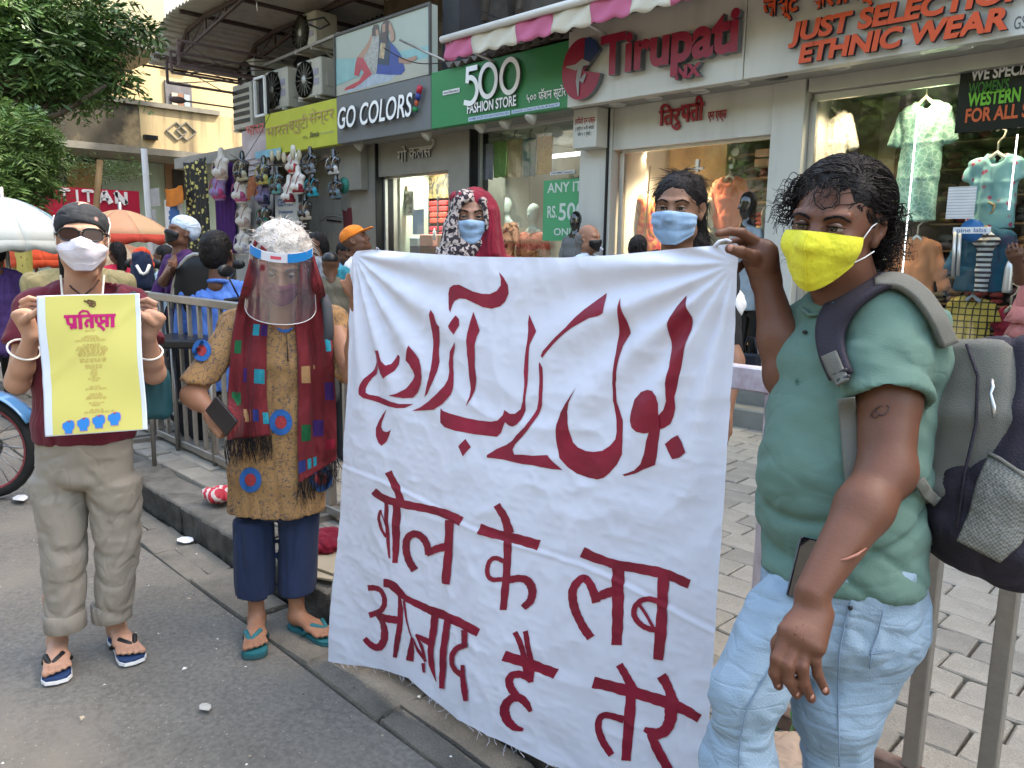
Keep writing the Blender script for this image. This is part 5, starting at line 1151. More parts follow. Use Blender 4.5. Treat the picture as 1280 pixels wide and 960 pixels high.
def mannequin(lbl,px,py,Y,hpx,skin,dress,face=(0,-1,0),dress2=None,head=True,width=1.0,legs=None,sleeves=False,low=330):
 0
 c=onY(px,py,Y);k=hpx*np.linalg.norm(onY(px,py+1,Y)-c)/.235;R=frame(face);t=thing('mannequin',lbl,'mannequin',(c[0],c[1],.46))
 lo=c-V(.36,.3,1.0)*max(k,.8);lo[2]=max(.47,lo[2]);s=SDF(lo,c+V(.36,.3,.2)*max(k,.8),.011*k)
 if head:s.ell(c+V(0,0,.02*k),V(.072,.088,.112)*k,R,.01);s.ell(c+R@V(0,.03,-.05)*k,V(.05,.055,.06)*k,R,.03);s.cap(c+R@V(0,.09,.0)*k,c+R@V(0,.105,-.03)*k,.006*k,.010*k,.01)
 s.cap(c-V(0,0,.07)*k,c-V(0,0,.18)*k,.045*k,.05*k,.03);s.ecap(c-V(0,0,.20)*k,c-V(0,0,.30)*k,(.13*k*width,.05*k),(.16*k*width,.085*k),R[:,0],.05)
 fpart('dummy_body',s,skin,t);s=SDF(lo,c+V(.36,.3,.05)*max(k,.8),.013*k)
 z=lambda q:c-V(0,0,q)*k
 s.echain([z(.22),z(.30),z(.45),z(.60),z(.78),z(1.0)],[(.14*width*k,.06*k),(.175*width*k,.10*k),(.165*width*k,.10*k),(.13*width*k,.09*k),(.18*width*k,.12*k),(.20*width*k,.14*k)],R[:,0],.03)
 for q in(-1,1):
  a=c+R@V(q*.165*width,0,-.26)*k;s.ecap(a,a+R@V(q*.06,.0,-.20)*k,(.06*k,.055*k),(.06*k,.05*k),R[:,1],.03)
  if sleeves:s.ecap(a+R@V(q*.06,.0,-.20)*k,a+R@V(q*.07,.05,-.46)*k,(.05*k,.05*k),(.04*k,.04*k),R[:,1],.02)
 s.ell(c+R@V(0,.03,-.15)*k,V(.085,.11,.07)*k,R,.01,'sub');s.cut(z(.97),(0,0,-1));fpart('dress',s,dress,t,.007*k,12,(1,1,.4),int(px));return t
m_dw=M('dummy_white',(.55,.58,.52),.35,.03);m_db=M('dummy_black',(.006,.006,.007),.12,.05,spec=.7,coat=.5);m_dc=M('dummy_cream',(.50,.43,.28),.35,.04)
mannequin('white mannequin in a peach flowered kurta, left one in the green sign shop',633,259,6.5,22,m_dw,two('peach_floral',(.08,.035,.02),(.58,.27,.16),'noise',16,.43,soft=.03,dist=1.0))
mannequin('white mannequin in a red and peach floral dress, right one in the green sign shop',667,268,6.4,25,m_dw,two('red_floral',(.10,.02,.02),(.55,.13,.08),'noise',20,.42,soft=.04,dist=1.5,c3=(.6,.2,.14)))
mannequin('black headed mannequin in a grey suit standing by the white pillar',720,276,5.75,22,m_db,cloth('grey_suit',(.17,.17,.17)),sleeves=True)
mannequin('cream mannequin in an olive dress behind the glass door',888,260,6.5,25,m_dc,cloth('olive_dress',(.17,.16,.11)))
mannequin('glossy black headed mannequin in a pale blue tunic',935,257,6.0,32,m_db,cloth('pale_blue',(.27,.32,.36)),face=(-.5,-1,0),sleeves=False)
mannequin('mannequin in a dark grey tunic just left of the man with the yellow mask',958,270,6.2,22,m_dc,cloth('charcoal',(.16,.17,.16)),face=(.3,-1,0))
mannequin('mannequin draped in a red and orange patterned saree by the stick',802,262,6.4,20,M('dummy_brown',(.2,.1,.05),.4),two('saree',(.35,.02,.02),(.45,.13,.03),'noise',12,.48,soft=.05,dist=1.0,c3=(.4,.25,.05)))
for nm_,px,py in(('left',645,0),):pass
c=onY(802,262,6.4);s=SDF(c-V(.35,.25,.6),c+V(.35,.25,.22),.014);s.ell(c+V(0,.02,.01),(.13,.12,.15),None,.01);s.ecap(c+V(-.02,.02,.0),c+V(-.12,.05,-.5),(.15,.10),(.2,.12),EX,.05);s.ecap(c+V(.05,.02,.0),c+V(.12,.05,-.5),(.10,.08),(.12,.1),EX,.05);s.ecap(c+V(0,-.15,.03),c+V(0,-.2,-.4),(.07,.12),(.05,.12),EX,.02,'sub')
tag(fpart('saree_drape',s,MATS['saree'],None,.008,14,(1,1,.3),5),'red and orange saree end draped over the mannequin by the stick','drape')
t=[o for o in bpy.data.objects if o.get('label')=='glossy black headed mannequin in a pale blue tunic'][0]
for q,px in((-1,929),(1,943)):
 s=SDF(onY(px,390,6.0)-V(.12,.12,1.1),onY(px,390,6.0)+V(.12,.12,.1),.014);a=onY(px,392,6.0);s.cap(a,V(a[0]+.01,a[1],.95),.07,.05);s.cap(V(a[0]+.01,a[1],.95),V(a[0],a[1],.5),.05,.035);fpart('leg',s,m_black,t)
mb=MB();a=onY(937,452,5.85);mb.box(a,(.09,.04,.07),0,None,.02);mb.tube([a+V(-.06,0,.07),a+V(-.03,0,.2),a+V(.03,0,.2),a+V(.06,0,.07)],.008,6);part('handbag',mb,M('black_leather',(.015,.016,.025),.35),t)
XB=-16.0
def B(px,py,X=XB):return onX(px,py,X)
m_plas=M('yellow_plaster',(.42,.33,.18),.85,.12,1.6,.25,20,dirt=.75,dirtcol=(.20,.17,.11),dirts=1.8,streak=True)
m_moss=M('mossy_plaster',(.055,.047,.033),.9,.5,2,.3,20,dirt=1.0,dirtcol=(.44,.34,.19),dirts=.7)
m_turq=M('faded_turquoise_wall',(.30,.38,.33),.85,.15,2,.2,20,dirt=.6,dirtcol=(.18,.17,.13),dirts=2.5,streak=True)
m_slab=M('old_slab',(.20,.185,.15),.9,.2,3,.3,20,dirt=.7,dirtcol=(.05,.05,.045))
t=thing('old_apartment_building','old yellow apartment building with stained balconies across the end of the street','building',(XB,6,0))
zb,zt_=3.28,4.12
mb=MB();mb.b2((-17.4,1.0,-.1),(-17.2,9.2,zb-.13));part('ground_floor_wall',mb,m_turq,t)
mb=MB();mb.b2((-18.6,.4,zb-.12),(XB+.25,9.9,zb));part('slab',mb,m_slab,t)
mb=MB();mb.b2((XB-.12,.4,zb+.003),(XB,5.75,zt_-.05));part('balcony_parapet',mb,m_moss,t,label='black stained left stretch of the balcony wall');mb=MB();mb.b2((XB-.12,5.753,zb+.003),(XB,7.3,zt_-.05))
P=[(XB-.12*0,7.303)];
for k in range(9):q=k/8*math.pi/2;P.append((XB-1.6+1.6*math.cos(q),7.303+1.9*math.sin(q)))
for k in range(len(P)-1):mb.bar((P[k][0]-.06,P[k][1],(zb+zt_-.05)/2+.001),(P[k+1][0]-.06,P[k+1][1],(zb+zt_-.05)/2),(zt_-.055-zb),.12,0,(0,0,1))if False else mb.prism([(P[k][0],P[k][1]),(P[k+1][0],P[k+1][1]),(P[k+1][0]-.12,P[k+1][1]-.0),(P[k][0]-.12,P[k][1])],(0,0,zb+.004),(1,0,0),(0,1,0),(0,0,zt_-.054-zb))
part('balcony_parapet',mb,M('stained_yellow',(.40,.31,.17),.9,.15,3,.3,20,dirt=.95,dirtcol=(.06,.05,.035),dirts=2.2,streak=True),t)
mb=MB();mb.b2((XB-.16,.4,zt_-.048),(XB+.06,7.3,zt_+.04));part('parapet_coping',mb,m_slab,t)
for px in(221,233):
 c=B(px,164,XB+.012);
 mb=MB();q=[(0,.17),(.2,0),(0,-.17),(-.2,0),(0,.17)];mb2=mb
 for i in range(4):mb.bar(c+V(0,q[i][0],q[i][1]),c+V(0,q[i+1][0],q[i+1][1]),.03,.02)
 part('diamond_moulding',mb,m_slab,t)
mb=MB();mb.b2((-18.4,.4,zb+.003),(-18.2,10.6,5.3));part('upper_wall',mb,m_plas,t)
w0,w1=B(205,100,-18.2),B(240,139,-18.2)
wd=part('window',MB().b2((-18.2,w0[1],w1[2]-.3),(-18.16,w1[1],w0[2])),M('window_surround',(.09,.09,.10),.7,.2),t)
for k in range(3):
 a=w0[1]+.12+k*(w1[1]-w0[1]-.2)/3;mb=MB();mb.b2((-18.15,a,w1[2]-.2),(-18.12,a+(w1[1]-w0[1])*.24,w0[2]-.25));part('shutter',mb,[M('shutter_a',(.36,.31,.24),.6),M('shutter_b',(.17,.085,.05),.6),M('shutter_c',(.20,.24,.26),.4)][k],wd)
mb=MB();c=B(190,76,XB);mb.b2((-18.3,.4,5.05),(XB+.3,6.3,5.25));part('slab',mb,m_slab,t)
mb=MB();mb.b2((XB+.05,.4,5.255),(XB+.2,6.25,6.0));part('balcony_parapet',mb,M('pale_plaster',(.44,.38,.25),.85,.1,1.5,dirt=.4,dirtcol=(.3,.25,.17),dirts=2,streak=True),t)
mb=MB();mb.b2((-18.4,.4,5.255),(-18.2,12,9));part('upper_wall',mb,m_plas,t)
mb=MB();a=B(168,5,-18.1);mb.b2((-18.19,B(205,5,-18.1)[1],5.3),(-18.12,B(232,5,-18.1)[1],7.2));part('door',mb,M('pale_door',(.42,.36,.29),.7,.1,8),t)
for(p0,q0,p1,q1,m,n_)in((78,186,128,240,m_dark,'window'),(206,200,245,250,M('brown_opening',(.22,.14,.09),.8),'doorway'),(216,212,232,250,m_dark,'doorway')):
 a=B(p0,q0,-17.15);b=B(p1,q1,-17.15);k=.02 if n_=='window' else(.015 if q0==200 else .03);mb=MB();mb.b2((-17.2,a[1],b[2]),(-17.2+k,b[1],a[2]));o=part(n_,mb,m,t)
 if p0==78:mb=MB();mb.b2((-17.178,a[1]+.05,b[2]),(-17.165,b[1]-.05,a[2]-.22));part('blind',mb,M('tan_blind',(.30,.20,.09),.8),o)
mb=MB();p=B(188,172,XB+.05);mb.box(p,(.06,.12,.04));tag(part('floodlight',mb,m_black),'small black floodlight box on the balcony edge of the yellow building','lamp')
a=B(56,229,-14.5);b=B(175,262,-14.5);t=thing('shop_sign','red TITAN sign board with white serif letters behind the umbrellas','shop sign',(-14.5,(a[1]+b[1])/2,b[2]))
zt2=B(120,236,-14.5)[2];mb=MB();mb.b2((-14.6,a[1]-.3,b[2]-.25),(-14.5,b[1],zt2));part('board',mb,M('red_board',(.42,.012,.04),.4,.05,2),t)
mb=MB();a=B(73,251,-14.5);b=B(162,262,-14.5);W5=b[1]-a[1];h5=B(80,237,-14.5)[2]-B(80,252,-14.5)[2]
x=0
for ch,w in(('T',.19),('I',.07),('T',.19),('A',.21),('N',.20)):
 o=a+V(.012,x*W5/.98,0);u,hh=w*W5/.98*.82,h5;Z=lambda pts,wd:stroke(mb,pts,wd,o,(0,1,0),(0,0,1),V(.02,0,0),0)
 if ch=='T':Z([(u*.5,0),(u*.5,hh*.95)],u*.2);Z([(0,hh*.86),(u*.12,hh*.95),(u*.5,hh*.97),(u*.88,hh*.95),(u,hh*.86)],[.03,.05,.045,.05,.03])
 elif ch=='I':Z([(u*.5,0),(u*.5,hh)],u*.5)
 elif ch=='A':Z([(0,0),(u*.5,hh)],.05);Z([(u*.5,hh),(u,0)],.085);Z([(u*.2,hh*.32),(u*.8,hh*.32)],.04)
 else:Z([(u*.08,0),(u*.08,hh)],.05);Z([(0,hh),(u*.92,0)],.085);Z([(u*.92,0),(u*.92,hh*1.05)],.05)
 x+=w+.03
part('lettering',mb,M('white_serif',(.8,.75,.72),.5),t)
m_leafd=M('leaf_dark',(.045,.095,.022),.5,.35,3,spec=.4);m_leafm=M('leaf_mid',(.075,.14,.03),.5,.3,3,spec=.4);m_leafl=M('leaf_light',(.12,.20,.05),.5,.25,3,spec=.4)
for m in(m_leafd,m_leafm,m_leafl):
 b_=m.node_tree.nodes['Principled BSDF'];b_.inputs['Transmission Weight'].default_value=.0;b_.inputs['Subsurface Weight'].default_value=.0
m_bark=M('bark',(.085,.07,.05),.95,.35,8,.9,30)
def leaf_cloud(blobs,n,size,seed,droop=.5,aspect=.35,fr=7):
 0
 g=np.random.default_rng(seed);vol=np.array([b[1][0]*b[1][1]*b[1][2]for b in blobs]);pr=vol**.7/np.sum(vol**.7);bi=g.choice(len(blobs),n,p=pr)
 c=np.array([blobs[i][0]for i in bi]);r=np.array([blobs[i][1]for i in bi]);d=g.normal(size=(n,3));d/=np.linalg.norm(d,axis=1)[:,None]
 rad=g.uniform(.35,1.0,n)**.6;clump=noise3((c+d*r*rad[:,None])*1.9,seed);keep=clump>-.32;P=(c+d*r*rad[:,None])[keep];D=d[keep];clump=clump[keep];n=len(P)
 ax=D*V(1,1,.4)+g.normal(size=(n,3))*.55-V(0,0,droop);ax/=np.linalg.norm(ax,axis=1)[:,None]
 sd=np.cross(ax,g.normal(size=(n,3))*.4+V(0,0,1));sd/=np.linalg.norm(sd,axis=1)[:,None]+1e-9;L=size*g.uniform(.7,1.3,n)
 vs,fs=[],[];k=0;V4=[]
 for j in range(fr):
  t_=(j+.5)/fr;w=math.sin(math.pi*min(1,t_+.15))
  for q in(-1,1):
   base=P+ax*(L*t_)[:,None]-V(0,0,.3)*(L*t_*t_)[:,None];dr=sd*q+ax*.45-V(0,0,.25);dr/=np.linalg.norm(dr,axis=1)[:,None];wd=ax*.5+g.normal(size=(n,3))*.25
   ll=(L*.42*w)[:,None];hw=(L*aspect*.16)[:,None]
   V4.append(np.stack([base,base+dr*ll*.5+wd*hw,base+dr*ll,base+dr*ll*.5-wd*hw],1))
 v=np.concatenate(V4).reshape(-1,3);f=np.arange(len(v)).reshape(-1,4);sh=np.tile(clump+g.normal(size=n)*.25,2*fr);mi=np.digitize(sh,[-.05,.35]);return v,f,mi
def foliage(name,tr,vfm):
 v,f,mi=vfm;o=part(name,(v,f),[m_leafd,m_leafm,m_leafl],tr,kind='stuff');o.data.polygons.foreach_set('material_index',mi.astype(np.int32));o.data.polygons.foreach_set('use_smooth',np.zeros(len(f),bool));return o
def branch(mb,a,b,r0,r1,seed=0,n=6):
 g=random.Random(seed);a=np.asarray(a,float);b=np.asarray(b,float);pts=[a+(b-a)*t+V(g.gauss(0,1),g.gauss(0,1),g.gauss(0,.5))*.05*np.linalg.norm(b-a)*math.sin(math.pi*t)for t in np.linspace(0,1,n)]
 mb.tube(pts,np.linspace(r0,r1,n),8)
def tree(lbl,base,blobs,n,size,seed,r=.18,**k):
 t=thing('street_tree',lbl,'tree',base);mb=MB();base=np.asarray(base,float);top=np.mean([b[0]for b in blobs],0);fork=base*[1,1,0]+V(0,0,top[2]*.45)+(top-base)*[.15,.15,0]
 branch(mb,base-V(0,0,.05),fork,r,r*.75,seed);part('trunk',mb,m_bark,t)
 for i,b in enumerate(blobs):mb=MB();branch(mb,fork,np.array(b[0])-V(0,0,.1),r*.45,.02,seed+i);part('limb',mb,m_bark,t)
 foliage('crown',t,leaf_cloud(blobs,n,size,seed,**k));return t
def bl(px,py,d,rx,ry,rz):return(at(px,py,d),(rx,ry,rz))
tree('broad dark green tree with bright leaf tips at the top left',(-11.5,.4,0),[bl(10,15,9,.9,.8,.5),bl(-40,80,9,.9,.9,.8),bl(75,18,9,.6,.6,.32),bl(120,30,9,.42,.5,.22),bl(155,38,9.2,.26,.4,.13),bl(60,70,9,.7,.8,.32),bl(20,85,9,.6,.9,.40),bl(105,85,9,.38,.5,.13),bl(132,95,9,.20,.3,.07),bl(80,108,9,.3,.4,.10)],3600,.36,11,droop=.25,fr=6,aspect=.45)
tree('feathery bright green tree at the left edge above the pale umbrella',(-10.4,.1,0),[bl(2,172,7.2,.42,.4,.22),bl(-30,215,7.2,.5,.5,.28),bl(18,192,7.4,.22,.3,.13),bl(12,220,7.3,.20,.3,.10)],1900,.30,5,r=.08,droop=.1,fr=9,aspect=.3)
t=thing('shrub_row','dark weedy shrubs growing on top of the red sign','shrub',B(100,230,-15))
foliage('leaves',t,leaf_cloud([(B(px,224-dz,-15),(.2,.3,.16))for px,dz in((72,12),(88,16),(103,14),(140,8),(160,10))],320,.24,4,droop=-.4,aspect=.3,fr=4))
for i,(x,y)in enumerate(((-9,-5.5),(-2.5,-6.5),(4,-6),(-5.8,-8.5),(9,-7),(14,-6))):
 tree(['large tree across the road facing the narrow shop','large tree across the road facing the glass door shop','large tree across the road facing the wide window','tree further back across the road','large tree across the road far to the right','last large tree across the road on the right'][i],(x,y-1.5,0),[(V(x+q[0],y-1.5+q[1],4.9+q[2]),(1.5,1.3,1.0))for q in((0,0,0),(1.9,.4,-.5),(-1.9,-.2,-.3),(.5,1.2,.9),(0,-1,1.3),(-.8,.9,-1.1))],900,.75,20+i,r=.25,fr=5,aspect=.6)
t=thing('opposite_building','long plain building across the road on the camera side','building',(-2,-13,0))
mb=MB();mb.b2((-22,-16,-.1),(26,-12,8));part('wall',mb,M('opposite_wall',(.24,.24,.20),.85,.2,1,dirt=.5),t)
for k in range(14):
 for z in(1.2,4.4):mb=MB();mb.b2((-20+3.2*k,-12.0,z),(-18.4+3.2*k,-11.95,z+1.6));part('window',mb,m_dark,t)
t=thing('shade_block','unseen tall block added above the right part of the shops to shade the street','building',(6,10,4))  # unseen block, added so its height keeps the sun off the near street
mb=MB();mb.b2((-5.5,6.85,5.5),(26,12,10.5));part('upper_wall',mb,m_brown,t);mb=MB();mb.b2((4.01,5.6,0),(26,12,5.49));part('wall',mb,m_grey,t)
t=thing('end_building','plain building closing the far side of the road','building',(-34,-6,0));mb=MB();mb.b2((-36,-30,-.1),(-30,0.2,9));part('wall',mb,m_slab,t)
mb=MB();a=onX(180,186,-12.0);mb.tube([a,V(a[0],a[1]+.02,.1)],.045,10);tag(part('white_pole',mb,M('pole_white',(.6,.6,.6),.4,.05)),'thin white upright pole in front of the yellow building','pole')
mb=MB();a=onX(125,200,-10.5);b=onX(121,252,-10.5);mb.tube([a,b,b+(b-a)*2.6],.038,8);tag(part('wooden_post',mb,M('bamboo',(.30,.19,.09),.7,.2)),'brown bamboo post in front of the red sign','post')
def umbrella(lbl,px,py,d,r,mats,h=.45,n=8,low=.0,pole=True):
 c=at(px,py,d);t=thing('market_umbrella',lbl,'umbrella',(c[0],c[1],0),'market umbrellas over the pavement stalls')
 for k in range(n):
  P=np.zeros((7,7,3))
  for i,s in enumerate(np.linspace(.02,1,7)):
   for j,u in enumerate(np.linspace(0,1,7)):
    q=2*math.pi*(k+u)/n;sag=1-.07*math.sin(math.pi*u)*s;P[i,j]=c+V(r*s*sag*math.cos(q),r*s*sag*math.sin(q),-h*s**1.7-.03*math.sin(math.pi*u)*s*0)
  mb=MB();mb.grid(P,0,True);part('gore',mb,mats[k%len(mats)],t,solid=.003)
  E_=P[-1];Q=np.stack([E_,E_*1-V(0,0,.09)+V(0,0,.02)*np.sin(np.linspace(0,9,7))[:,None]]);mb=MB();mb.grid(Q,0,True);part('valance',mb,mats[-1],t,solid=.003)
 mb=MB();mb.tube([c+V(0,0,.08),V(c[0],c[1],PZ if pole else c[2]-1)],.02,8);part('pole',mb,m_alu,t);return t
def canvas(nm,col):
 m=M('canvas_'+nm,col,.8,.1,3,.15,60);m.node_tree.nodes['Principled BSDF'].inputs['Subsurface Weight'].default_value=0;return m
umbrella('large pale blue and white umbrella at the left edge',2,246,6.6,.62,[canvas('white',(.45,.47,.44)),canvas('blue',(.22,.33,.38)),canvas('bluea',(.26,.37,.42)),canvas('white',(.45,.47,.44))],.36)
umbrella('peach coloured umbrella with red scalloped edge behind the black headscarf',150,262,8.4,.56,[canvas('peach',(.58,.36,.20)),canvas('peachb',(.60,.31,.18)),canvas('red',(.6,.08,.05))],.26)
umbrella('orange umbrella lower down behind the peach one',152,305,11,.55,[canvas('orange',(.70,.30,.16)),canvas('cream',(.68,.50,.32))],.25)
umbrella('red orange umbrella beside the yellow dress at the far left',42,296,8.8,.33,[canvas('scarlet',(.72,.10,.04))],.25)
def hangcloth(lbl,px0,py0,px1,py1,Y,m,name='hanging_cloth',folds=7,dep=.02,cat='fabric',grp=None):
 a=onY(px0,py0,Y);b=onY(px1,py1,Y);n=folds*6;P=np.zeros((24,n,3));t=None
 for i,v in enumerate(np.linspace(0,1,24)):
  for j,u in enumerate(np.linspace(0,1,n)):P[i,j]=(a[0]+(b[0]-a[0])*u,Y+dep*math.sin(u*folds*6.28+.6*math.sin(v*3)),a[2]+(b[2]-a[2])*v-.02*math.sin(u*5))
 mb=MB();mb.grid(P,0,True);return tag(part(name,mb,m,solid=.004),lbl,cat,grp)
hangcloth('black hanging fabric with small yellow flowers',229,203,264,330,5.35,two('black_yellow',(.62,.55,.16),(.012,.012,.012),'vor',13,.33,soft=.05),folds=5)
hangcloth('dark purple hanging fabric beside the black flowered one',266,208,296,318,5.45,M('purple_cloth',(.06,.015,.12),.8,.2,8),folds=5)
hangcloth('teal cloth hanging below the flowered fabric',262,305,290,335,5.5,M('teal_cloth',(.01,.12,.15),.8,.2),folds=3)
hangcloth('orange cloth draped over the small signs at the left',206,236,229,256,5.2,M('orange_cloth',(.62,.20,.03),.8,.2),folds=2)
hangcloth('patterned orange and beige fabric between the bras',302,222,324,248,5.5,two('beige_print',(.55,.35,.15),(.50,.16,.06),'vor',16,.3,soft=.1),folds=2)
hangcloth('dark maroon cloth hanging from the beige pillar',428,262,440,296,5.5,M('maroon_cloth',(.08,.012,.015),.8),folds=1)
hangcloth('yellow flowered dress hanging at the far left under the umbrella',12,294,41,345,2.2,two('yellow_print',(.25,.12,.02),(.62,.52,.12),'vor',14,.2,soft=.05),folds=2,name='hanging_dress',cat='dress')
mb=MB();a=onY(205,250,5.3);b=onY(228,300,5.3);mb.b2((a[0],5.3,b[2]-.3),(b[0],5.33,a[2]));t=thing('stall_board','white board printed with a round blue emblem at the back of the stalls','board',(a[0],5.3,b[2]));part('panel',mb,m_pw,t)
c=onY(218,272,5.29);mb=MB();mb.lathe([(.12,-.004),(.19,-.004),(.19,0)],c,20,0,1);
for k in range(14):q=k*2*math.pi/14;mb.box(c+V(.2*math.cos(q),-.003,.2*math.sin(q)),(.03,.003,.03),0)
part('emblem',mb,M('emblem_blue2',(.04,.16,.42),.5),t)
for i,(p0,q0,p1,q1)in enumerate(((188,236,199,257),(185,262,196,300),(189,300,200,330))):
 a=onY(p0,q0,5.2);b=onY(p1,q1,5.2);mb=MB();mb.b2((a[0],5.2,b[2]),(b[0],5.22,a[2]));tag(part('small_sign',mb,two('tiny_print',(.5,.5,.47),(.2,.2,.2),'wave',18,.8,axis='Z')),['upper','middle','lowest'][i]+' small white sign beside the white pole','sign','small white signs beside the pole')
t=thing('shop_shutter','grey metal door with arched panel behind the bra display','shutter',onY(405,260,6.2))
a=onY(384,200,6.2);b=onY(440,340,6.2);n=5
for k in range(n):mb=MB();w=(b[0]-a[0])/n;mb.b2((a[0]+k*w+.004,6.2,FZ),(a[0]+(k+1)*w-.004,6.24,ZB),0,.004);part('panel',mb,M('shutter_grey',(.28,.265,.23),.55,.1,3,dirt=.3),t)
mb=MB();q=[onY(399,325,6.19),onY(399,277,6.19),onY(408,270,6.19),onY(418,269,6.19),onY(430,273,6.19),onY(436,277,6.19)];mb.tube(q,.012,5);part('moulding',mb,m_grey,t);mb=MB();mb.bar(onY(409,275,6.19),onY(426,277,6.19),.03,.02);part('letter_slot',mb,m_black,t)
mb=MB();mb.b2((-13.9,6.4,FZ),(a[0],6.45,ZB));tag(part('stall_back_wall',mb,M('stall_wall',(.17,.15,.12),.8,.4,3)),'dim wall behind the fabric stalls','wall')
def disp(lbl,px0,py0,px1,py1,Y,m):
 a=onY(px0,py0,Y);b=onY(px1,py1,Y);mb=MB();mb.b2((a[0],Y,b[2]),(b[0],Y+.04,a[2]),0,.004);return tag(part('display_board',mb,m),lbl,'board')
disp('pale grey standing board carrying pale and green bras',291,247,346,360,5.5,M('display_grey',(.36,.36,.35),.5,.06));t=thing('stall_board','tilted white board reading CENTER between the bras','board',onY(360,270,5.4))
a=onY(343,237,5.4);b=onY(372,300,5.4);mb=MB();mb.b2((a[0],5.4,b[2]),(b[0],5.43,a[2]));part('panel',mb,M('board_pale',(.48,.50,.50),.5),t)
for s_,x0,x1,y,h in(('CENTER',347,366,258,.14),('Development',348,366,267,.06),('&',355,358,273,.06)):p=onY(x0,y,5.39);mb=MB();flat_text(mb,s_,V(p[0],5.395,p[2]),EX,EY,h=h,width=onY(x1,y,5.39)[0]-p[0],bold=.02);part('lettering',mb,m_blueink,t)
def bra(lbl,px,py,Y,body,c1,wpx=14.5,small=False):
 c=onY(px,py,Y);k=wpx*np.linalg.norm(onY(px+1,py,Y)-c)/.30;t=thing('bra_form',lbl,'bra display',(c[0],Y,c[2]-.15*k),'bra display forms of the lingerie stall')
 s=SDF(c-V(.2,.12,.2)*k,c+V(.2,.12,.24)*k,.011*k)
 s.ecap(c+V(0,0,-.13)*k,c+V(0,0,.05)*k,(.10*k,.05*k),(.135*k,.05*k),EX,.03);s.cap(c+V(0,0,.05)*k,c+V(0,0,.19)*k,.045*k,.032*k,.03);
 for q in(-1,1):s.cap(c+V(q*.03,0,.09)*k,c+V(q*.13,0,.06)*k,.03*k,.028*k,.03);s.ell(c+V(q*.06,-.04,-.06)*k,V(.055,.05,.05)*k,None,.02)
 s.cut(c+V(0,0,-.15)*k,(0,0,-1));fpart('form',s,body,t)
 s=SDF(c-V(.2,.14,.2)*k,c+V(.2,.12,.14)*k,.010*k)
 for q in(-1,1):s.ell(c+V(q*.062,-.03,-.06)*k,V(.064,.050,.052)*k,None,.008)
 s.ecap(c+V(0,-.004,-.10)*k,c+V(0,-.004,-.12)*k,(.125*k,.058*k),(.12*k,.056*k),EX,.01,capr=.4);fpart('bra',s,c1,t)
 for q in(-1,1):mb=MB();mb.tube([c+V(q*.075,-.085,-.03)*k,c+V(q*.085,-.06,.06)*k,c+V(q*.08,-.02,.10)*k],.006*k,4);part('strap',mb,c1,t)
bk,wh=m_db,M('form_white',(.62,.58,.52),.5,.05)
BC=lambda n_,c:M('bra_'+n_,tuple(np.array(c)*.72),.6,.15,20,.2,120)
for lbl,px,py,Y,bd,c in(('beige bra on a pale form, top left of the display',277,209,5.3,wh,BC('nude',(.60,.45,.36))),('lilac and pink bra form below the beige one',274,234,5.3,BC('lilac',(.40,.28,.55)),BC('pink',(.55,.08,.22))),('cream bra on a black form, upper left',303,212,5.25,bk,BC('cream',(.62,.56,.38))),('white and pink bra form second row left',301,238,5.3,wh,BC('rose',(.60,.12,.28))),('yellow bra on a black form, upper row',330,217,5.2,bk,BC('yellow',(.60,.52,.14))),('dark navy bra on a lilac form, second row',330,242,5.25,BC('violet',(.22,.19,.33)),BC('navy',(.02,.025,.06))),('turquoise bra on a black form in the middle',347,229,5.15,bk,BC('turq',(.16,.45,.45))),('red bra with white form near the yellow sign',367,203,5.15,wh,BC('red',(.55,.06,.06))),('maroon and white bra right of the turquoise one',362,240,5.1,wh,BC('maroon',(.25,.02,.04))),('maroon bra on a cream form beside the white strapped one',373,228,5.05,wh,BC('maroonb',(.30,.02,.04))),('grey bra on a black form, top right group',388,204,5.1,bk,BC('grey',(.22,.25,.28))),('white bra on a black form at the top right',417,206,5.1,bk,BC('white',(.65,.62,.60))),('bright blue bra on a black form, right group',391,233,5.1,bk,BC('blue',(.03,.38,.50))),('slate blue bra on a black form, lower right group',420,236,5.1,bk,BC('slate',(.13,.20,.24))),('pale pink bra on a white form fixed to the grey board',306,270,5.4,wh,BC('palepink',(.58,.42,.36))),('green bra on a black form on the grey board',331,271,5.4,bk,BC('green',(.01,.20,.09))),('lilac white bra low on the grey board',304,303,5.4,wh,BC('lilacw',(.50,.47,.55))),('cream bra on a black form below the red ones',382,262,5.1,bk,BC('ivory',(.58,.50,.40)))):
 bra(lbl,px,py,Y,bd,c)
for k,(px,py)in enumerate(((340,195),(348,194),(355,197),(366,193),(374,194))):
 c=onY(px,py,5.0);mb=MB();mb.sphere(c,(.035,.03,.07),10);tag(part('bra_cup',mb,BC('cup',(.55,.50,.34))),'pale hanging bra cup, number %s from the left below the yellow sign'%['one','two','three','four','five'][k],'bra cup','pale bra cups under the yellow sign')
mb=MB();
for px in(343,379,401):mb.tube([onY(px,195,5.45),onY(px,345,5.45)],.016,6)
tag(part('stand_pole',mb,m_black),'black upright poles carrying the bra stall','poles')if False else None
for i,px in enumerate((343,377)):mb=MB();mb.tube([onY(px,200,5.48),onY(px,350,5.48)],.016,6);tag(part('stand_pole',mb,m_black),['left','right'][i]+' black upright pole of the bra stall','pole','black poles of the bra stall')
mb=MB();c=onY(430,232,5.2);mb.sphere(c,(.09,.05,.10),10);tag(part('green_bag',mb,BC('gbag',(.03,.20,.15))),'small dark green bag hanging at the beige pillar','bag')
t=thing('stall_table','pavement stall table heaped with red and multicoloured clothes','stall',at(170,350,7.5)*[1,1,0]+V(0,0,PZ));c=at(165,352,7.5)
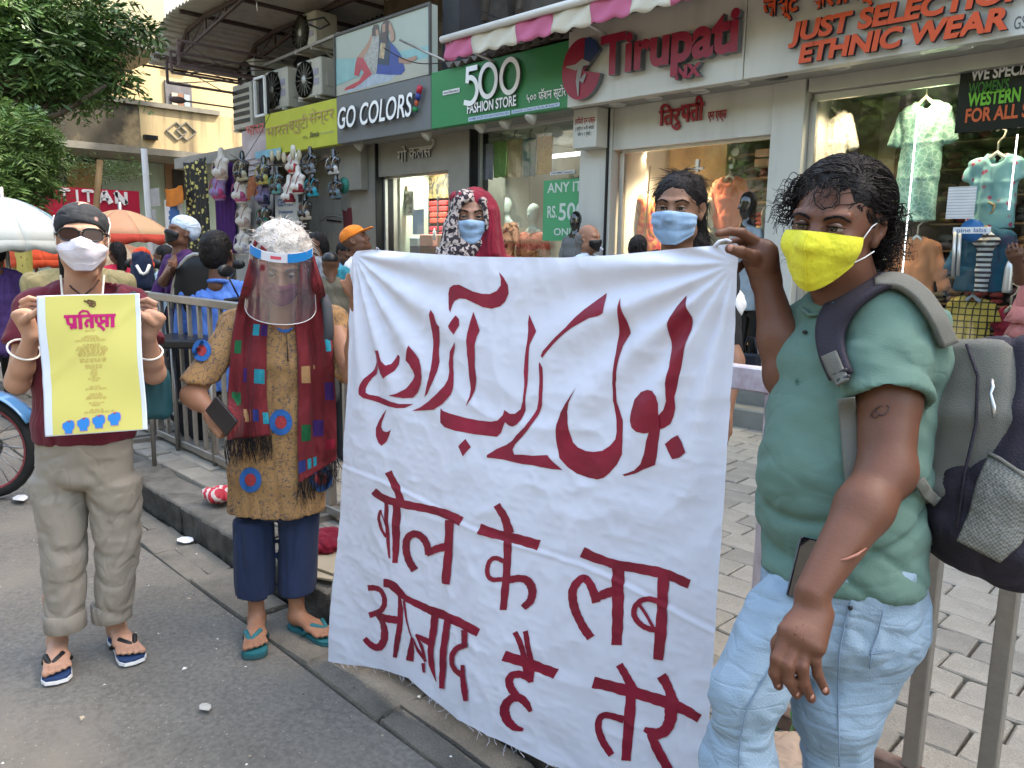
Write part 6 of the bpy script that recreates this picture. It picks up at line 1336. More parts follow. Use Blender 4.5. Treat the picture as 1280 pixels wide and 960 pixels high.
mb=MB();mb.box(V(c[0],c[1],.85),(.9,.5,.03));part('table_top',mb,m_brown,t)
for q in(-1,1):
 for p in(-1,1):mb=MB();mb.b2((c[0]+q*.8-.03,c[1]+p*.4-.03,PZ),(c[0]+q*.8+.03,c[1]+p*.4+.03,.82));part('leg',mb,m_brown,t)
r=random.Random(3)
for k in range(26):mb=MB();mb.sphere(V(c[0]+r.uniform(-.8,.8),c[1]+r.uniform(-.4,.4),.95+r.uniform(0,.18)),(r.uniform(.1,.2),r.uniform(.1,.16),r.uniform(.04,.09)),8);part('cloth_heap',mb,M('heap_%d'%(k%6),[(.5,.06,.04),(.55,.25,.08),(.06,.12,.25),(.3,.04,.15),(.5,.45,.4),(.05,.2,.2)][k%6],.85,.3,12),t)
BTL,BTR=at(447,318,2.42),at(922,310,1.60)
BS=nrm((BTR-BTL)*V(1,1,0));BN=nrm(np.cross(BS,V(0,0,1)));BN=-BN if BN@(CC-BTL)<0 else BN
def bpl(px,py):
 d=ray(px,py);t_=((BTL-CC)@BN)/(d@BN);p=CC+d*t_-BTL;return p@BS,p[2]
def bdisp(s,z):
 0
 s=np.asarray(s,float);z=np.asarray(z,float);L=BTRs
 r1=np.hypot(s,z)+.02;a1=np.arctan2(-z,s+.001);r2=np.hypot(L-s,z)+.02;a2=np.arctan2(-z,L-s+.001)
 d=.010*np.sin(a1*17+.6*np.sin(r1*4))*np.exp(-((r1-.28)/.26)**2)*np.clip(r1*7,0,1)
 d+=.009*np.sin(a2*19+.8*np.sin(r2*5))*np.exp(-((r2-.32)/.30)**2)*np.clip(r2*7,0,1)
 d+=.016*np.sin(s*4.4+z*1.3+.8)+.008*np.sin(s*9.0-z*2.0)*np.clip(-z*1.2,0,1)+.012*np.sin(s*15+z*1.2)*np.clip(-z-.55,0,.6)*np.exp(-s*2.2)
 zc=-.70-.055*s/L*2+.01*np.sin(s*9);d+=.0022*np.exp(-((z-zc)/.006)**2)-.0016*np.exp(-((z-zc-.013)/.008)**2)
 p=np.stack([s,z,s*0],-1);w=np.stack([noise3(p*3+5,41),noise3(p*3+25,42),s*0],-1)*.9
 for f_,am,se in((9,.0026,43),(19,.0014,44),(40,.0006,45)):
  d+=am*(1-2*np.abs(noise3(p*f_+w,se)))
 return d
BTRs=float((BTR-BTL)@BS)
def bpt(s,z,off=0.0):
 s=np.asarray(s,float);z=np.asarray(z,float);d=bdisp(s,z)+off
 return BTL+s[...,None]*BS+z[...,None]*V(0,0,1)+d[...,None]*BN
def edge(pts,n):
 P=np.array([bpl(*p)for p in pts]);L=np.r_[0,np.cumsum(np.linalg.norm(np.diff(P,axis=0),axis=1))];t_=np.linspace(0,L[-1],n);return np.stack([np.interp(t_,L,P[:,0]),np.interp(t_,L,P[:,1])],1)
NU,NV=270,310
T_=edge([(444,322),(449,314),(470,312),(520,316),(600,321),(700,322),(760,319),(830,312),(890,307),(921,304),(926,309)],NU)
B_=edge([(411,826),(440,833),(470,838),(510,848),(545,876),(575,896),(600,905),(650,931),(690,955),(760,990),(877,1046)],NU)
L_=edge([(444,322),(437,400),(430,520),(420,680),(413,760),(411,826)],NV);Rr=edge([(926,309),(923,330),(915,430),(905,560),(893,760),(880,960),(877,1046)],NV)
u=np.linspace(0,1,NU)[None,:,None];v=np.linspace(0,1,NV)[:,None,None]
G=(1-v)*T_[None]+v*B_[None]+(1-u)*L_[:,None]+u*Rr[:,None]-((1-u)*(1-v)*T_[0]+u*(1-v)*T_[-1]+(1-u)*v*B_[0]+u*v*B_[-1])
ban=thing('protest_banner','large white cloth banner hand painted with red Urdu and Hindi lettering','banner',(BTL+BTR)/2-V(0,0,1.4))
m_cloth=M('white_cotton',(.67,.70,.82),.85,.035,2.5,.12,400,sheen=.1,dirt=.06,dirtcol=(.60,.50,.55),dirts=5)
Pb=bpt(G[...,0],G[...,1]);mb=MB();mb.grid(Pb,0,True);part('cloth',mb,m_cloth,ban)
m_paint=M('maroon_paint',(.215,.003,.026),.5,.3,9,.1,60,spec=.45,dirt=.5,dirtcol=(.20,.002,.020),dirts=7)
m_paintu=M('crimson_paint',(.25,.006,.036),.5,.3,8,.1,60,spec=.45,dirt=.6,dirtcol=(.24,.004,.035),dirts=6)
def word(items,m,ox,oy,label,base=0.0):
 0
 bm=bmesh.new();lay=bm.verts.layers.float.new('o')
 for k,it in enumerate(items):
  off=.0012+base+.00022*k
  if it[0]=='P':poly=np.array(it[1],float)
  else:
   pts=np.array(it[1],float);n=max(12,5*len(pts));L=np.r_[0,np.cumsum(np.linalg.norm(np.diff(pts,axis=0),axis=1))];tt=np.linspace(0,L[-1],n)
   x=np.interp(tt,L,pts[:,0]);y=np.interp(tt,L,pts[:,1]);w=np.interp(np.linspace(0,1,n),np.linspace(0,1,len(np.atleast_1d(it[2]))),np.atleast_1d(it[2]).astype(float))
   if len(pts)>2:
    for _ in range(3):x[1:-1]=(x[:-2]+2*x[1:-1]+x[2:])/4;y[1:-1]=(y[:-2]+2*y[1:-1]+y[2:])/4
   q=np.stack([x,y],1);t_=np.gradient(q,axis=0);t_/=np.linalg.norm(t_,axis=1)[:,None];nn=np.stack([-t_[:,1],t_[:,0]],1);g=np.random.default_rng(k+int(ox));jw=w*(1+.05*np.sin(np.arange(n)*1.7+k))
   A_=q+nn*jw[:,None]/2;C_=(q-nn*jw[:,None]/2);P2=[]
   for a in(A_,C_):
    P2.append([bpl(ox+p[0]/6.4,oy+p[1]/6.4)for p in a])
   va=[bm.verts.new((p[0],p[1],0))for p in P2[0]];vc=[bm.verts.new((p[0],p[1],0))for p in P2[1]]
   for vv in va+vc:vv[lay]=off
   for i in range(n-1):
    try:bm.faces.new((va[i],vc[i],vc[i+1],va[i+1]))
    except ValueError:pass
   continue
  vs=[]
  for p in poly:s,z=bpl(ox+p[0]/6.4,oy+p[1]/6.4);vv=bm.verts.new((s,z,0));vv[lay]=off;vs.append(vv)
  bm.faces.new(vs)
 bmesh.ops.triangulate(bm,faces=bm.faces[:],quad_method='BEAUTY',ngon_method='EAR_CLIP')
 c=np.array([tuple(v_.co)[:2]for v_ in bm.verts]);st=.007
 for ax in(0,1):
  for x in np.arange(c[:,ax].min()+st*.5,c[:,ax].max(),st):
   pc=[0,0,0];pc[ax]=x;pn=[0,0,0];pn[ax]=1;bmesh.ops.bisect_plane(bm,geom=bm.verts[:]+bm.edges[:]+bm.faces[:],plane_co=pc,plane_no=pn)
 bm.verts.ensure_lookup_table();co=np.array([tuple(v_.co)[:2]for v_ in bm.verts]);of=np.array([v_[lay]for v_ in bm.verts]);F=[]
 for f in bm.faces:
  ids=[v_.index for v_ in f.verts];F.append(ids)
 bm.verts.index_update()
 F=[[v_.index for v_ in f.verts]for f in bm.faces]
 of[of<.001]=.0014+base
 mbw=MB();mbw.add(bpt(co[:,0],co[:,1],of),F,0,True);o=part('painted_word',mbw,m,ban,label=label);bm.free();return o
sh=lambda pts,dx,dy:[(x+dx*6.4,y+dy*6.4)for x,y in pts]
r4=lambda p:sh(p,0,120);r2=lambda p:sh(p,100,0);r5=lambda p:sh(p,120,130);r3=lambda p:sh(p,240,20);r6=lambda p:sh(p,240,130)
azad=[('P',[(1175,65),(1215,110),(1245,165),(1248,235),(1220,300),(1180,340),(1120,358),(1050,345),(980,310),(920,280),(870,275),(835,295),(820,330),(812,385),(800,360),(790,300),(785,235),(795,190),(825,168),(870,165),(920,190),(980,220),(1050,238),(1110,240),(1160,215),(1190,170),(1192,120)]),('P',[(675,362),(700,400),(720,470),(742,500),(725,600),(712,680),(722,780),(712,860),(690,930),(668,975),(640,1030),(612,1060),(635,980),(655,910),(668,840),(668,700),(670,600),(665,480),(663,400)]),('P',[(855,408),(880,440),(882,490),(865,520),(848,562),(825,530),(806,495),(830,450)]),('P',[(977,382),(1005,450),(1030,530),(1010,580),(995,660),(995,740),(992,820),(1005,900),(1003,940),(990,1010),(965,1080),(932,1140),(955,1060),(960,1000),(950,900),(945,820),(935,720),(935,620),(940,550),(960,460)]),('P',[(850,622),(848,660),(832,740),(828,830),(835,900),(838,975),(820,1040),(760,1110),(690,1158),(600,1165),(512,1170),(580,1140),(650,1090),(720,1030),(770,970),(795,920),(803,860),(798,790),(808,700)]),('P',[(510,645),(545,690),(590,760),(603,830),(605,900),(590,960),(560,1020),(515,1065),(450,1067),(390,1055),(340,1045),(400,1030),(460,995),(515,930),(538,890),(530,840),(500,795),(470,765),(490,710)])]
hai=[('P',[(225,690),(265,685),(290,770),(320,805),(350,795),(372,750),(385,722),(402,735),(400,800),(375,850),(340,880),(303,912),(275,870),(258,820),(250,800),(240,835),(215,875),(180,905),(155,950),(140,990),(142,1025),(165,1042),(240,1060),(330,1085),(420,1112),(520,1115),(460,1145),(400,1145),(300,1125),(200,1095),(120,1065),(85,1040),(82,1005),(100,955),(140,900),(190,840),(230,775),(228,730)]),('P',r4([(312,388),(290,430),(265,490),(260,530),(275,560),(300,570),(325,565),(345,548),(330,590),(300,650),(262,680),(235,655),(215,600),(215,540),(235,490),(270,430)]))]
lab=[('P',r4([(742,378),(760,400),(850,435),(930,460),(1020,480),(1130,490),(1180,480),(1215,440),(1225,398)])+r5([(500,365),(540,365),(580,330),(600,270),(605,150),(598,0)])+r2([(728,860),(740,740),(752,640),(757,550),(750,470),(755,405),(785,470),(818,540),(795,600),(775,650),(765,760),(755,870)])+r5([(627,20),(628,130),(620,250),(618,340),(590,410),(560,450),(525,468),(495,455),(470,430),(455,460),(430,520),(400,548)])+r4([(1000,590),(850,560),(770,530),(738,495)])),('P',r4([(930,625),(972,690),(940,730),(912,765),(895,725),(875,685)]))]
ke=[('P',[((x-440)*6.4,(y-330)*6.4)for x,y in((752.2,366.4),(752.6,378),(751.6,391.4),(745.6,395.3),(734.7,397.7),(725.3,403),(714.4,409.4),(705,416.4),(697.2,423.4),(689.4,431.3),(683,439),(677,447.5),(675,445),(677.5,439.4),(685.3,430),(693.1,421.4),(705.6,409.7),(716.6,397.2),(727.5,386.3),(735,380),(745,372))]),('P',r2([(848,800),(855,785),(870,820)])+r5([(748,0),(748,100),(750,180),(745,300),(720,370),(680,440),(640,500),(590,560),(545,610),(525,650),(540,690),(600,690),(680,700),(800,695),(850,760),(910,818),(840,810),(750,790),(680,775),(600,765),(520,745),(450,728),(330,712),(330,690),(400,645),(480,610),(520,580),(560,530),(620,470),(665,400),(705,330),(722,240),(722,100)]))]
bol=[('P',r3([(592,140),(608,210),(630,310),(652,432),(630,470),(600,530),(585,600),(565,720),(552,830)])+r6([(550,100),(545,200),(548,290),(575,370),(598,430),(603,520),(602,620),(598,700),(560,780),(500,850),(460,885),(410,898),(330,885),(250,850),(180,790),(120,720),(100,640),(92,550),(100,450),(125,360),(160,290),(195,240),(245,155),(208,240),(190,280),(178,350),(185,440),(200,530),(215,600),(250,640),(310,672),(370,680),(440,670),(500,630),(540,580),(550,520),(545,430),(530,350),(520,270),(525,150)])+r3([(525,830),(540,700),(545,600),(545,500),(560,400),(575,300),(582,210)])),('P',r3([(1115,125),(1140,220),(1160,310),(1165,400),(1130,500),(1105,620),(1070,760)])+r6([(1050,120),(1015,240),(1010,330),(995,400),(970,460),(925,490),(895,500),(880,600),(865,720),(850,790),(760,825),(700,855),(620,875),(600,862),(640,850),(690,830),(740,780),(770,700),(790,600),(815,525),(780,530),(720,515),(680,480),(662,430),(668,350),(690,260),(740,200),(800,180),(850,185),(885,225),(900,290),(895,360),(895,385),(930,340),(955,270),(960,130)])+r3([(990,700),(992,580),(978,450),(980,350),(1000,300),(1050,210)])),('P',r6([(1035,548),(1080,600),(1118,680),(1060,725),(990,742),(955,690),(925,622),(980,575)]))]
word(azad,m_paintu,440,330,'Urdu word left of the middle');word(hai,m_paintu,440,330,'leftmost Urdu word');word(lab,m_paintu,440,330,'Urdu word in the middle');word(ke,m_paintu,440,330,'narrow Urdu word right of the middle');word(bol,m_paint,440,330,'rightmost Urdu word')
word([('S',[(195,210),(260,270),(420,310),(600,345),(760,385),(905,450)],[60,62,66,62,66,78]),('S',[(320,55),(390,200),(420,290)],56),('S',[(385,300),(375,500),(362,785)],[68,66,40]),('S',[(295,300),(300,450),(305,600),(320,748)],[36,30,30,12]),('S',[(252,362),(236,430),(250,510),(292,580)],22),('S',[(250,360),(280,430),(295,520)],9),('S',[(810,440),(800,650),(772,950)],[74,68,72]),('S',[(515,845),(470,770),(447,680),(455,600),(490,557),(540,547),(590,582),(625,650),(628,720)],57),('S',[(612,712),(690,672),(780,650)],[50,60,66])],m_paint,440,580,'first word of the upper Hindi line')
word([('S',[(150,250),(260,290),(400,320),(612,388)],[84,72,76,82]),('S',[(293,60),(350,150),(390,290)],[54,62,76]),('S',[(378,300),(378,480),(375,620),(353,892)],[66,60,62,50]),('S',[(350,510),(310,485),(270,480),(235,510),(222,580),(235,630),(270,655),(340,650)],36),('S',[(395,655),(470,642),(520,655),(555,700),(570,760),(555,830),(500,880)],[58,56,60,66,62,60,52])],m_paint,580,620,'second word of the upper Hindi line')
word([('S',[(225,135),(330,190),(480,245),(700,290),(880,322),(1075,400)],[88,70,76,84,80,78]),('S',[(500,250),(495,450),(497,700),(490,890)],[96,92,88,80]),('S',[(295,825),(240,740),(192,640),(162,540),(155,440),(190,372),(240,335),(282,380),(318,470),(335,545)],62),('S',[(305,530),(390,478),(470,455)],[30,76,76]),('S',[(860,330),(850,550),(840,780),(815,1015)],[96,86,92,84]),('S',[(810,540),(740,520),(680,532),(632,580),(620,640),(650,700),(700,745),(760,768),(810,770)],44),('S',[(665,565),(790,765)],24)],m_paint,690,670,'third word of the upper Hindi line')
word([('S',[(262,50),(330,55),(380,112),(440,175),(560,235),(700,290),(860,345),(960,380),(1055,432)],[66,74,46,56,66,72,74,70,72]),('S',[(115,100),(170,95),(230,110),(265,170),(265,230),(230,280),(160,310),(118,322)],46),('S',[(190,300),(238,370),(255,450),(250,520),(210,577),(160,582),(110,545),(80,508)],[60,56,66,70,66,60,50,44]),('S',[(210,320),(300,345),(400,350)],[50,64,60]),('S',[(388,130),(400,250),(395,370),(365,500),(335,655)],[16,44,48,50,34]),('S',[(428,190),(445,330),(482,480)],[20,14,10]),('S',[(488,480),(480,560),(460,680)],[12,50,66]),('S',[(525,460),(590,505),(650,530)],[14,46,60]),('S',[(498,490),(530,580),(600,680)],[10,24,28]),('S',[(528,465),(572,570),(592,655)],[16,26,22]),('S',[(680,300),(665,450),(642,580),(645,700),(686,838)],[58,58,50,44,5]),('S',[(578,692),(584,768)],[32,20]),('S',[(790,340),(775,450),(750,600),(737,890)],[66,62,60,46]),('S',[(945,410),(945,480),(940,548)],58),('S',[(940,532),(870,560),(832,620),(835,690),(872,740),(925,765)],46),('S',[(932,686),(938,800),(955,900),(962,970)],[38,44,58,36])],m_paint,440,720,'first word of the lower Hindi line')
word([('S',[(365,290),(450,325),(560,370),(742,460)],[82,78,80,78]),('S',[(442,110),(490,200),(515,340)],[36,42,40]),('S',[(518,105),(540,200),(560,350)],[38,40,46]),('S',[(545,360),(545,430),(560,515)],[86,84,40]),('S',[(570,500),(490,445),(425,445),(400,490),(415,550),(460,612)],[50,56,60,60,60,50]),('S',[(565,745),(535,680),(490,628),(430,625),(382,670),(367,730),(390,810),(440,865),(505,890)],[28,50,62,64,66,70,66,56,26])],m_paint,580,770,'second word of the lower Hindi line')
word([('S',[(250,285),(350,310),(500,360),(700,420),(900,480),(1000,520),(1098,580)],[90,84,96,88,96,84,70]),('S',[(448,150),(500,240),(550,350)],[58,62,80]),('S',[(538,400),(530,600),(508,918)],[80,84,76]),('S',[(395,870),(330,770),(290,660),(290,582),(330,545),(400,560),(490,590)],[52,54,52,52,52,54,60]),('S',[(778,245),(830,330),(885,460)],[84,72,96]),('S',[(868,500),(862,600),(822,680),(750,712),(650,668)],[110,100,92,84,34]),('S',[(700,700),(760,820),(860,1010)],[60,84,84])],m_paint,700,810,'third word of the lower Hindi line')
mb=MB();r=random.Random(4)
for k in range(70):
 i=r.randrange(0,NU-1);p=Pb[-1,i];q=p+V(r.gauss(0,.012),r.gauss(0,.012),-r.uniform(.004,.022));mb.tube([p,(p+q)/2+V(r.gauss(0,.004),0,0),q],.0006,3,cap=False)
part('frayed_threads',mb,m_cloth,ban,kind='stuff')
mb=MB();mb.tube([at(893,308,1.63),at(899,302,1.63),at(908,300,1.63),at(915,303,1.62)],.004,6);part('string_loop',mb,m_cloth,ban)
for px in(470,545,750):mb=MB();mb.tube([at(px,316,2.38-.0016*(px-447)),at(px+1,309,2.37-.0016*(px-447)),at(px+4,312,2.37-.0016*(px-447))],.0016,4);part('loose_string',mb,m_cloth,ban)
def facing(px,py,yaw=0.,pitch=0.,roll=0.):
 0
 vd=ray(px,py);vd=nrm(vd*V(1,1,0));rt=nrm(np.cross(vd,V(0,0,1)));y,p=R_(yaw),R_(pitch)
 f=(-vd*math.cos(y)-rt*math.sin(y))*math.cos(p)+V(0,0,math.sin(p));return frame(f,roll=R_(roll))
def bnd(pts,m=.1):P=np.array(pts);return P.min(0)-m,P.max(0)+m
skin_m=skin_mat('skin_brown',(.135,.058,.034));
man=thing('person','man in a green t-shirt and yellow mask holding the right end of the banner','person',(*at(1040,730,1.5)[:2],0))
hc=at(1043,283,1.50);HR=facing(1043,283,20,-2,6);hk=.96
s=SDF(hc-.2,hc+V(.2,.2,.2),.0035);head_sdf(s,hc,HR,hk,w=1.04,nose=1.15)
nb=at(1068,392,1.53);s.cap(hc+HR@V(0,-.02,-.06),nb,.060,.064,.03)
hv=s.mesh()
ls,le,lw=at(1112,418,1.44),at(1108,588,1.36),at(1015,742,1.27)
lo,hi=bnd([ls,le,lw,at(985,880,1.22)],.11);s=SDF(lo,hi,.0035)
s.cap(ls,ls*.5+le*.5,.060,.053,.02);s.cap(ls*.5+le*.5,le,.053,.045,.02);m_=le*.68+lw*.32
s.cap(le,m_,.044,.045,.02);s.cap(m_,lw,.045,.0275,.02);s.ell(le+CR*.012+V(0,0,-.005),(.034,.034,.04),None,.02)
s.ecap(at(1019,762,1.265),at(1003,800,1.235),(.031,.022),(.038,.018),CR,.014);s.ecap(at(1001,792,1.242),at(998,814,1.236),(.036,.017),(.035,.013),CR+CU*.1,.010)
def fing(pts,r,k=.004):s.chain([at(*p)for p in pts],r,k)
fing([(981,804,1.238),(971,824,1.232),(968,841,1.236),(973,857,1.246)],[.0108,.0100,.0092,.0078],.004)
fing([(992,810,1.234),(985,832,1.224),(986,851,1.228),(996,868,1.240)],[.0112,.0102,.0093,.0080],.0035)
fing([(1005,811,1.232),(1003,834,1.222),(1005,854,1.226),(1014,873,1.236)],[.0110,.0100,.0091,.0078],.0035)
fing([(1016,806,1.236),(1019,826,1.228),(1022,843,1.230),(1032,864,1.238)],[.0100,.0088,.0080,.0068],.0035)
fing([(990,780,1.262),(975,805,1.272),(973,825,1.275),(978,838,1.278)],[.015,.013,.0115,.009],.01)
for q in(((996,772,1.222),(995,792,1.214),(985,802,1.213)),((995,792,1.214),(1002,797,1.211),(1008,806,1.209)),((1006,770,1.226),(1004,786,1.214))):s.chain([at(*p)for p in q],[.0013]*len(q),.004)
av=s.mesh()
rs,re,rw=at(1030,420,1.62),at(985,470,1.60),at(958,352,1.62)
lo,hi=bnd([rs,re,rw,at(895,300,1.6)],.10);s=SDF(lo,hi,.0035)
s.cap(rs,re,.060,.046,.02);m_=re*.62+rw*.38;s.cap(re,m_,.045,.042,.02);s.cap(m_,rw,.042,.027,.02)
kn=at(948,302,1.61);pw=at(957,340,1.62)
s.ecap(rw,at(950,316,1.615),(.032,.022),(.038,.018),CR+CU*.35,.012);s.ell(at(953,322,1.605),(.034,.026,.038),None,.015)
fing([(944,302,1.60),(927,291,1.595),(912,289,1.59),(898,292,1.585)],[.0115,.0100,.0090,.0078])
fing([(944,306,1.615),(930,300,1.62),(918,303,1.625),(911,309,1.625)],[.0115,.010,.009,.008])
fing([(944,318,1.63),(932,312,1.64),(922,318,1.64),(916,325,1.635)],[.011,.0095,.0085,.0078])
fing([(946,330,1.635),(934,326,1.645),(926,332,1.645),(922,338,1.64)],[.010,.0085,.0078,.007])
fing([(951,328,1.60),(942,321,1.585),(926,315,1.575),(912,311,1.57)],[.0165,.0135,.0118,.0098])
rv=s.mesh()
body=part('body',joinmesh(hv,av,rv),skin_m,man)
m_nail=M('nail',(.42,.22,.17),.3)
mb=MB();mb.sphere(at(913,310,1.5585),(.0055,.0055,.007),10);part('thumb_nail',mb,m_nail,man)
for q in((973,855,1.2385),(996,866,1.2325),(1014,870,1.2285),(1031,862,1.2315)):mb=MB();mb.sphere(at(*q),(.0042,.0042,.0058),10);part('fingernail',mb,m_nail,man)
eyes(man,hc,HR,hk,1.04,skin_m);brows(man,hc,HR,hk,1.04,m_hair,.85,-.0045)
mb=MB();mb.tube([at(1046,701,1.262),at(1058,699,1.259),at(1072,693,1.262),at(1083,685,1.267)],[.001,.0024,.0026,.001],6);part('scar',mb,M('scar',(.30,.13,.09),.4),man)
mb=MB();ink=M('tattoo_ink',(.07,.045,.045),.5)
def sdf_snap(v,pts,push=.0006):
 out=[]
 for p in pts:
  d=nrm(p-CC);t_=(v-CC)@d;o=np.linalg.norm(v-CC-t_[:,None]*d,axis=1);k=np.where(o<.006)[0]
  out.append(CC+d*(t_[k].min()-push)if len(k)else p)
 return out
for q in([(1088,520),(1090,514),(1096,513),(1098,518),(1094,522),(1088,520)],[(1098,518),(1104,519),(1109,515),(1112,509),(1108,506)],[(1094,512),(1098,508),(1104,507)]):mb.tube(sdf_snap(av[0],[at(*p,1.33)for p in q]),.0011,4)
part('tattoo',mb,ink,man)
P=lambda x,y,z:hc+HR@(V(x,y,z)*hk)
s=SDF(hc-.17,hc+V(.17,.17,.17),.004)
s.ell(P(0,-.028,.052),V(.087,.098,.084)*hk,HR,.01);s.ell(P(0,-.065,.0),V(.080,.062,.085)*hk,HR,.02)
s.ell(P(0,.096,.010),V(.066,.075,.058)*hk,HR,.012,'sub')
for q in(-1,1):s.ell(P(q*.086,.035,-.03),V(.03,.055,.05)*hk,HR,.01,'sub');s.ell(P(q*.09,-.004,-.012),V(.028,.028,.045)*hk,HR,.01,'sub')
s.cut(P(0,0,-.075),HR@V(0,.25,-1),.01)
v,f=s.mesh();n=vnormals(v,f);g=(v-hc)@HR;st=noise3(np.stack([g[:,0]*38+6*noise3(g*14,3),g[:,1]*12,g[:,2]*14],1),8);v=v+n*(.0045*(1-2*np.abs(st))+.004*noise3(g*26,4))[:,None]
part('hair',(v,f),m_hair,man)
rt=random.Random(2);roots,dirs=[],[]
for i in np.random.default_rng(1).choice(len(v),2600,replace=False):
 gx=(v[i]-hc)@HR
 if gx[1]>.055 and gx[2]<.095:continue
 roots.append(v[i]);d=HR@V(gx[0]*1.2+.3*noise3(gx*20,2),-.10+gx[1]*.4,-.05-.4*max(0,.06-gx[2])+.02*noise3(gx*30,5));d=d-n[i]*(d@n[i])*.9;dirs.append(nrm(d)+n[i]*.10)
def cling(p,lo_=1.0,hi_=1.07):
 q=(p-hc)@HR/hk-V(0,-.03,.045);e=q/V(.093,.104,.092);r_=np.linalg.norm(e);return hc+HR@((q*np.clip(r_,lo_,hi_)/r_+V(0,-.03,.045))*hk)
hair_strands(man,roots,dirs,1700,.060,.0013,.0045,.05,m_hair,seed=3,wave=11,cling=cling,seg=12)
sel=[i for i in range(len(roots))if((roots[i]-hc)@HR)[2]<.02 and((roots[i]-hc)@HR)[1]<-.035]
hair_strands(man,[roots[i]for i in sel],[dirs[i]*.6-V(0,0,.35)+HR[:,0]*.6*np.sign(((roots[i]-hc)@HR)[0])for i in sel],520,.055,.0012,.0075,.10,m_hair,'hair_curls',5,wave=52,seg=15)
hair_strands(man,[P(.080-.01*i/6,.012+.05*(i%4)/4,.015+.013*i)for i in range(7)],[HR@V(.75,.25,-.45)]*7,80,.042,.0012,.007,.15,m_hair,'temple_curls',7,wave=55,seg=14)
hair_strands(man,[P(-.088,-.045+.003*i,.05-.013*i)for i in range(7)],[HR@V(-.8,-.1,-.35)]*7,80,.040,.0012,.007,.15,m_hair,'temple_curls',8,wave=55,seg=14)
sel=[P(x,.072,.088)for x in np.linspace(-.03,.04,8)]
hair_strands(man,sel,[HR@V(.1,.55,-.5)]*8,26,.05,.0007,.010,.5,m_hair,'forelock',9,wave=18)
fl=[sdf_snap(v_,pts)if False else pts for v_,pts in()]
mb=MB()
for q in([(1040,228),(1046,238),(1047,250),(1040,259),(1030,260),(1023,252)],[(1044,230),(1050,244),(1049,254),(1042,261)],[(1022,236),(1017,244),(1020,256),(1028,262),(1036,260)],[(1035,230),(1038,240),(1034,247),(1029,246)]):
 mb.tube(sdf_snap(hv[0],[at(*p,1.40)for p in q],.004),[.0014]*(len(q)-1)+[.0006],5)
part('forehead_curl',mb,m_hair,man)
m_ymask=M('yellow_mask',(.68,.64,.035),.75,.10,7,.35,90,sheen=.2)
top=lambda u:-.009-.006*abs(u)**1.2;bot=lambda u:-.124+.058*abs(u)**1.5
o,Pm=mask_sheet(man,hv[0],hc,HR,hk,top,bot,lambda v_:.98-.08*v_,m_ymask,.004,.008,ridge=.006,beak=.006,wrk=.0012)
mb=MB();mb.tube(Pm[:,22]+HR[:,1]*.002,.0014,5);mb2=mb;part('mask_seam',mb,m_ymask,man)
mb=MB();mb.tube(np.r_[Pm[0],Pm[:,-1],Pm[-1][::-1],Pm[::-1,0]],.0013,5);part('mask_edge',mb,m_ymask,man)
m_el=M('white_elastic',(.7,.7,.68),.6)
for q,j in((1,-1),(-1,0)):
 strap(man,[Pm[1,j],P(q*.078,.022,.006),P(q*.0865,-.012,.025)],.0013,m_el);strap(man,[Pm[-3,j],P(q*.075,.02,-.052),P(q*.082,-.006,-.040)],.0013,m_el)
m_tee=M('green_tee',(.098,.172,.140),.9,.06,4,.15,350,sheen=.15,crz=.16,crs=3.2,crm=(1,1,1.7))
TD=nrm(-CR*.84-CF*.54*V(1,1,0));TD=nrm(TD*V(1,1,0));TS=np.cross(TD,V(0,0,1))
def TP(px,py,d):return at(px,py,d)
st=[(1070,372,1.54),(1076,400,1.55),(1071,450,1.56),(1061,520,1.55),(1054,590,1.54),(1050,660,1.53),(1048,725,1.52),(1048,775,1.51)]
wd=[(.085,.070),(.165,.100),(.175,.132),(.156,.136),(.152,.142),(.146,.140),(.150,.138),(.150,.138)]
lo,hi=bnd([TP(*q)for q in st]+[ls,le],.26);s=SDF(lo,hi,.0062)
s.echain([TP(*q)for q in st],wd,TS,.03,.45)
s.ell(TP(1008,590,1.53),(.085,.085,.12),None,.06)
s.cap(at(1066,372,1.52),at(1104,398,1.47),.054,.074,.04)
s2=s.like();sle=at(1110,512,1.385);dn=nrm(sle-at(1112,402,1.46));s2.cap(at(1104,404,1.46),at(1107,450,1.43),.073,.072,.03);s2.ecap(at(1107,450,1.43),sle,(.072,.068),(.077,.075),CR,.02,capr=.3)
s2.cut(at(1110,502,1.385),dn+CR*.10);s2.cap(sle-dn*.0,sle+dn*.10,.066,.066,.004,'sub');s.merge(s2,.012)
s2=s.like();sleR=at(1005,452,1.60);s2.cap(at(1052,385,1.58),at(1040,410,1.62),.06,.066,.04);s2.cap(at(1040,410,1.62),sleR,.066,.060,.03);s.merge(s2,.03)
s.ell(at(1058,352,1.52),(.078,.078,.062),frame(TD+V(0,0,.4)),.01,'sub')
hem=TP(1052,712,1.52);s.cut(hem,V(0,0,-1)+TD*.03,.004)
v,f=s.mesh();v=relax(v,f,1)
g=np.stack([(v-hem)@TS,(v-hem)@TD,v[:,2]-hem[2]],1)
n=vnormals(v,f);h_=g[:,2]
cz_=lambda q,w:.3-np.exp(-(q/w)**2)
fold=.013*cz_(noise3(np.stack([g[:,0]*3,g[:,1]*3.0,h_*14+g[:,1]*6],1),12),.2)*np.clip(1.1-h_*2.6,0.15,1)+.006*cz_(noise3(np.stack([g[:,0]*5,g[:,1]*5,h_*11-g[:,1]*7],1),15),.18)+.0018*(1-2*np.abs(noise3(g*28,16)))
v=v+n*fold[:,None];v=v+TD*(.012*np.clip(.10-h_,0,.1)/.1*noise3(g*V(9,9,3),17))[:,None]
tee_v=v;part('t_shirt',(v,f),m_tee,man)
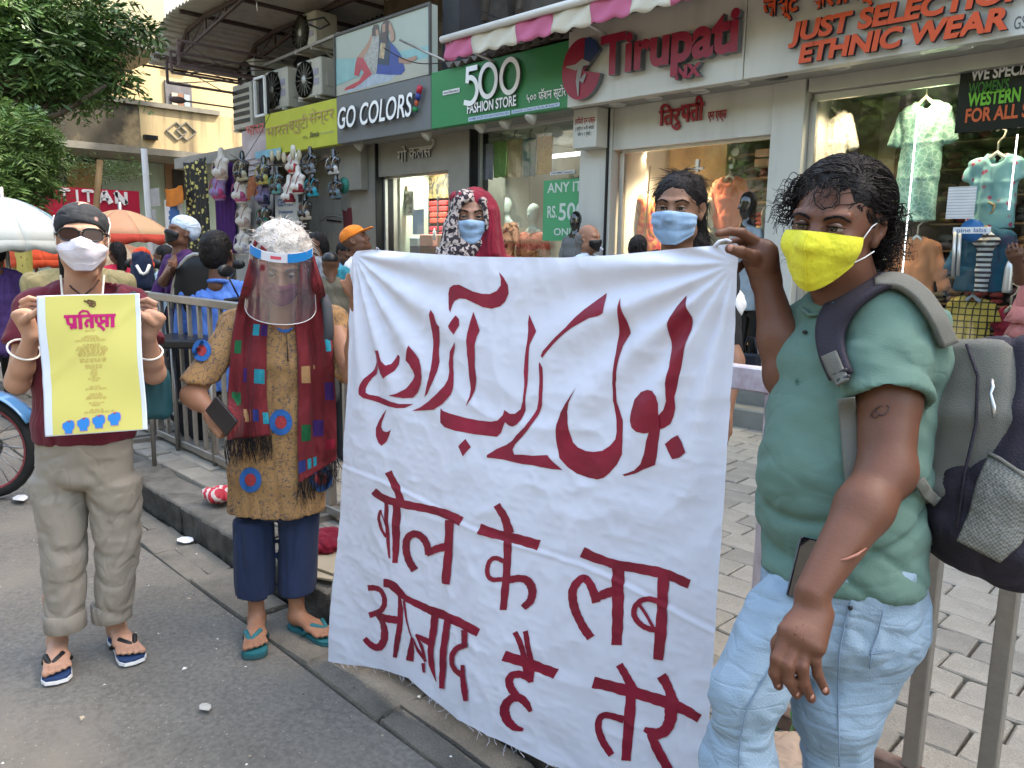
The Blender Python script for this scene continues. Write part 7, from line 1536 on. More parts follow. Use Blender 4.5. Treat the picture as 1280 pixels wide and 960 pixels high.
def surf(px,py,vv,push=.002,rad=.008):
 d=nrm(ray(px,py));t_=(vv-CC)@d;o=np.linalg.norm(vv-CC-t_[:,None]*d,axis=1);k=np.where(o<rad)[0]
 return CC+d*(t_[k].min()-push)if len(k)else at(px,py,1.4)
def sline(q,vv,push=.0015,rad=.010):
 q=np.array(q,float);L=np.r_[0,np.cumsum(np.linalg.norm(np.diff(q,axis=0),axis=1))];n_=max(6,int(L[-1]/4));t_=np.linspace(0,L[-1],n_);P_=np.array([surf(a,b,vv,push,rad)for a,b in zip(np.interp(t_,L,q[:,0]),np.interp(t_,L,q[:,1]))])
 D=P_-CC;R0=np.linalg.norm(D,axis=1);R1=R0.copy();
 for _ in range(4):R1[1:-1]=(R1[:-2]+2*R1[1:-1]+R1[2:])/4
 return list(CC+D/R0[:,None]*np.minimum(R1,R0+.0005)[:,None])
mb=MB();mb.tube([surf(px,py,tee_v,.001)for px,py in((1002,386),(1012,394),(1026,392),(1042,380),(1058,366),(1072,352))],.0042,6);part('collar_rib',mb,m_tee,man)
mb=MB();mb.sphere(surf(1006,415,tee_v,.001),(.006,.003,.004),8);part('collar_mic',mb,m_black,man)
mb=MB()
for k in range(7):q=k*.9;a=surf(996,477,tee_v,.0012);mb.tube([a,a+CR*.006*math.cos(q)+CU*.008*math.sin(q)],.0006,4)
part('embroidered_motif',mb,M('motif_dark',(.035,.10,.085),.8),man)
m_jean=M('pale_denim',(.25,.34,.43),.9,.10,5,.25,300,sheen=.15,crz=.26,crs=4.5,crm=(.8,.8,2.4),dirt=.35,dirtcol=(.24,.33,.43),dirts=4)
hipC=TP(1054,738,1.52);
rk,lk=at(934,865,1.43),at(1046,890,1.48);ra,la=V(*at(925,1240,1.46)[:2],.07),V(*at(1050,1260,1.52)[:2],.07)
lo,hi=bnd([hipC,rk,lk,ra,la,at(1150,740,1.5)],.15);s=SDF(lo,hi,.0072)
s.ecap(TP(1052,712,1.52),TP(1056,790,1.51),(.150,.138),(.150,.142),TS,.03,capr=.5);s.ell(at(1085,775,1.53),(.085,.085,.095),None,.04)
s.ecap(at(985,775,1.47),rk,(.078,.080),(.060,.062),TS,.03);s.ecap(rk,at(922,960,1.44),(.060,.062),(.057,.057),TS,.02);s.ecap(at(922,960,1.44),ra,(.064,.066),(.055,.058),TS,.02)
s.ecap(at(1078,800,1.49),lk,(.088,.090),(.074,.076),TS,.03);s.ecap(lk,at(1046,1000,1.50),(.074,.076),(.066,.068),TS,.02);s.ecap(at(1046,1000,1.50),la,(.066,.068),(.056,.058),TS,.02)
s.cut(V(0,0,.06),(0,0,-1))
v,f=s.mesh();v=relax(v,f,1);n=vnormals(v,f);g=np.stack([v@TS,v@TD,v[:,2]],1)
zz=g[:,2];kb=np.exp(-((zz-.50)/.12)**2)+.7*np.exp(-((zz-.78)/.07)**2)+.35
v=v+n*(.009*kb*cz_(noise3(np.stack([g[:,0]*3.5,g[:,1]*4,zz*14+g[:,1]*6],1),22),.22)+.004*(1-2*np.abs(noise3(g*24,23))))[:,None]
jean_v=v;part('jeans',(v,f),m_jean,man)
m_st=M('denim_seam',(.17,.24,.33),.8);
for nm_,q in(('side_seam',[(1064,752),(1056,780),(1050,810),(1047,850),(1048,900),(1049,958)]),('inner_seam',[(964,835),(948,860),(932,890),(925,925),(923,958)]),('pocket_seam',[(1104,762),(1098,790),(1090,812),(1087,836)]),('pocket_seam',[(1087,818),(1100,816),(1118,813)])):
 mb=MB();mb.tube(sline(q,jean_v,.001),.0014,5);part(nm_,mb,m_st,man)
mb=MB();mb.sphere(surf(1063,760,jean_v,.001),.0045,8);part('rivet',mb,m_black,man)
R3=np.stack([nrm(CR*.82-CU*.20),CF,nrm(CU*.86+CR*.3)],1)
ph=thing('mobile_phone','black phone sticking out of the front jeans pocket of the man with the backpack','phone',surf(1012,712,jean_v,.0))
mb=MB();mb.box(surf(1012,712,np.r_[tee_v,jean_v],.010),(.030,.0045,.055),0,np.linalg.qr(R3)[0]*np.sign(np.diag(np.linalg.qr(R3)[1])),.004);part('body',mb,M('phone_black',(.006,.007,.012),.12,coat=.8),ph)
for a,n_ in((ra,0),(la,1)):
 s=SDF(a-V(.2,.2,.09),a+V(.2,.2,.08),.006);s.ecap(a+V(0,0,-.03)-TD*.05,a+TD*.14+V(0,0,-.045),(.042,.04),(.046,.026),TS,.02);s.cap(a,a+V(0,0,-.02),.045,.04,.02);s.cut(V(0,0,.004),(0,0,-1));fpart('shoe',s,m_black,man)
bp=thing('backpack','grey and dark purple backpack on the back of the man in the green t-shirt','backpack',at(1215,700,1.5))
m_bpg=M('pack_grey',(.155,.155,.135),.85,.10,12,.5,500);m_bpd=M('pack_purple_black',(.028,.024,.036),.8,.18,8,.4,300);m_mesh=two('pack_mesh',(.11,.11,.095),(.20,.20,.175),'check',260,.5,bump=.4)
UPv=V(0,0,1);bw=TS
def packs(m,secs,nm_,cutp=(),res=.007,amp=.004,sd=3,k=.03):
 lo,hi=bnd([at(*q[0])for q in secs],.22);s=SDF(lo,hi,res)
 for i in range(len(secs)-1):s.ecap(at(*secs[i][0]),at(*secs[i+1][0]),secs[i][1],secs[i+1][1],bw,k,capr=.5)
 for p,n_ in cutp:s.cut(p,n_,.006)
 return fpart(nm_,s,m,bp,amp,9,(1,1,.6),sd,None,1)
packs(m_bpg,[((1186,440,1.49),(.115,.042)),((1187,520,1.48),(.132,.050)),((1182,610,1.48),(.132,.050)),((1176,670,1.49),(.11,.045))],'back_panel')
packs(m_bpd,[((1256,440,1.46),(.132,.060)),((1260,520,1.45),(.158,.084)),((1252,610,1.45),(.162,.106)),((1236,665,1.46),(.150,.112)),((1226,692,1.47),(.118,.085))],'main_body',amp=.006)
packs(m_bpd,[((1296,480,1.44),(.10,.05)),((1304,560,1.43),(.13,.09)),((1300,660,1.44),(.13,.09)),((1285,705,1.46),(.10,.07))],'front_pocket',amp=.006,sd=6)
bpv=np.concatenate([np.array([tuple(x.co)for x in o.data.vertices])+np.array(bp.location)for o in bp.children])
def patch(outline,nm_,m,vv,off=.004,n=26,bulge=.0):
 0
 A,B=outline;P_=np.zeros((n,n,3));a=np.array(A,float);b=np.array(B,float)
 def cur(c,t):L=np.linspace(0,1,len(c));return np.array([np.interp(t,L,c[:,0]),np.interp(t,L,c[:,1])])
 ts=np.zeros((n,n));D=np.zeros((n,n,3))
 for i in range(n):
  for j in range(n):
   p=cur(a,i/(n-1))*(1-j/(n-1))+cur(b,i/(n-1))*j/(n-1);d=nrm(ray(*p));D[i,j]=d;t_=(vv-CC)@d;o=np.linalg.norm(vv-CC-t_[:,None]*d,axis=1);k=np.where(o<.010)[0];ts[i,j]=t_[k].min()if len(k)else np.nan
 mm=np.nanmedian(ts);ts=np.where(np.isnan(ts),mm,ts)
 for _ in range(6):
  q=ts.copy();q[1:-1]=(ts[:-2]+ts[1:-1]*2+ts[2:])/4;q[:,1:-1]=(q[:,:-2]+q[:,1:-1]*2+q[:,2:])/4;ts=q
 uu=np.sin(np.linspace(0,math.pi,n));ts=ts-off-bulge*uu[:,None]*uu[None]
 P_=CC+D*ts[...,None];mb=MB();mb.grid(P_,0,True);return part(nm_,mb,m,bp,solid=.004)
patch(([(1236,568),(1222,600),(1212,640),(1196,676)],[(1300,600),(1296,640),(1276,680),(1250,703)]),'mesh_pocket',m_mesh,bpv,.006,bulge=.012)
mb=MB();mb.tube([surf(px,py,bpv,.008,.012)for px,py in((1236,567),(1250,574),(1270,588),(1288,601))],.004,6);part('pocket_binding',mb,m_bpg,bp)
def ribbon(pts,w,m,nm_,vv,off=.004,par=None,side=None,th=.004):
 P_=[];pts=np.array(pts,float);n=24;L=np.linspace(0,len(pts)-1,n);c=np.stack([np.interp(L,range(len(pts)),pts[:,0]),np.interp(L,range(len(pts)),pts[:,1])],1);w=np.interp(L,np.linspace(0,len(pts)-1,len(np.atleast_1d(w))),np.atleast_1d(w))
 for _ in range(4):c[1:-1]=(c[:-2]+2*c[1:-1]+c[2:])/4
 t_=np.gradient(c,axis=0);t_/=np.linalg.norm(t_,axis=1)[:,None];nn=np.stack([-t_[:,1],t_[:,0]],1)
 G_=np.zeros((n,7,3));ts=np.zeros((n,7));D=np.zeros((n,7,3))
 for i in range(n):
  for j in range(7):
   p=c[i]+nn[i]*w[i]*(j/6-.5);d=nrm(ray(*p));D[i,j]=d;tt=(vv-CC)@d;o=np.linalg.norm(vv-CC-tt[:,None]*d,axis=1);k=np.where(o<.010)[0];ts[i,j]=tt[k].min()if len(k)else np.nan
 row=np.nanmean(ts,axis=1);ok=~np.isnan(row);row=np.interp(range(n),np.arange(n)[ok],row[ok]);ts=np.where(np.isnan(ts),row[:,None],ts)
 for _ in range(5):q=ts.copy();q[1:-1]=(ts[:-2]+2*ts[1:-1]+ts[2:])/4;q[:,1:-1]=(q[:,:-2]+2*q[:,1:-1]+q[:,2:])/4;ts=q
 ts=ts-off-.003*np.sin(np.linspace(0,math.pi,7))[None];G_=CC+D*ts[...,None];mb=MB();mb.grid(G_,0,True);return part(nm_,mb,m,par or bp,solid=th)
av2=np.r_[tee_v,bpv]
ribbon([(1052,470),(1038,440),(1036,408),(1052,380),(1078,362),(1104,350),(1128,352)],[26,30,34,32,26,18,14],m_bpd,'shoulder_strap',tee_v,.010,th=.012)
ribbon([(1094,352),(1124,350),(1150,366),(1172,398),(1186,432)],[12,16,18,18,18],m_bpg,'strap_padding',av2,.013,th=.012)
ribbon([(1036,442),(1044,462),(1054,478)],[20,19,18],m_bpg,'strap_webbing',tee_v,.027,th=.004)
for(a,b)in(((1043,468),(1058,462)),((1048,476),(1062,470))):mb=MB();mb.tube([surf(*a,tee_v,.034),surf(*b,tee_v,.034)],.0035,6);part('buckle',mb,M('buckle_black',(.03,.03,.035),.3),bp)
ribbon([(1058,498),(1062,540),(1064,580),(1066,610)],[22,22,20,16],m_bpg,'lower_strap',tee_v,.006,th=.003)
ribbon([(1148,600),(1160,618),(1172,628)],[15,14,13],m_bpg,'lower_strap',av2,.008,th=.003)
mb=MB();mb.tube([surf(1240,474,bpv,.006,.012),surf(1241,484,bpv,.010,.012),surf(1238,492,bpv,.010,.012),surf(1242,508,bpv,.010,.012),surf(1243,522,bpv,.010,.012)],[.003,.004,.003,.0045,.003],6);part('zip_pull',mb,M('zip_metal',(.5,.5,.5),.3,metal=.8),bp)
mb=MB();mb.tube([surf(1208,430,bpv,.004,.012),surf(1222,470,bpv,.004,.012),surf(1220,530,bpv,.004,.012),surf(1206,590,bpv,.004,.012),surf(1196,660,bpv,.004,.012)],.0028,6);part('piping',mb,m_bpd,bp)
mb=MB();mb.tube([at(1228,452,1.50),at(1240,430,1.50),at(1256,424,1.49),at(1276,436,1.47),at(1284,452,1.46)],.009,8);part('top_handle',mb,m_bpg,bp)
skin_l=skin_mat('skin_light',(.42,.235,.155));skin_w=skin_mat('skin_tan',(.30,.150,.09));skin_d=skin_mat('skin_dark',(.13,.06,.035))
def foot(s,heel,toe,k=1.0):
 0
 heel=np.asarray(heel,float);toe=np.asarray(toe,float);d=nrm(toe-heel);sd=np.cross(d,V(0,0,1));up=V(0,0,1)
 s.ell(heel+d*.03*k+up*.03,V(.030,.034,.034)*k,frame(d),.02);s.ecap(heel+d*.03*k+up*.035,heel+d*.14*k+up*.022,(.030*k,.032*k),(.040*k,.018*k),sd,.02);s.ecap(heel+d*.13*k+up*.022,heel+d*.18*k+up*.016,(.042*k,.018*k),(.042*k,.012*k),sd,.015)
 return d,sd
def toes(s,heel,toe,big,k=1.0):
 heel=np.asarray(heel,float);d=nrm(np.asarray(toe,float)-heel);sd=np.cross(d,V(0,0,1))*big;up=V(0,0,1)
 for i,(o,l,r)in enumerate(((.030,.232,.0125),(.010,.230,.0095),(-.008,.222,.009),(-.024,.212,.0085),(-.038,.198,.008))):
  a=heel+d*.175*k+sd*o*k+up*.014;b=heel+d*l*k+sd*o*1.1*k+up*.013;s.cap(a,b,r*k,r*k,.006)
def sandal(par,heel,toe,big,m_sole,m_top,m_strap,k=1.0):
 heel=np.asarray(heel,float);d=nrm(np.asarray(toe,float)-heel);sd=np.cross(d,V(0,0,1));up=V(0,0,1)
 ol=[(u,w)for u,w in((-.012,.0),(.0,.025),(.03,.034),(.08,.031),(.13,.036),(.18,.046),(.22,.047),(.245,.034),(.252,.0))]
 pts=[(u,w)for u,w in ol]+[(u,-w)for u,w in ol[::-1]][1:-1]
 for nm_,z0,z1,m in(('sole',.002,.013,m_sole),('footbed',.0135,.0215,m_top)):
  mb=MB();mb.prism([(u*k*(1 if nm_=='sole' else .985),w*k*(1 if nm_=='sole' else .94))for u,w in pts],heel+up*z0,d,-sd if True else sd,up*(z1-z0));part(nm_,mb,m,par)
 th=heel+d*.185*k+up*.03+sd*big*.018*k
 for q in(-1,1):mb=MB();a=heel+d*.11*k+sd*q*.042*k+up*.02;P_=[a,a*.6+th*.4+up*.033,a*.2+th*.8+up*.018,th+up*.003,th-up*.012];mb.tube(P_,[.009*k,.010*k,.009*k,.006*k,.004],8);part('thong_strap',mb,m_strap,par)
at0=at
def at(x,y,d):return at0(x,y,d+.00042*max(0,y-320))
lady=thing('person','woman in a maroon top, black headscarf and sunglasses holding up the yellow poster','person',(*at(103,520,2.58)[:2],0))
lc=at(103,296,2.56);LR=facing(103,296,2,3,1);lk_=.95
lo,hi=bnd([at(10,250,2.6),at(200,480,2.45),onz(72,852),onz(172,826),lc],.12);lo[2]=0;hi[2]=lc[2]+.16;s=SDF(lo,hi,.005);head_sdf(s,lc,LR,lk_,w=.97,ears=True);s.cap(lc+LR@V(0,-.01,-.07),at(103,372,2.60),.052,.058,.03);s.cap(lc+LR@V(-.03,.03,-.12),at(96,366,2.57),.01,.008,.02);s.ecap(at(103,400,2.61),at(106,580,2.61),(.10,.06),(.10,.07),CR,.03)
LS=CR
def arm(sh,el,wr,r=(.041,.035,.0225),res=.005,k=.02,s=None):
 if s is None:lo,hi=bnd([sh,el,wr],.16);s=SDF(lo,hi,res)
 s.cap(sh,el,r[0],r[1],k);m_=el*.65+wr*.35;s.cap(el,m_,r[1]*1.02,r[1]*.95,k);s.cap(m_,wr,r[1]*.95,r[2],k);return s
def pinch(s,knc,tipd,wr,side,d,k=.9):
 0
 kx,ky=knc;tx,ty=tipd
 s.ecap(wr,at(kx,ky+6,d),(.026,.018),(.034,.016),CU*.3+CR,.012)
 for i,(o,l)in enumerate(((-9,1.0),(-2,1.03),(5,.95),(11,.8))):
  a=(kx,ky+o);m1=(kx+tx*.38*l,ky+o-3+ty*.4);b=(kx+tx*.85*l,ky+o*.8+ty)
  dd=d+.012+.006*i;s.chain([at(*a,dd),at(*m1,dd),at(*b,dd)],[.0098*k,.0088*k,.0074*k],.004)
 s.chain([at(kx+tx*.05,ky+16,d-.005),at(kx+tx*.5,ky+8,d-.028),at(kx+tx*.98,ky+ty*.4+1,d-.028)],[.014*k,.0115*k,.009*k],.005)
wl=at(40,420,2.42);s.cap(at(42,388,2.61),at(95,405,2.61),.045,.05,.02);arm(at(42,385,2.6),at(22,478,2.50),wl,s=s);pinch(s,(27,386),(25,-4),wl,1,2.40)
wr_=at(184,418,2.42);s.cap(at(166,385,2.61),at(110,405,2.61),.045,.05,.02);arm(at(166,382,2.6),at(192,466,2.52),wr_,s=s);pinch(s,(194,388),(-25,-4),wr_,-1,2.40)
fe={}
fts=[]
for nm_,hl_,to,an,big in(('l',onz(73,808,.022),onz(70,852,.022),at(77,800,2.58),-1),('r',onz(143,792,.022),onz(170,825,.022),at(143,780,2.66),-1)):
 d=nrm((to-hl_)*V(1,1,0));hl_=V(hl_[0],hl_[1],.022);to=hl_+d*.24
 foot(s,hl_,to,.95);toes(s,hl_,to,1 if nm_=='l' else-1,.95);kn_=at(80,690,2.57)if nm_=='l' else at(148,680,2.63);s.cap(hl_+d*.03+V(0,0,.04),hl_+d*.028+V(0,0,.2),.028,.034,.02);s.cap(hl_+d*.028+V(0,0,.2),kn_,.030,.026,.01);s.cap(kn_,at(106,585,2.61),.026,.03,.01);fe[nm_]=(hl_,to)
hl=s.mesh();part('body',hl,skin_l,lady)
m_navy=M('sandal_navy',(.02,.045,.12),.6);m_swh=M('sandal_white',(.7,.7,.7),.6);m_sbk=M('sandal_black',(.015,.015,.015),.45)
for q,nm_ in(('l','left'),('r','right')):
 t=thing('sandal',nm_+' navy flip-flop with black straps worn by the woman with the poster','sandal',fe[q][0]);sandal(t,fe[q][0]-V(0,0,.0215),fe[q][1]-V(0,0,.0215),1 if q=='l' else-1,m_swh,m_navy,m_sbk,.98)
m_mtop=M('maroon_top',(.105,.010,.022),.85,.1,5,.15,350,sheen=.2,crz=.35)
lo,hi=bnd([at(0,350,2.6),at(210,560,2.6)],.16);s=SDF(lo,hi,.008)
s.echain([at(103,385,2.61),at(104,420,2.61),at(106,480,2.60),at(106,530,2.60),at(106,570,2.60)],[(.13,.065),(.165,.10),(.160,.11),(.165,.115),(.17,.12)],LS,.03,.5)
s.cap(at(80,366,2.60),at(42,384,2.6),.045,.058,.03);s.cap(at(126,366,2.6),at(166,381,2.6),.045,.058,.03)
s2=s.like();s2.cap(at(44,386,2.6),at(26,440,2.53),.054,.062,.02);s2.cut(at(22,432,2.53),nrm(at(23,440,2.53)-at(42,386,2.6)));s.merge(s2,.02)
s2=s.like();s2.cap(at(164,384,2.6),at(187,440,2.54),.052,.060,.02);s2.cut(at(188,428,2.54),nrm(at(190,440,2.54)-at(166,384,2.6)));s.merge(s2,.02)
s.ell(at(103,362,2.53),(.085,.11,.055),None,.01,'sub');s.cut(at(106,549,2.6),(0,0,-1))
fpart('top',s,m_mtop,lady,.006,11,(1,1,.35),31,None,1)
m_khaki=M('beige_trousers',(.27,.24,.20),.9,.06,4,.15,320,sheen=.1,crz=.28,crs=5,crm=(1,1,.7))
lo,hi=bnd([at(20,520,2.6),at(190,800,2.6)],.14);s=SDF(lo,hi,.008)
s.ecap(at(106,528,2.6),at(106,590,2.6),(.150,.105),(.158,.110),LS,.03,capr=.5)
s.echain([at(73,600,2.59),at(79,690,2.57),at(82,745,2.57),at(82,796,2.57)],[(.090,.093),(.072,.078),(.062,.067),(.056,.060)],LS,.006,.4)
s.echain([at(142,600,2.61),at(148,680,2.63),at(144,735,2.64),at(140,780,2.66)],[(.090,.093),(.072,.079),(.062,.067),(.055,.060)],LS,.006,.4)
s.cut(V(0,0,.12),(0,0,-1))
v,f=s.mesh();v=relax(v,f,1);n=vnormals(v,f);zz=v[:,2];v=v+n*(.008*(.6+np.exp(-((zz-.45)/.12)**2)+.8*np.exp(-((zz-.80)/.06)**2))*cz_(noise3(np.stack([v[:,0]*4+v[:,1]*3,v[:,1]*4,zz*9+v[:,0]*6],1),33),.2)+.003*(1-2*np.abs(noise3(v*26,34))))[:,None]
part('trousers',(v,f),m_khaki,lady)
for px,d,r_ in((82,2.57,.064),(141,2.655,.063)):
 c=at(px,782,d);c[2]=.152;mb=MB();mb.lathe([(r_*.98,-.034),(r_*1.01,-.032),(r_*1.02,.0),(r_*1.01,.030),(r_*.97,.032)],c,28,sc=(1,1.05));part('rolled_cuff',mb,m_khaki,lady)
LP=lambda x,y,z:lc+LR@(V(x,y,z)*lk_)
m_scarf=two('black_print_scarf',(.34,.20,.18),(.012,.014,.018),'vor',21,.25,soft=.05,rough=.9)
s=SDF(lc-.16,lc+.17,.004);s.ell(LP(0,-.015,.036),V(.081,.100,.077),LR,.01);s.ell(LP(0,-.05,-.01),V(.077,.066,.058),LR,.02);s.cut(LP(0,.06,.028),LR@V(0,.55,-1),.006);s.cut(LP(0,0,-.05),(0,0,-1),.01)
fpart('headscarf',s,m_scarf,lady,.003,22,(1,1,1),4)
s=SDF(lc-.2,lc+.1,.005);s.cap(LP(.066,-.055,-.05),LP(.064,-.055,-.13),.016,.014,.01);fpart('hair',s,m_hair,lady,.003,30,(1,1,.3),2)
m_lensd=M('sunglass_lens',(.035,.014,.012),.25,.1,spec=.5)
mb=MB();mf=MB()
for q in(-1,1):
 P_=[];F_=[]
 for a in np.linspace(0,2*math.pi,25)[:-1]:
  x=q*(.0345+.031*math.copysign(abs(math.cos(a))**.75,math.cos(a)));z=.001+.0205*math.copysign(abs(math.sin(a))**.8,math.sin(a));P_.append(LP(x,.108-3.6*x*x,z))
 mb.add(P_,[tuple(range(24))],0,True);mf.tube(P_+[P_[0]],.0028,6);mf.tube([LP(q*.066,.092,.006),LP(q*.080,.04,.006),LP(q*.082,-.01,.0)],.0028,6)
mf.tube([LP(-.008,.108,.008),LP(0,.110,.010),LP(.008,.108,.008)],.003,6)
t=thing('sunglasses','black framed sunglasses worn by the woman with the poster','sunglasses',LP(0,.1,0));part('frame',mf,M('glasses_frame',(.01,.009,.009),.2,coat=.5),t)
for q in(0,1):mb2=MB();mb2.add(mb.v[q],[tuple(range(24))],0,True);part('lens',mb2,m_lensd,t)
m_wmask=M('white_mask',(.62,.60,.68),.75,.04,6,.12,200)
o,Pm=mask_sheet(lady,hl[0],lc,LR,lk_,lambda u:-.006-.034*abs(u)**.8,lambda u:-.118+.072*max(0,abs(u)-.30)**1.0,lambda v_:1.02-.02*v_,m_wmask,.006,.010,beak=.014,ridge=.004,wrk=.0008,smooth=30)
mb=MB();i_=int(29*.78);mb.tube(Pm[i_,5:-5]+LR[:,1]*.001,.0011,4);mb.tube(Pm[9,4:-4]+LR[:,1]*.001,.0009,4);part('mask_seam',mb,m_swh,lady)
for q,j in((1,-1),(-1,0)):strap(lady,[Pm[2,j],LP(q*.080,.02,.01),LP(q*.088,-.0,.045),LP(q*.082,-.02,.07)],.0016,m_el,'mask_band')
m_bead=M('white_beads',(.72,.68,.60),.35)
for q in(-1,1):
 for i in range(16):t_=i/15;mb=MB();mb.sphere(at(103+q*(27-2*t_),345+26*t_,2.555-.045*t_),.0042,6);part('necklace_bead',mb,m_bead,lady)
mb=MB();mb.tube([at(82,350,2.56),at(90,360,2.53),at(103,370,2.51)],.003,6);mb.tube([at(124,350,2.56),at(116,360,2.53),at(104,370,2.51)],.003,6);part('cord_necklace',mb,M('brown_cord',(.05,.025,.018),.7),lady)
for c_,r_,nr,nm_ in((at(30,437,2.45),.046,nrm(at(40,420,2.42)-at(22,478,2.50)),'white bangle on the wrist at the left edge'),(at(188,440,2.46),.036,nrm(at(184,418,2.42)-at(192,466,2.52)),'white bangle on the wrist right of the yellow poster')):
 a=np.linspace(0,2*math.pi,33);u_=nrm(np.cross(nr,V(0,0,1)+.1));w_=np.cross(nr,u_);mb=MB();mb.tube([c_+r_*(math.cos(q)*u_+math.sin(q)*w_)for q in a],.0035,6);tag(part('bangle',mb,M('bangle_white',(.75,.72,.66),.3)),nm_,'bangle')
t=thing('shoulder_bag','dark teal shoulder bag hanging behind the right side of the yellow poster','bag',at(190,500,2.6));s=SDF(at(190,500,2.62)-.2,at(190,500,2.62)+.2,.008);s.box(at(186,490,2.66),(.07,.10,.085),frame(facing(190,500)[:,1]),.03);fpart('bag_body',s,M('teal_bag',(.012,.06,.075),.6,.2),t,.005,12)
mb=MB();mb.tube([at(166,366,2.56),at(180,400,2.53),at(186,450,2.55)],.013,6);part('bag_strap',mb,M('dark_strap',(.03,.035,.04),.8),t)
at=at0
pst=thing('poster','yellow printed poster with magenta Hindi heading, held by the woman in maroon','poster',at(115,455,2.38))
pc=[at(46,370,2.385),at(174,366.5,2.385),at(184,537,2.39),at(57,546,2.39)]
def PS(u,v,o=0.):
 u=np.asarray(u,float);v=np.asarray(v,float);p=((1-u)*(1-v))[...,None]*pc[0]+(u*(1-v))[...,None]*pc[1]+(u*v)[...,None]*pc[2]+((1-u)*v)[...,None]*pc[3]
 d=.006*np.sin(u*3.1)+.003*np.sin(u*5+v*7)+.0025*np.exp(-((v-.62+u*.55)/.05)**2)+.002*np.sin(v*9-u*3)
 return p-CF*(d+o)[...,None]
uu,vv=np.meshgrid(np.linspace(0,1,60),np.linspace(0,1,80));mb=MB();mb.grid(PS(uu,vv,0*uu),0,True);part('paper',mb,M('paper_white',(.60,.66,.76),.5,.03,3),pst,solid=.0004)
uu,vv=np.meshgrid(np.linspace(.085,.955,60),np.linspace(.006,.994,80));mb=MB();mb.grid(PS(uu,vv,0*uu+.0006),0,True);part('yellow_panel',mb,M('poster_yellow',(.60,.56,.16),.5,.04,4),pst)
eu=nrm(pc[1]-pc[0]);ev=nrm(pc[0]-pc[3]);Wp=np.linalg.norm(pc[1]-pc[0]);Hp=np.linalg.norm(pc[0]-pc[3])
def ptext(s_,u0,u1,v,h,m,bold=.02,nm_='print'):
 V2,F2=text_mesh(s_,bold);x0,x1=V2[:,0].min(),V2[:,0].max();u=u0+(V2[:,0]-x0)/(x1-x0)*(u1-u0);w=v-V2[:,1]*h/Hp;mb=MB();mb.add(PS(u,w,0*u+.0022),F2,0);part(nm_,mb,m,pst)
def pstroke(mb,pts,w):
 P_=np.array(pts,float);t_=np.gradient(P_*[Wp,Hp],axis=0);t_/=np.linalg.norm(t_,axis=1)[:,None];n_=np.stack([-t_[:,1],t_[:,0]],1)*w/2;A_=P_*[Wp,Hp]+n_;B_=P_*[Wp,Hp]-n_;Q=np.concatenate([A_,B_])/[Wp,Hp];k=len(pts);mb.add(PS(Q[:,0],Q[:,1],0*Q[:,0]+.0026+.0003*random.random()),[(i,i+1,k+i+1,k+i)for i in range(k-1)],0)
m_mag=M('magenta_print',(.42,.01,.13),.5,.03);mb=MB();X=lambda x:.265+(x-335)/(905-335)*.50;Y=lambda y:.11+(y-200)/(380-200)*.155
for pts,w in(([(340,252),(905,252)],.0115),([(375,262),(385,310),(420,325),(450,318)],.013),([(455,255),(455,355)],.0145),([(445,322),(405,355)],.011),([(515,255),(515,360)],.0145),([(510,255),(515,225),(550,208),(600,215),(628,252)],.009),([(640,255),(640,355)],.0145),([(632,290),(590,290),(572,312),(590,345)],.012),([(690,262),(690,300),(720,325),(770,300),(800,300)],.0125),([(735,262),(745,300)],.010),([(700,330),(740,345),(780,378)],.011),([(808,255),(808,350)],.014),([(868,255),(868,355)],.0145)):pstroke(mb,[(X(a),Y(b))for a,b in pts],w*.8)
part('heading',mb,m_mag,pst)
m_rp=M('rust_print',(.44,.27,.08),.6);r=random.Random(8);W2=['हम सब यह','शपथ लेते है','सत्य और','समता के लिए','न्याय की','आवाज','देश के नाम','प्रेम से','मिलकर']
for v_,a,b in[(.27,.46,.56),(.31,.44,.58),(.325,.42,.60),(.34,.36,.66),(.372,.43,.60),(.388,.37,.66),(.403,.36,.68),(.418,.39,.67),(.433,.37,.65),(.448,.38,.64),(.475,.39,.66),(.49,.39,.65),(.52,.43,.61),(.536,.44,.61),(.552,.50,.56),(.568,.49,.56),(.584,.49,.56),(.60,.50,.55),(.615,.46,.59),(.63,.50,.56),(.672,.47,.58),(.688,.43,.64),(.725,.47,.59),(.74,.45,.60),(.756,.43,.63),(.79,.46,.61),(.806,.49,.57),(.84,.47,.60),(.856,.41,.70),(.885,.51,.59)]:
 n_=max(1,int((b-a)*14));ptext(' '.join(r.choice(W2)for _ in range(max(1,n_//2+1))),a,b,v_,.0095,m_rp,-.008)
m_fb=M('fist_blue',(.03,.22,.62),.5,.05);m_fp=M('fist_outline',(.50,.25,.42),.5);m_fr=M('fist_red',(.35,.04,.10),.5)
for k in range(4):
 u0=.19+.148*k;v0=.90-.0125*k
 for m,sc_,o_ in((m_fp,1.09,.0018),(m_fb,1.0,.0023)):
  pg=np.array([(-.06,.01),(-.055,-.022),(-.03,-.030),(-.01,-.040),(.03,-.044),(.052,-.036),(.060,-.01),(.055,.018),(.036,.032),(.034,.058),(-.036,.058),(-.038,.034)])*sc_*[1,.9];mb=MB();mb.add(PS(u0+.06+pg[:,0],v0+.035+pg[:,1],0*pg[:,0]+o_),[tuple(range(12))],0);part('fist_print',mb,m,pst)
 pg=np.array([(-.005,-.036),(.02,-.040),(.022,-.030),(.0,-.028)]);mb=MB();mb.add(PS(u0+.06+pg[:,0],v0+.035+pg[:,1],0*pg[:,0]+.0028),[(0,1,2,3)],0);part('fist_print',mb,m_fr,pst)
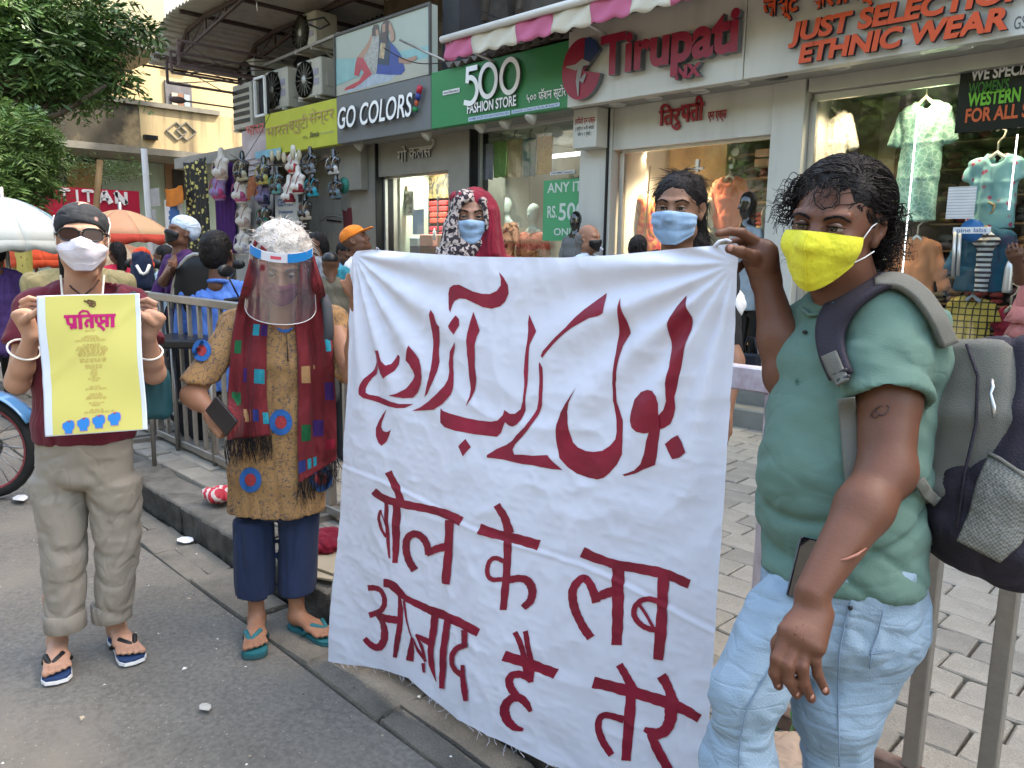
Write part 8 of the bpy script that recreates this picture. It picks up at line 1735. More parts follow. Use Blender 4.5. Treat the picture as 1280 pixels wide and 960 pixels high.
m_bd=M('brown_print',(.12,.07,.03),.6);mb=MB();pstroke(mb,[(.50,.055),(.515,.045),(.54,.05),(.56,.075)],.008);pstroke(mb,[(.525,.06),(.535,.075),(.53,.09)],.012);pstroke(mb,[(.47,.045),(.50,.055),(.52,.07)],.006);pstroke(mb,[(.545,.045),(.575,.055),(.575,.08),(.55,.092)],.004);part('top_emblem',mb,m_bd,pst)
def at(x,y,d):return at0(x,y,d*1.03+.00044*max(0,y-330))
l2=thing('person','woman in a mustard printed kurta and face shield holding the left banner end','person',(*at(345,700,2.72)[:2],0))
c2=at(352,331,2.56);R2=facing(352,331,2,-22,3);k2=.99;P2=lambda x,y,z:c2+R2@(V(x,y,z)*k2)
lo,hi=bnd([at(240,300,2.6),at(450,480,2.6),at(446,330,2.5),at(290,530,2.42),onz(320,815),onz(402,795),c2],.11);lo[2]=0;hi[2]=c2[2]+.17;s=SDF(lo,hi,.005);head_sdf(s,c2,R2,k2,w=1.02);s.cap(P2(0,-.03,-.07),at(358,408,2.66),.053,.062,.03);s.ecap(at(356,425,2.68),at(346,600,2.72),(.09,.05),(.05,.04),CR,.03)
w2=at(262,512,2.50);s.cap(at(350,425,2.68),at(292,412,2.66),.05,.042,.02);s.cap(at(360,425,2.68),at(415,404,2.68),.05,.042,.02);arm(at(292,410,2.66),at(240,494,2.56),w2,(.042,.036,.024),s=s);hd=nrm(at(280,524,2.46)-w2);hand_sdf(s,w2,hd,-CU*.6+CF*.5,.92,(.75,.8,.85,.9),.03,(.35,.25),side=-1,wr=.024)
arm(at(415,402,2.68),at(444,470,2.52),at(447,372,2.38),(.042,.036,.025),s=s);hand_sdf(s,at(447,372,2.38),nrm(at(447,330,2.34)-at(447,372,2.38)),-CF,.92,(1.1,1.2,1.2,1.3),.03,(.4,.5),side=-1,wr=.024);fe={}
for nm_,a_,b_ in(('l',(322,779),(318,812)),('r',(365,778),(402,793))):
 hl_=onz(*a_,.022);to=onz(*b_,.022);d=nrm((to-hl_)*V(1,1,0));hl_=V(hl_[0],hl_[1],.022);to=hl_+d*.235
 foot(s,hl_,to,.93);toes(s,hl_,to,1 if nm_=='l' else-1,.93);kn_=at(319,700,2.72)if nm_=='l' else at(373,690,2.77);s.cap(hl_+d*.03+V(0,0,.04),hl_+d*.03+V(0,0,.28),.029,.034,.02);s.cap(hl_+d*.03+V(0,0,.28),kn_,.032,.022,.02);s.cap(kn_,at(346,585,2.72),.022,.03,.02);fe[nm_]=(hl_,to)
h2=s.mesh();part('body',h2,skin_w,l2)
m_teal=M('sandal_teal',(.02,.13,.15),.6);m_tealb=M('sandal_teal_dark',(.03,.10,.11),.6)
for q,nm_ in(('l','left'),('r','right')):t=thing('sandal',nm_+' teal flip-flop worn by the woman in the face shield','sandal',fe[q][0]);sandal(t,fe[q][0]-V(0,0,.0215),fe[q][1]-V(0,0,.0215),1 if q=='l' else-1,m_tealb,m_teal,m_teal,.97)
m_bp=M('blue_trousers',(.018,.030,.075),.9,.15,5,.2,320,sheen=.1,crz=.3,crs=4)
lo,hi=bnd([at(280,600,2.72),at(410,760,2.72)],.15);s=SDF(lo,hi,.008);s.ecap(at(346,580,2.72),at(346,615,2.72),(.14,.10),(.15,.11),CR,.03)
s.echain([at(318,650,2.72),at(319,770,2.72)],[(.076,.088),(.072,.082)],CR,.005,.3);s.echain([at(374,640,2.75),at(371,755,2.75)],[(.076,.088),(.070,.080)],CR,.005,.3);s.cut(V(0,0,.155),(0,0,-1))
fpart('trousers',s,m_bp,l2,.007,10,(1,1,.3),35,None,1)
def mustard():
 m=M('mustard_print_kurta',(.31,.18,.075),.9,.12,7,.15,320,sheen=.1,crz=.3,crs=4);nt=m.node_tree;b=nt.nodes['Principled BSDF'];L=nt.links.new;N=nt.nodes.new
 src=b.inputs['Base Color'].links[0].from_socket;tc=[n for n in nt.nodes if n.type=='TEX_COORD'][0]
 w=N('ShaderNodeTexNoise');w.inputs['Scale'].default_value=26;w.inputs['Detail'].default_value=1.5;w.inputs['Distortion'].default_value=2.2;L(tc.outputs['Object'],w.inputs[0])
 r_=N('ShaderNodeValToRGB');e=r_.color_ramp.elements;e[0].position=.455;e[0].color=(0,0,0,1);e[1].position=.50;e[1].color=(1,1,1,1);e2=e.new(.545);e2.color=(0,0,0,1);L(w.outputs[0],r_.inputs[0])
 mx=N('ShaderNodeMixRGB');L(r_.outputs[0],mx.inputs[0]);L(src,mx.inputs[1]);mx.inputs[2].default_value=(.075,.06,.065,1);L(mx.outputs[0],b.inputs['Base Color']);return m
m_mus=mustard()
lo,hi=bnd([at(228,380,2.6),at(440,660,2.75)],.17);s=SDF(lo,hi,.008)
s.echain([at(356,412,2.67),at(354,450,2.67),at(350,520,2.69),at(347,590,2.71),at(346,665,2.72)],[(.135,.07),(.170,.105),(.165,.12),(.172,.13),(.185,.14)],CR,.03,.5)
s.cap(at(330,395,2.65),at(294,408,2.66),.045,.058,.03);s.cap(at(382,392,2.65),at(416,402,2.68),.045,.056,.03)
s2=s.like();s2.cap(at(295,410,2.66),at(245,482,2.57),.056,.058,.02);s2.cut(at(243,476,2.57),V(0,0,-1)-CR*.15);s.merge(s2,.015)
s2=s.like();s2.cap(at(414,404,2.68),at(438,460,2.62),.056,.058,.02);s.merge(s2,.015)
s.ell(at(360,392,2.60),(.06,.09,.055),None,.01,'sub');s.cut(V(0,0,at(346,649,2.6)[2]),(0,0,-1))
v,f=s.mesh();v=relax(v,f,1);v=wrinkle(v,f,.007,10,(1,1,.35),36);kv=v;part('kurta',(v,f),m_mus,l2)
def ringpatch(px,py,r1,m1,m2,par,vv):
 0
 for nm_,a_,b_,m,off in(('ring',.52,1.0,m1,.0035),('centre',.0,.50,m2,.0045)):
  G_=np.zeros((5,28,3));base=np.linalg.norm(surf(px,py,vv,0,.02)-CC)
  for i,rr in enumerate(np.linspace(a_,b_,5)):
   for j,q in enumerate(np.linspace(0,2*math.pi,28,endpoint=False)):
    x,y=px+r1*.92*max(rr,.02)*math.cos(q),py+r1*max(rr,.02)*math.sin(q)*1.05;d=nrm(ray(x,y));t_=(vv-CC)@d;o=np.linalg.norm(vv-CC-t_[:,None]*d,axis=1);k=np.where((o<.013)&(t_<base+.12))[0];G_[i,j]=CC+d*((t_[k].min()if len(k)else base)-off)
  mb=MB();mb.grid(G_,0,True,True);part('applique_'+nm_,mb,m,par)
m_ab=M('applique_blue',(.02,.10,.32),.8,.15,20,.3,200);m_ar=M('applique_red',(.28,.03,.035),.8,.2,20,.3,200)
for px,py,r_ in((351,528,15.5),(313,600,15),(401,598,16),(252,438,13),(356,400,15)):ringpatch(px,py,r_,m_ab,m_ar,l2,kv)
m_sc=M('maroon_scarf',(.155,.016,.022),.9,.12,8,.3,420,sheen=.15,crz=.5,crs=7,crm=(1,1,.3));bodyv=np.r_[kv,h2[0]]
sc=thing('scarf','long maroon scarf with coloured patches worn by the woman in the face shield','scarf',at(345,450,2.5))
SL=[((318,300),(334,312)),((307,345),(336,352)),((297,380),(336,384)),((289,430),(333,432)),((285,490),(333,495)),((284,550),(338,544))]
SRr=[((376,318),(392,318)),((374,360),(404,355)),((368,400),(412,392)),((372,440),(416,436)),((373,500),(420,500)),((372,560),(421,556)),((374,604),(421,574))]
def scarfside(rows,nm_):
 rows=np.array(rows,float);n=70;m=22;t_=np.linspace(0,len(rows)-1,n);A_=np.stack([np.interp(t_,range(len(rows)),rows[:,0,i])for i in(0,1)],1);B_=np.stack([np.interp(t_,range(len(rows)),rows[:,1,i])for i in(0,1)],1);G_=np.zeros((n,m,3));ts=np.full((n,m),np.nan);D=np.zeros((n,m,3))
 for i in range(n):
  for j in range(m):
   p=A_[i]*(1-j/(m-1))+B_[i]*j/(m-1);d=nrm(ray(*p));D[i,j]=d;tt=(bodyv-CC)@d;o=np.linalg.norm(bodyv-CC-tt[:,None]*d,axis=1);k=np.where(o<.014)[0];ts[i,j]=tt[k].min()if len(k)else np.nan
 row=np.nanmin(np.where(np.isnan(ts),9,ts),axis=1);row[row>8]=np.nan;ok=~np.isnan(row);row=np.interp(range(n),np.arange(n)[ok],row[ok]);ts=np.where(np.isnan(ts),row[:,None]+.02,ts)
 for _ in range(8):q=np.pad(ts,1,mode='edge');ts=np.minimum(ts+.004,(q[:-2,1:-1]+q[2:,1:-1]+q[1:-1,:-2]+q[1:-1,2:])/4)
 u=np.linspace(0,1,m)[None];ts=ts-.014-.009*np.sin(u*11+.5*np.sin(t_*1.3)[:,None])-.004*np.sin(u*23+1)
 G_=CC+D*ts[...,None];mb=MB();mb.grid(G_,0,True);part(nm_,mb,m_sc,sc,solid=.004);return G_
GL=scarfside(SL,'left_end');GR=scarfside(SRr,'right_end')
s=SDF(c2-V(.3,.3,.3),c2+V(.3,.3,.1),.008)
def scol(G_,i0,i1,j0,j1,col):
 Q=G_[i0:i1+1,j0:j1+1].copy();c_=Q.mean((0,1));Q=Q-nrm(c_-CC)*.0035;mb=MB();mb.grid(Q,0,True);part('patch',mb,M('patch_%d'%int(sum(np.array(col)*[1e3,1e4,1e5])),col,.8,.15,30,.3,300),sc)
tq,gr,pu,ta,nb_=(.02,.24,.32),(.01,.10,.035),(.045,.015,.12),(.38,.22,.10),(.02,.03,.15)
for G_,i,j0,j1,c_ in((GL,34,12,16,tq),(GL,34,17,21,pu),(GL,40,2,6,gr),(GL,48,8,11,pu),(GL,48,14,20,tq),(GL,55,2,7,gr),(GL,60,8,12,ta),(GL,60,13,16,nb_),(GL,61,18,21,tq),(GL,66,2,7,gr),(GR,31,15,20,tq),(GR,38,2,8,ta),(GR,42,15,20,pu),(GR,52,2,7,gr),(GR,51,8,14,pu),(GR,62,5,10,tq),(GR,62,0,4,nb_),(GR,56,15,20,(.25,.01,.03))):scol(G_,i,i+4,j0,j1,c_)
r=random.Random(1);m_fr2=M('black_fringe',(.012,.01,.012),.85)
for G_,nm_ in((GL,'fringe'),(GR,'fringe')):
 mb=MB()
 for k in range(90):
  p=G_[-1,r.randrange(22)]+V(r.gauss(0,.003),r.gauss(0,.003),0);q=p+V(r.gauss(0,.008),r.gauss(0,.008),-r.uniform(.05,.10));mb.tube([p,(p+q)/2+V(r.gauss(0,.005),r.gauss(0,.005),0),q],[.0014,.0012,.0007],4,cap=False)
 part(nm_,mb,m_fr2,sc,kind='stuff')
m_gh=M('grey_hair',(.50,.47,.44),.6,.2,40,.5,160)
s=SDF(c2-.18,c2+.19,.004);s.ell(P2(0,-.02,.055),V(.094,.105,.088),R2,.01);s.ell(P2(0,-.06,.0),V(.09,.06,.07),R2,.02);s.ell(P2(0,.11,-.02),V(.075,.07,.09),R2,.015,'sub');s.cut(P2(0,0,-.06),(0,0,-1))
v,f=s.mesh();n=vnormals(v,f);v=v+n*(.006*(1-2*np.abs(noise3(v*34,9))))[:,None];part('hair',(v,f),m_gh,l2)
sel=np.random.default_rng(3).choice(len(v),900,replace=False);hair_strands(l2,v[sel],[n[i]*.5+R2@V(0,.2,.2)+.6*V(*(noise3(v[i:i+1]*30+j,j)[0]for j in range(3)))for i in sel],520,.022,.0012,.006,.35,m_gh,seed=6,wave=10,seg=7)
brows(l2,c2,R2,k2,1.0,M('grey_brow',(.12,.10,.09),.6));eyes(l2,c2,R2,k2,1.0,skin_w)
o,Pm=mask_sheet(l2,h2[0],c2,R2,k2,lambda u:-.022-.01*abs(u),lambda u:-.112+.05*abs(u)**1.6,lambda v_:.95,M('maroon_mask',(.16,.03,.06),.8,.1),.003,.004)
fs=thing('face_shield','clear plastic face shield with blue and white printed headband','face shield',P2(0,.1,.06))
m_sh=glass_mat('shield_plastic',(.93,.95,.98),.06,.05,fac=1.0);_n=m_sh.node_tree;_o=[x for x in _n.nodes if x.type=='OUTPUT_MATERIAL'][0];_d=_n.nodes.new('ShaderNodeBsdfDiffuse');_d.inputs[0].default_value=(.62,.72,.85,1);_x=_n.nodes.new('ShaderNodeMixShader');_x.inputs[0].default_value=.05
_n.links.new(_o.inputs[0].links[0].from_socket,_x.inputs[1]);_n.links.new(_d.outputs[0],_x.inputs[2]);_n.links.new(_x.outputs[0],_o.inputs[0]);G_=np.zeros((26,41,3))
for i,v_ in enumerate(np.linspace(0,1,26)):
 for j,u in enumerate(np.linspace(-1,1,41)):
  a=u*(1.28-.06*v_);rad=.100+.022*v_;z=.082-.235*v_+.022*v_*(u*u)*0+(.018*(abs(u)**6))*v_;G_[i,j]=P2(rad*1.02*math.sin(a),rad*math.cos(a)+.004+.02*v_,z)
mb=MB();mb.grid(G_,0,True);part('visor',mb,m_sh,fs)
mb=MB();mb.tube(np.r_[G_[0],G_[:,-1],G_[-1][::-1],G_[::-1,0]],.0014,5);part('visor_edge',mb,M('visor_edge',(.6,.6,.62),.2),fs)
def band(u0,u1,v0,v1,m,nm_,o_=.002):
 i0,i1=int(v0*25),max(int(v0*25)+1,int(v1*25));j0,j1=int((u0+1)*20),int((u1+1)*20);Q=G_[i0:i1+1,j0:j1+1];c_=P2(0,0,.02);nn=Q-c_;nn/=np.linalg.norm(nn,axis=2)[...,None];mb=MB();mb.grid(Q+nn*o_,0,True);part(nm_,mb,m,fs)
band(-1,1,0,.13,M('band_white',(.62,.64,.72),.4),'headband');m_bb=M('band_blue',(.02,.22,.58),.4)
band(.5,.95,.0,.13,m_bb,'band_print',.003);band(-.95,-.15,.0,.13,m_bb,'band_print',.003);band(.0,.25,.04,.09,M('band_red',(.6,.08,.12),.4),'band_print',.0035)
mb=MB();s=SDF(c2-.17,c2+.17,.006)
mb=MB();mb.tube([P2(-.096,.03,.06),P2(-.092,-.05,.06),P2(0,-.125,.06),P2(.092,-.05,.06),P2(.096,.03,.06)],.006,6);part('elastic',mb,m_black,fs)
ph=thing('mobile_phone','dark phone in the hand of the woman in the face shield','phone',at(276,522,2.45));q_=nrm(at(287,535,2.42)-at(264,507,2.46));x_=nrm(np.cross(q_,CF));mb=MB();n_=nrm(x_*.93-CF*.25);n_=nrm(n_-q_*(n_@q_));mb.box(at(277,520,2.43),(.034,.005,.060),0,np.stack([n_,np.cross(q_,n_),q_],1),.003);part('body',mb,M('phone_brown',(.03,.025,.025),.25),ph)
mb=MB();mb.tube([surf(358,418,kv,.003),surf(359,430,kv,.005),surf(360,452,kv,.005)],[.0012,.0015,.003],6);tag(part('pendant_cord',mb,m_black),'black pendant cord on the mustard kurta','necklace')
bpk=thing('rucksack','grey rucksack strap and pack behind the woman in the face shield','backpack',at(410,420,2.7));s=SDF(at(395,450,2.85)-.3,at(395,450,2.85)+.3,.01);s.box(at(380,450,2.86),(.13,.08,.17),facing(380,450),.04);fpart('pack',s,M('pack_dark',(.05,.055,.06),.8,.2),bpk,.006,9)
mb=MB();mb.tube([at(405,372,2.62),at(409,384,2.585),at(411,410,2.58),at(410,440,2.60)],.018,8);part('shoulder_strap',mb,M('strap_grey',(.06,.065,.075),.8),bpk)
at=at0
def simple_torso(par,hc,R,k,d_,m,hips=.16,sh=.19,z0=.2,m2=None,nm_='top',ext=.0,arms=True,wr=.006,seed=1,res=.011,armpose=None):
 0
 lo=hc-V(.45,.45,0);hi=hc+V(.45,.45,.1);lo[2]=z0;s=SDF(lo,hi,res);z=lambda q,y=0.:hc+R@V(0,y,0)*k-V(0,0,q)*k;hz=max(z0+.02,hc[2]-.95*k)
 s.echain([z(.165),z(.235),z(.43),z(.65),V(hc[0],hc[1],hz)],[(.085*k,.06*k),(sh*.86*k,.09*k),(sh*.85*k,.12*k),(hips*k,.11*k),(hips*1.12*k,.13*k)],R[:,0],.03,.5)
 for q in(-1,1):
  a=z(.215)+R@V(q*sh*.85,0,0)*k;b=a+(R@V(q*.05,.02,-.27)*k if armpose is None else R@V(*armpose[0])*k*V(1,1,1));s.cap(z(.155),a,.045*k,.055*k,.03);s.cap(a,b,.058*k,.052*k,.02)
 s.ell(z(.135,.03),V(.062,.09,.045)*k,R,.01,'sub');return fpart(nm_,s,m,par,wr,10,(1,1,.4),seed)
wj=thing('person','woman in a red and leopard print headscarf with a pale blue mask behind the banner','person',(*at(592,300,3.15)[:2],PZ))
cj=at(591,272,3.15);RJ=facing(591,272,4,0,0);kj=.93;PJ=lambda x,y,z:cj+RJ@(V(x,y,z)*kj)
s=SDF(cj-.2,cj+.17,.0045);head_sdf(s,cj,RJ,kj,ears=False);s.cap(PJ(0,-.02,-.07),PJ(0,-.02,-.17),.05,.055,.02);hj=s.mesh();part('body',hj,skin_mat('skin_fair',(.33,.18,.12)),wj);eyes(wj,cj,RJ,kj,1,MATS['skin_fair']);brows(wj,cj,RJ,kj,1,m_hair,1.2)
m_sm=M('surgical_blue',(.30,.44,.62),.75,.05,6,.15,200)
mask_sheet(wj,hj[0],cj,RJ,kj,lambda u:-.014-.012*abs(u)**1.5,lambda u:-.118+.055*abs(u)**1.6,lambda v_:1.0,m_sm,.004,.004,pleats=2.5)
m_leo=two('leopard_scarf',(.50,.42,.38),(.02,.012,.02),'noise',62,.49,soft=.02,rough=.85,dist=.4);m_rs=M('red_scarf',(.21,.006,.024),.85,.15,10,.3,260,sheen=.2,dirt=.25,dirtcol=(.06,.01,.02),dirts=14)
def hood(m,nm_,res,spec,sd):
 s=SDF(cj-V(.3,.3,.3),cj+V(.3,.3,.2),res);spec(s);s.ell(PJ(0,.13,-.008),V(.062,.10,.084)*kj,RJ,.01,'sub');s.ell(PJ(0,.14,-.055),V(.060,.10,.06)*kj,RJ,.01,'sub');return fpart(nm_,s,m,wj,.005,20,(1,1,.5),sd,ridge=True)
def XJ(x,y,z):return PJ(-x,y,z)
hood(m_rs,'hijab_cap',.005,lambda s:(s.ell(XJ(.008,-.030,.026),V(.100,.112,.104)*kj,RJ,.01),s.ecap(XJ(.02,-.03,-.02),XJ(.03,-.01,-.25),(.090,.09),(.125,.11),RJ[:,0],.03),s.ell(XJ(-.055,.01,.080),V(.040,.06,.030),RJ,.01),s.ecap(XJ(.078,.01,.02),XJ(.085,.03,-.16),(.022,.07),(.04,.08),RJ[:,0],.02)),3)
hood(m_leo,'hijab_wrap',.005,lambda s:(s.ecap(XJ(-.030,.005,.060),XJ(-.036,.0,-.04),(.058,.085),(.078,.092),RJ[:,0],.03),s.ecap(XJ(.045,.02,.06),XJ(.066,.03,-.05),(.022,.065),(.020,.062),RJ[:,0],.02),s.ecap(XJ(-.05,.01,-.06),XJ(-.06,.02,-.22),(.07,.09),(.10,.11),RJ[:,0],.03),s.cap(XJ(.085,.035,-.085),XJ(-.03,.088,-.148),.026,.032,.02)),6)
simple_torso(wj,cj,RJ,1.0,3,m_rs,sh=.20,z0=.9,seed=3);s=SDF(V(cj[0]-.3,cj[1]-.3,PZ),V(cj[0]+.3,cj[1]+.3,.95),.015);s.cap(V(cj[0],cj[1],.9),V(cj[0],cj[1],PZ+.1),.17,.22);s.cut(V(0,0,PZ+.03),(0,0,-1));fpart('long_skirt',s,m_black,wj,.01,9)
w4=thing('person','young woman with black hair and a pale blue mask behind the banner','person',(*at(848,300,2.42)[:2],PZ))
c4=at(848,262,2.42);R4=facing(848,262,14,0,2);k4=.93;P4=lambda x,y,z:c4+R4@(V(x,y,z)*k4)
s=SDF(c4-.2,c4+.17,.004);head_sdf(s,c4,R4,k4,w=.96);s.cap(P4(0,-.02,-.07),P4(0,-.02,-.18),.046,.052,.02);h4=s.mesh()
el=at(915,452,2.38);s=arm(at(893,360,2.43),el,at(907,512,2.34),(.040,.034,.023));hand_sdf(s,at(907,512,2.34),nrm(at(911,560,2.33)-at(907,512,2.34)),nrm(-CR),.88,(.25,.3,.32,.35),.05,(.3,.2),side=1,wr=.021);a4=s.mesh()
part('body',joinmesh(h4,a4),skin_mat('skin_wheat',(.24,.125,.075)),w4);eyes(w4,c4,R4,k4,.96,MATS['skin_wheat']);brows(w4,c4,R4,k4,.96,m_hair,.9)
mask_sheet(w4,h4[0],c4,R4,k4,lambda u:-.010-.010*abs(u)**1.5,lambda u:-.116+.048*max(0,abs(u)-.25),lambda v_:1.12-.10*v_,m_sm,.004,.004,pleats=3)
s=SDF(c4-V(.2,.2,.35),c4+.18,.004);s.ell(P4(0,-.022,.042),V(.084,.100,.086)*k4,R4,.01);s.ell(P4(0,-.05,.0),V(.080,.066,.08)*k4,R4,.02);s.ell(P4(0,.098,-.012),V(.066,.072,.078)*k4,R4,.012,'sub');s.cap(P4(-.02,-.09,-.03),P4(-.075,-.07,-.2),.045,.05,.03)
for q in(-1,1):s.ell(P4(q*.088,.0,-.012),V(.026,.03,.036)*k4,R4,.008,'sub')
h4o=fpart('hair',s,m_hair,w4,.0018,40,(1,.5,1),8);v=np.array([tuple(x.co)for x in h4o.data.vertices])+np.array(w4.location);n=vnormals(v,np.array([tuple(p.vertices)for p in h4o.data.polygons]));sel=np.random.default_rng(5).choice(len(v),800,replace=False);dr=[]
for i in sel:g_=(v[i]-c4)@R4;d=R4@V(np.sign(g_[0])*.55,-.5,-.55);dr.append(nrm(d-n[i]*(d@n[i]))+n[i]*.04)
hair_strands(w4,v[sel],dr,800,.05,.0010,.0012,.0,m_hair,seed=8,wave=6,seg=6)
simple_torso(w4,c4,R4,.95,3,M('black_top',(.02,.018,.02),.85,.2),sh=.17,z0=.9,seed=5);s=SDF(V(c4[0]-.3,c4[1]-.3,PZ),V(c4[0]+.3,c4[1]+.3,.95),.015)
s.cut(V(0,0,9),(0,0,1))
for q in(-1,1):a=V(c4[0],c4[1],.9)+R4[:,0]*q*.08;s.cap(a,V(a[0],a[1],PZ+.08),.085,.06)
s.cut(V(0,0,PZ+.01),(0,0,-1));fpart('trousers',s,m_black,w4,.006,9)
s=SDF(at(905,375,2.4)-.14,at(905,375,2.4)+.14,.007);s.cap(at(890,358,2.43),at(914,380,2.40),.050,.046);fpart('white_sleeve',s,m_swh,w4,.004,14)
def crowd(lbl,px,py,d,hpx,yaw,skin,shirt,hairm=m_hair,hat=None,legs=None,pitch=0.,sit=False,hair='short',torso=True,sh=.19,lean=(0,0),res=.009,mask=None,arms=None,eyes_=False):
 c=at(px,py,d);k=hpx*d/FPX/.235;R=facing(px,py,yaw,pitch);gz=PZ if c[1]>1.7 else 0.;P=lambda x,y,z:c+R@(V(x,y,z)*k)
 t=thing('person',lbl,'person',(c[0],c[1],gz));s=SDF(c-.22*k,c+.18*k,.006*k);head_sdf(s,c,R,k,eyes=True);s.cap(P(0,-.02,-.06),P(0,-.03,-.17)+V(*lean,0)*.3,.052*k,.055*k,.02);hm=s.mesh();ms=[hm]
 B=c+V(*lean,0)
 if arms:
  for a_ in arms:s=SDF(np.min(a_,0)-.12,np.max(a_,0)+.12,.008);s.chain(a_,[.042*k,.038*k,.026*k][:len(a_)],.02);hand_sdf(s,a_[-1],nrm(a_[-1]-a_[-2]),R[:,1],.9*k,(.5,.5,.6,.6),.04,(.4,.3),wr=.024);ms.append(s.mesh())
 part('body',joinmesh(*ms),skin,t)
 if hair and hairm is not None:
  s=SDF(c-.2*k,c+.18*k,.006*k);s.ell(P(0,-.024,.046),V(.083,.098,.086)*k,R,.01);s.ell(P(0,-.055,.0),V(.078,.06,.08)*k,R,.02);s.ell(P(0,.11,-.01),V(.07,.085,.075)*k,R,.01,'sub');
  if hair=='short':
   s.cut(P(0,0,-.07),R@V(0,.2,-1))
   for q in(-1,1):s.ell(P(q*.09,.02,-.03),V(.03,.045,.05)*k,R,.01,'sub')
  else:s.cap(P(0,-.08,-.02),P(0,-.09,-.2),.06*k,.05*k,.03)
  if hair=='bald':s.ell(P(0,.0,.08),V(.1,.12,.09)*k,R,.01,'sub')
  fpart('hair',s,hairm,t,.004,45,(1,1,.5),int(px))
 if hat:
  s=SDF(c-.25*k,c+.22*k,.006*k);m,kind=hat
  if kind=='turban':s.ell(P(0,-.03,.06),V(.095,.115,.085)*k,R,.01);s.ell(P(0,-.06,.02),V(.088,.07,.07)*k,R,.02);s.cut(P(0,.06,.03),R@V(0,.5,-1))
  else:s.ell(P(0,-.01,.055),V(.09,.108,.078)*k,R,.01);s.cut(P(0,0,.035),R@V(0,.0,-1));s.ecap(P(0,.07,.045),P(0,.17,.035),(.07*k,.008*k),(.055*k,.006*k),R[:,0],.01)
  fpart('turban' if kind=='turban' else 'cap',s,m,t,.003 if kind=='turban' else 0,18,(1,.4,2),3)
 if mask is not None:mask_sheet(t,hm[0],c,R,k,lambda u:-.01-.01*abs(u),lambda u:-.116+.05*abs(u)**1.5,lambda v_:1.0,mask,.005,.004,nu=21,nv=13)
 if torso:
  zb_=max(gz+(.42 if sit else .85),c[2]-.80*k-.15);simple_torso(t,B,R,k,d,shirt,sh=sh,z0=zb_-.02,seed=int(px)+3,wr=.009);a_=np.linspace(0,2*math.pi,17);mb=MB();mb.tube([B-V(0,0,.150)*k+R@V(.060*math.cos(q),.062*math.sin(q)-.01,.012*math.sin(q)*-1.0)*k for q in a_],.012*k,6);part('collar',mb,shirt,t)
  lm=legs or M('dark_trousers',(.03,.03,.035),.85,.2);s=SDF(V(B[0]-.5,B[1]-.5,gz),V(B[0]+.5,B[1]+.5,zb_+.1),.014)
  for q in(-1,1):
   a=V(B[0],B[1],zb_)+R[:,0]*q*.09
   if sit:kn_=a+R[:,1]*.38;s.cap(a,kn_,.085,.065,.02);s.cap(kn_,V(kn_[0],kn_[1],gz+.04),.06,.045,.02)
   else:s.cap(a,V(a[0],a[1],gz+.04),.09,.055,.02)
  fpart('trousers',s,lm,t,.006,10)
 return t
CL=lambda n_,c,**k:M('shirt_'+n_,c,.85,.12,6,.2,260,sheen=.15,crz=.4,**k)
crowd('man in a plain blue shirt seen from behind beside the motorbike',272,318,4.95,54,200,skin_d,CL('blue',(.085,.19,.55)),sh=.215,lean=(.02,.0),sit=True)
crowd('man in a purple shirt with a pale turban and black mask, looking left',226,291,5.2,38,62,skin_d,CL('purple',(.055,.012,.085)),hat=(CL('turban',(.46,.55,.66)),'turban'),hair=None,hairm=None,mask=m_black,pitch=18,arms=[[at(222,322,5.2),at(205,352,5.0),at(214,338,4.9)]])
crowd('person in a khaki shirt hidden behind the woman with the black headscarf',96,305,4.4,52,180,skin_d,CL('khaki',(.26,.22,.11)),sh=.27)
crowd('person in a dark purple shirt at the left edge of the picture',-6,318,6.4,30,170,skin_d,CL('violet',(.06,.03,.13)),sit=True)
crowd('child in a pale blue shirt behind the man in purple',204,322,6.6,28,120,skin_d,CL('pale',(.30,.42,.50)),hair='short',sit=True)
crowd('woman in a red top with black hair under the peach umbrella',146,316,7.6,25,150,skin_d,CL('crimson',(.50,.02,.06)),hair='long')
crowd('man in an orange cap and white shirt looking right',445,301,4.9,36,-75,skin_d,CL('white',(.62,.62,.64)),hat=(CL('orange',(.72,.20,.02)),'cap'),hairm=None,hair=None,pitch=28,sit=True)
crowd('man with bowed head in a light blue shirt left of the orange cap',432,316,5.6,27,-40,skin_d,CL('sky',(.14,.32,.46)),pitch=-35,sit=True)
crowd('person in a black cap low down behind the banner corner',413,331,4.3,28,175,skin_d,CL('olive',(.12,.11,.08)),hat=(m_black,'cap'),hairm=None,hair=None,sit=True)
crowd('woman with tied black hair in a grey print dress at the stall',395,305,6.0,27,80,skin_d,CL('greyprint',(.26,.28,.30)),hair='long',sit=False)
crowd('balding man in a black mask in front of the white pillar',737,298,4.1,33,-55,skin_w,CL('paleblue',(.36,.45,.52)),hairm=m_gh if False else M('grey_side_hair',(.16,.15,.14),.6),hair='bald',mask=m_black)
crowd('black haired person just behind the banner near the saree mannequin',797,312,3.6,32,180,skin_d,CL('dark',(.03,.025,.03)),hair='short')
crowd('woman in a pink frilled dress at the right edge by the wide window',1338,300,4.4,48,180,skin_d,CL('pink',(.52,.19,.17)),hair='long',sh=.2,arms=[[at(1300,325,4.3),at(1276,348,4.15),at(1272,328,4.05)]])
for k in range(2):
 mb=MB();c=at(1330,385+k*18,4.4);a=np.linspace(0,2*math.pi,40);P_=np.stack([np.stack([c[0]+(.235+.02*i+.012*np.sin(a*12))*np.cos(a),c[1]+(.17+.02*i+.012*np.sin(a*12))*np.sin(a),c[2]-.045*i+0*a],1)for i in range(3)]);mb.grid(P_,0,True);tag(part('dress_frill',mb,CL('pink',0),solid=.003),['upper','lower'][k]+' pink frill round the dress at the right edge','frill','frills of the pink dress')
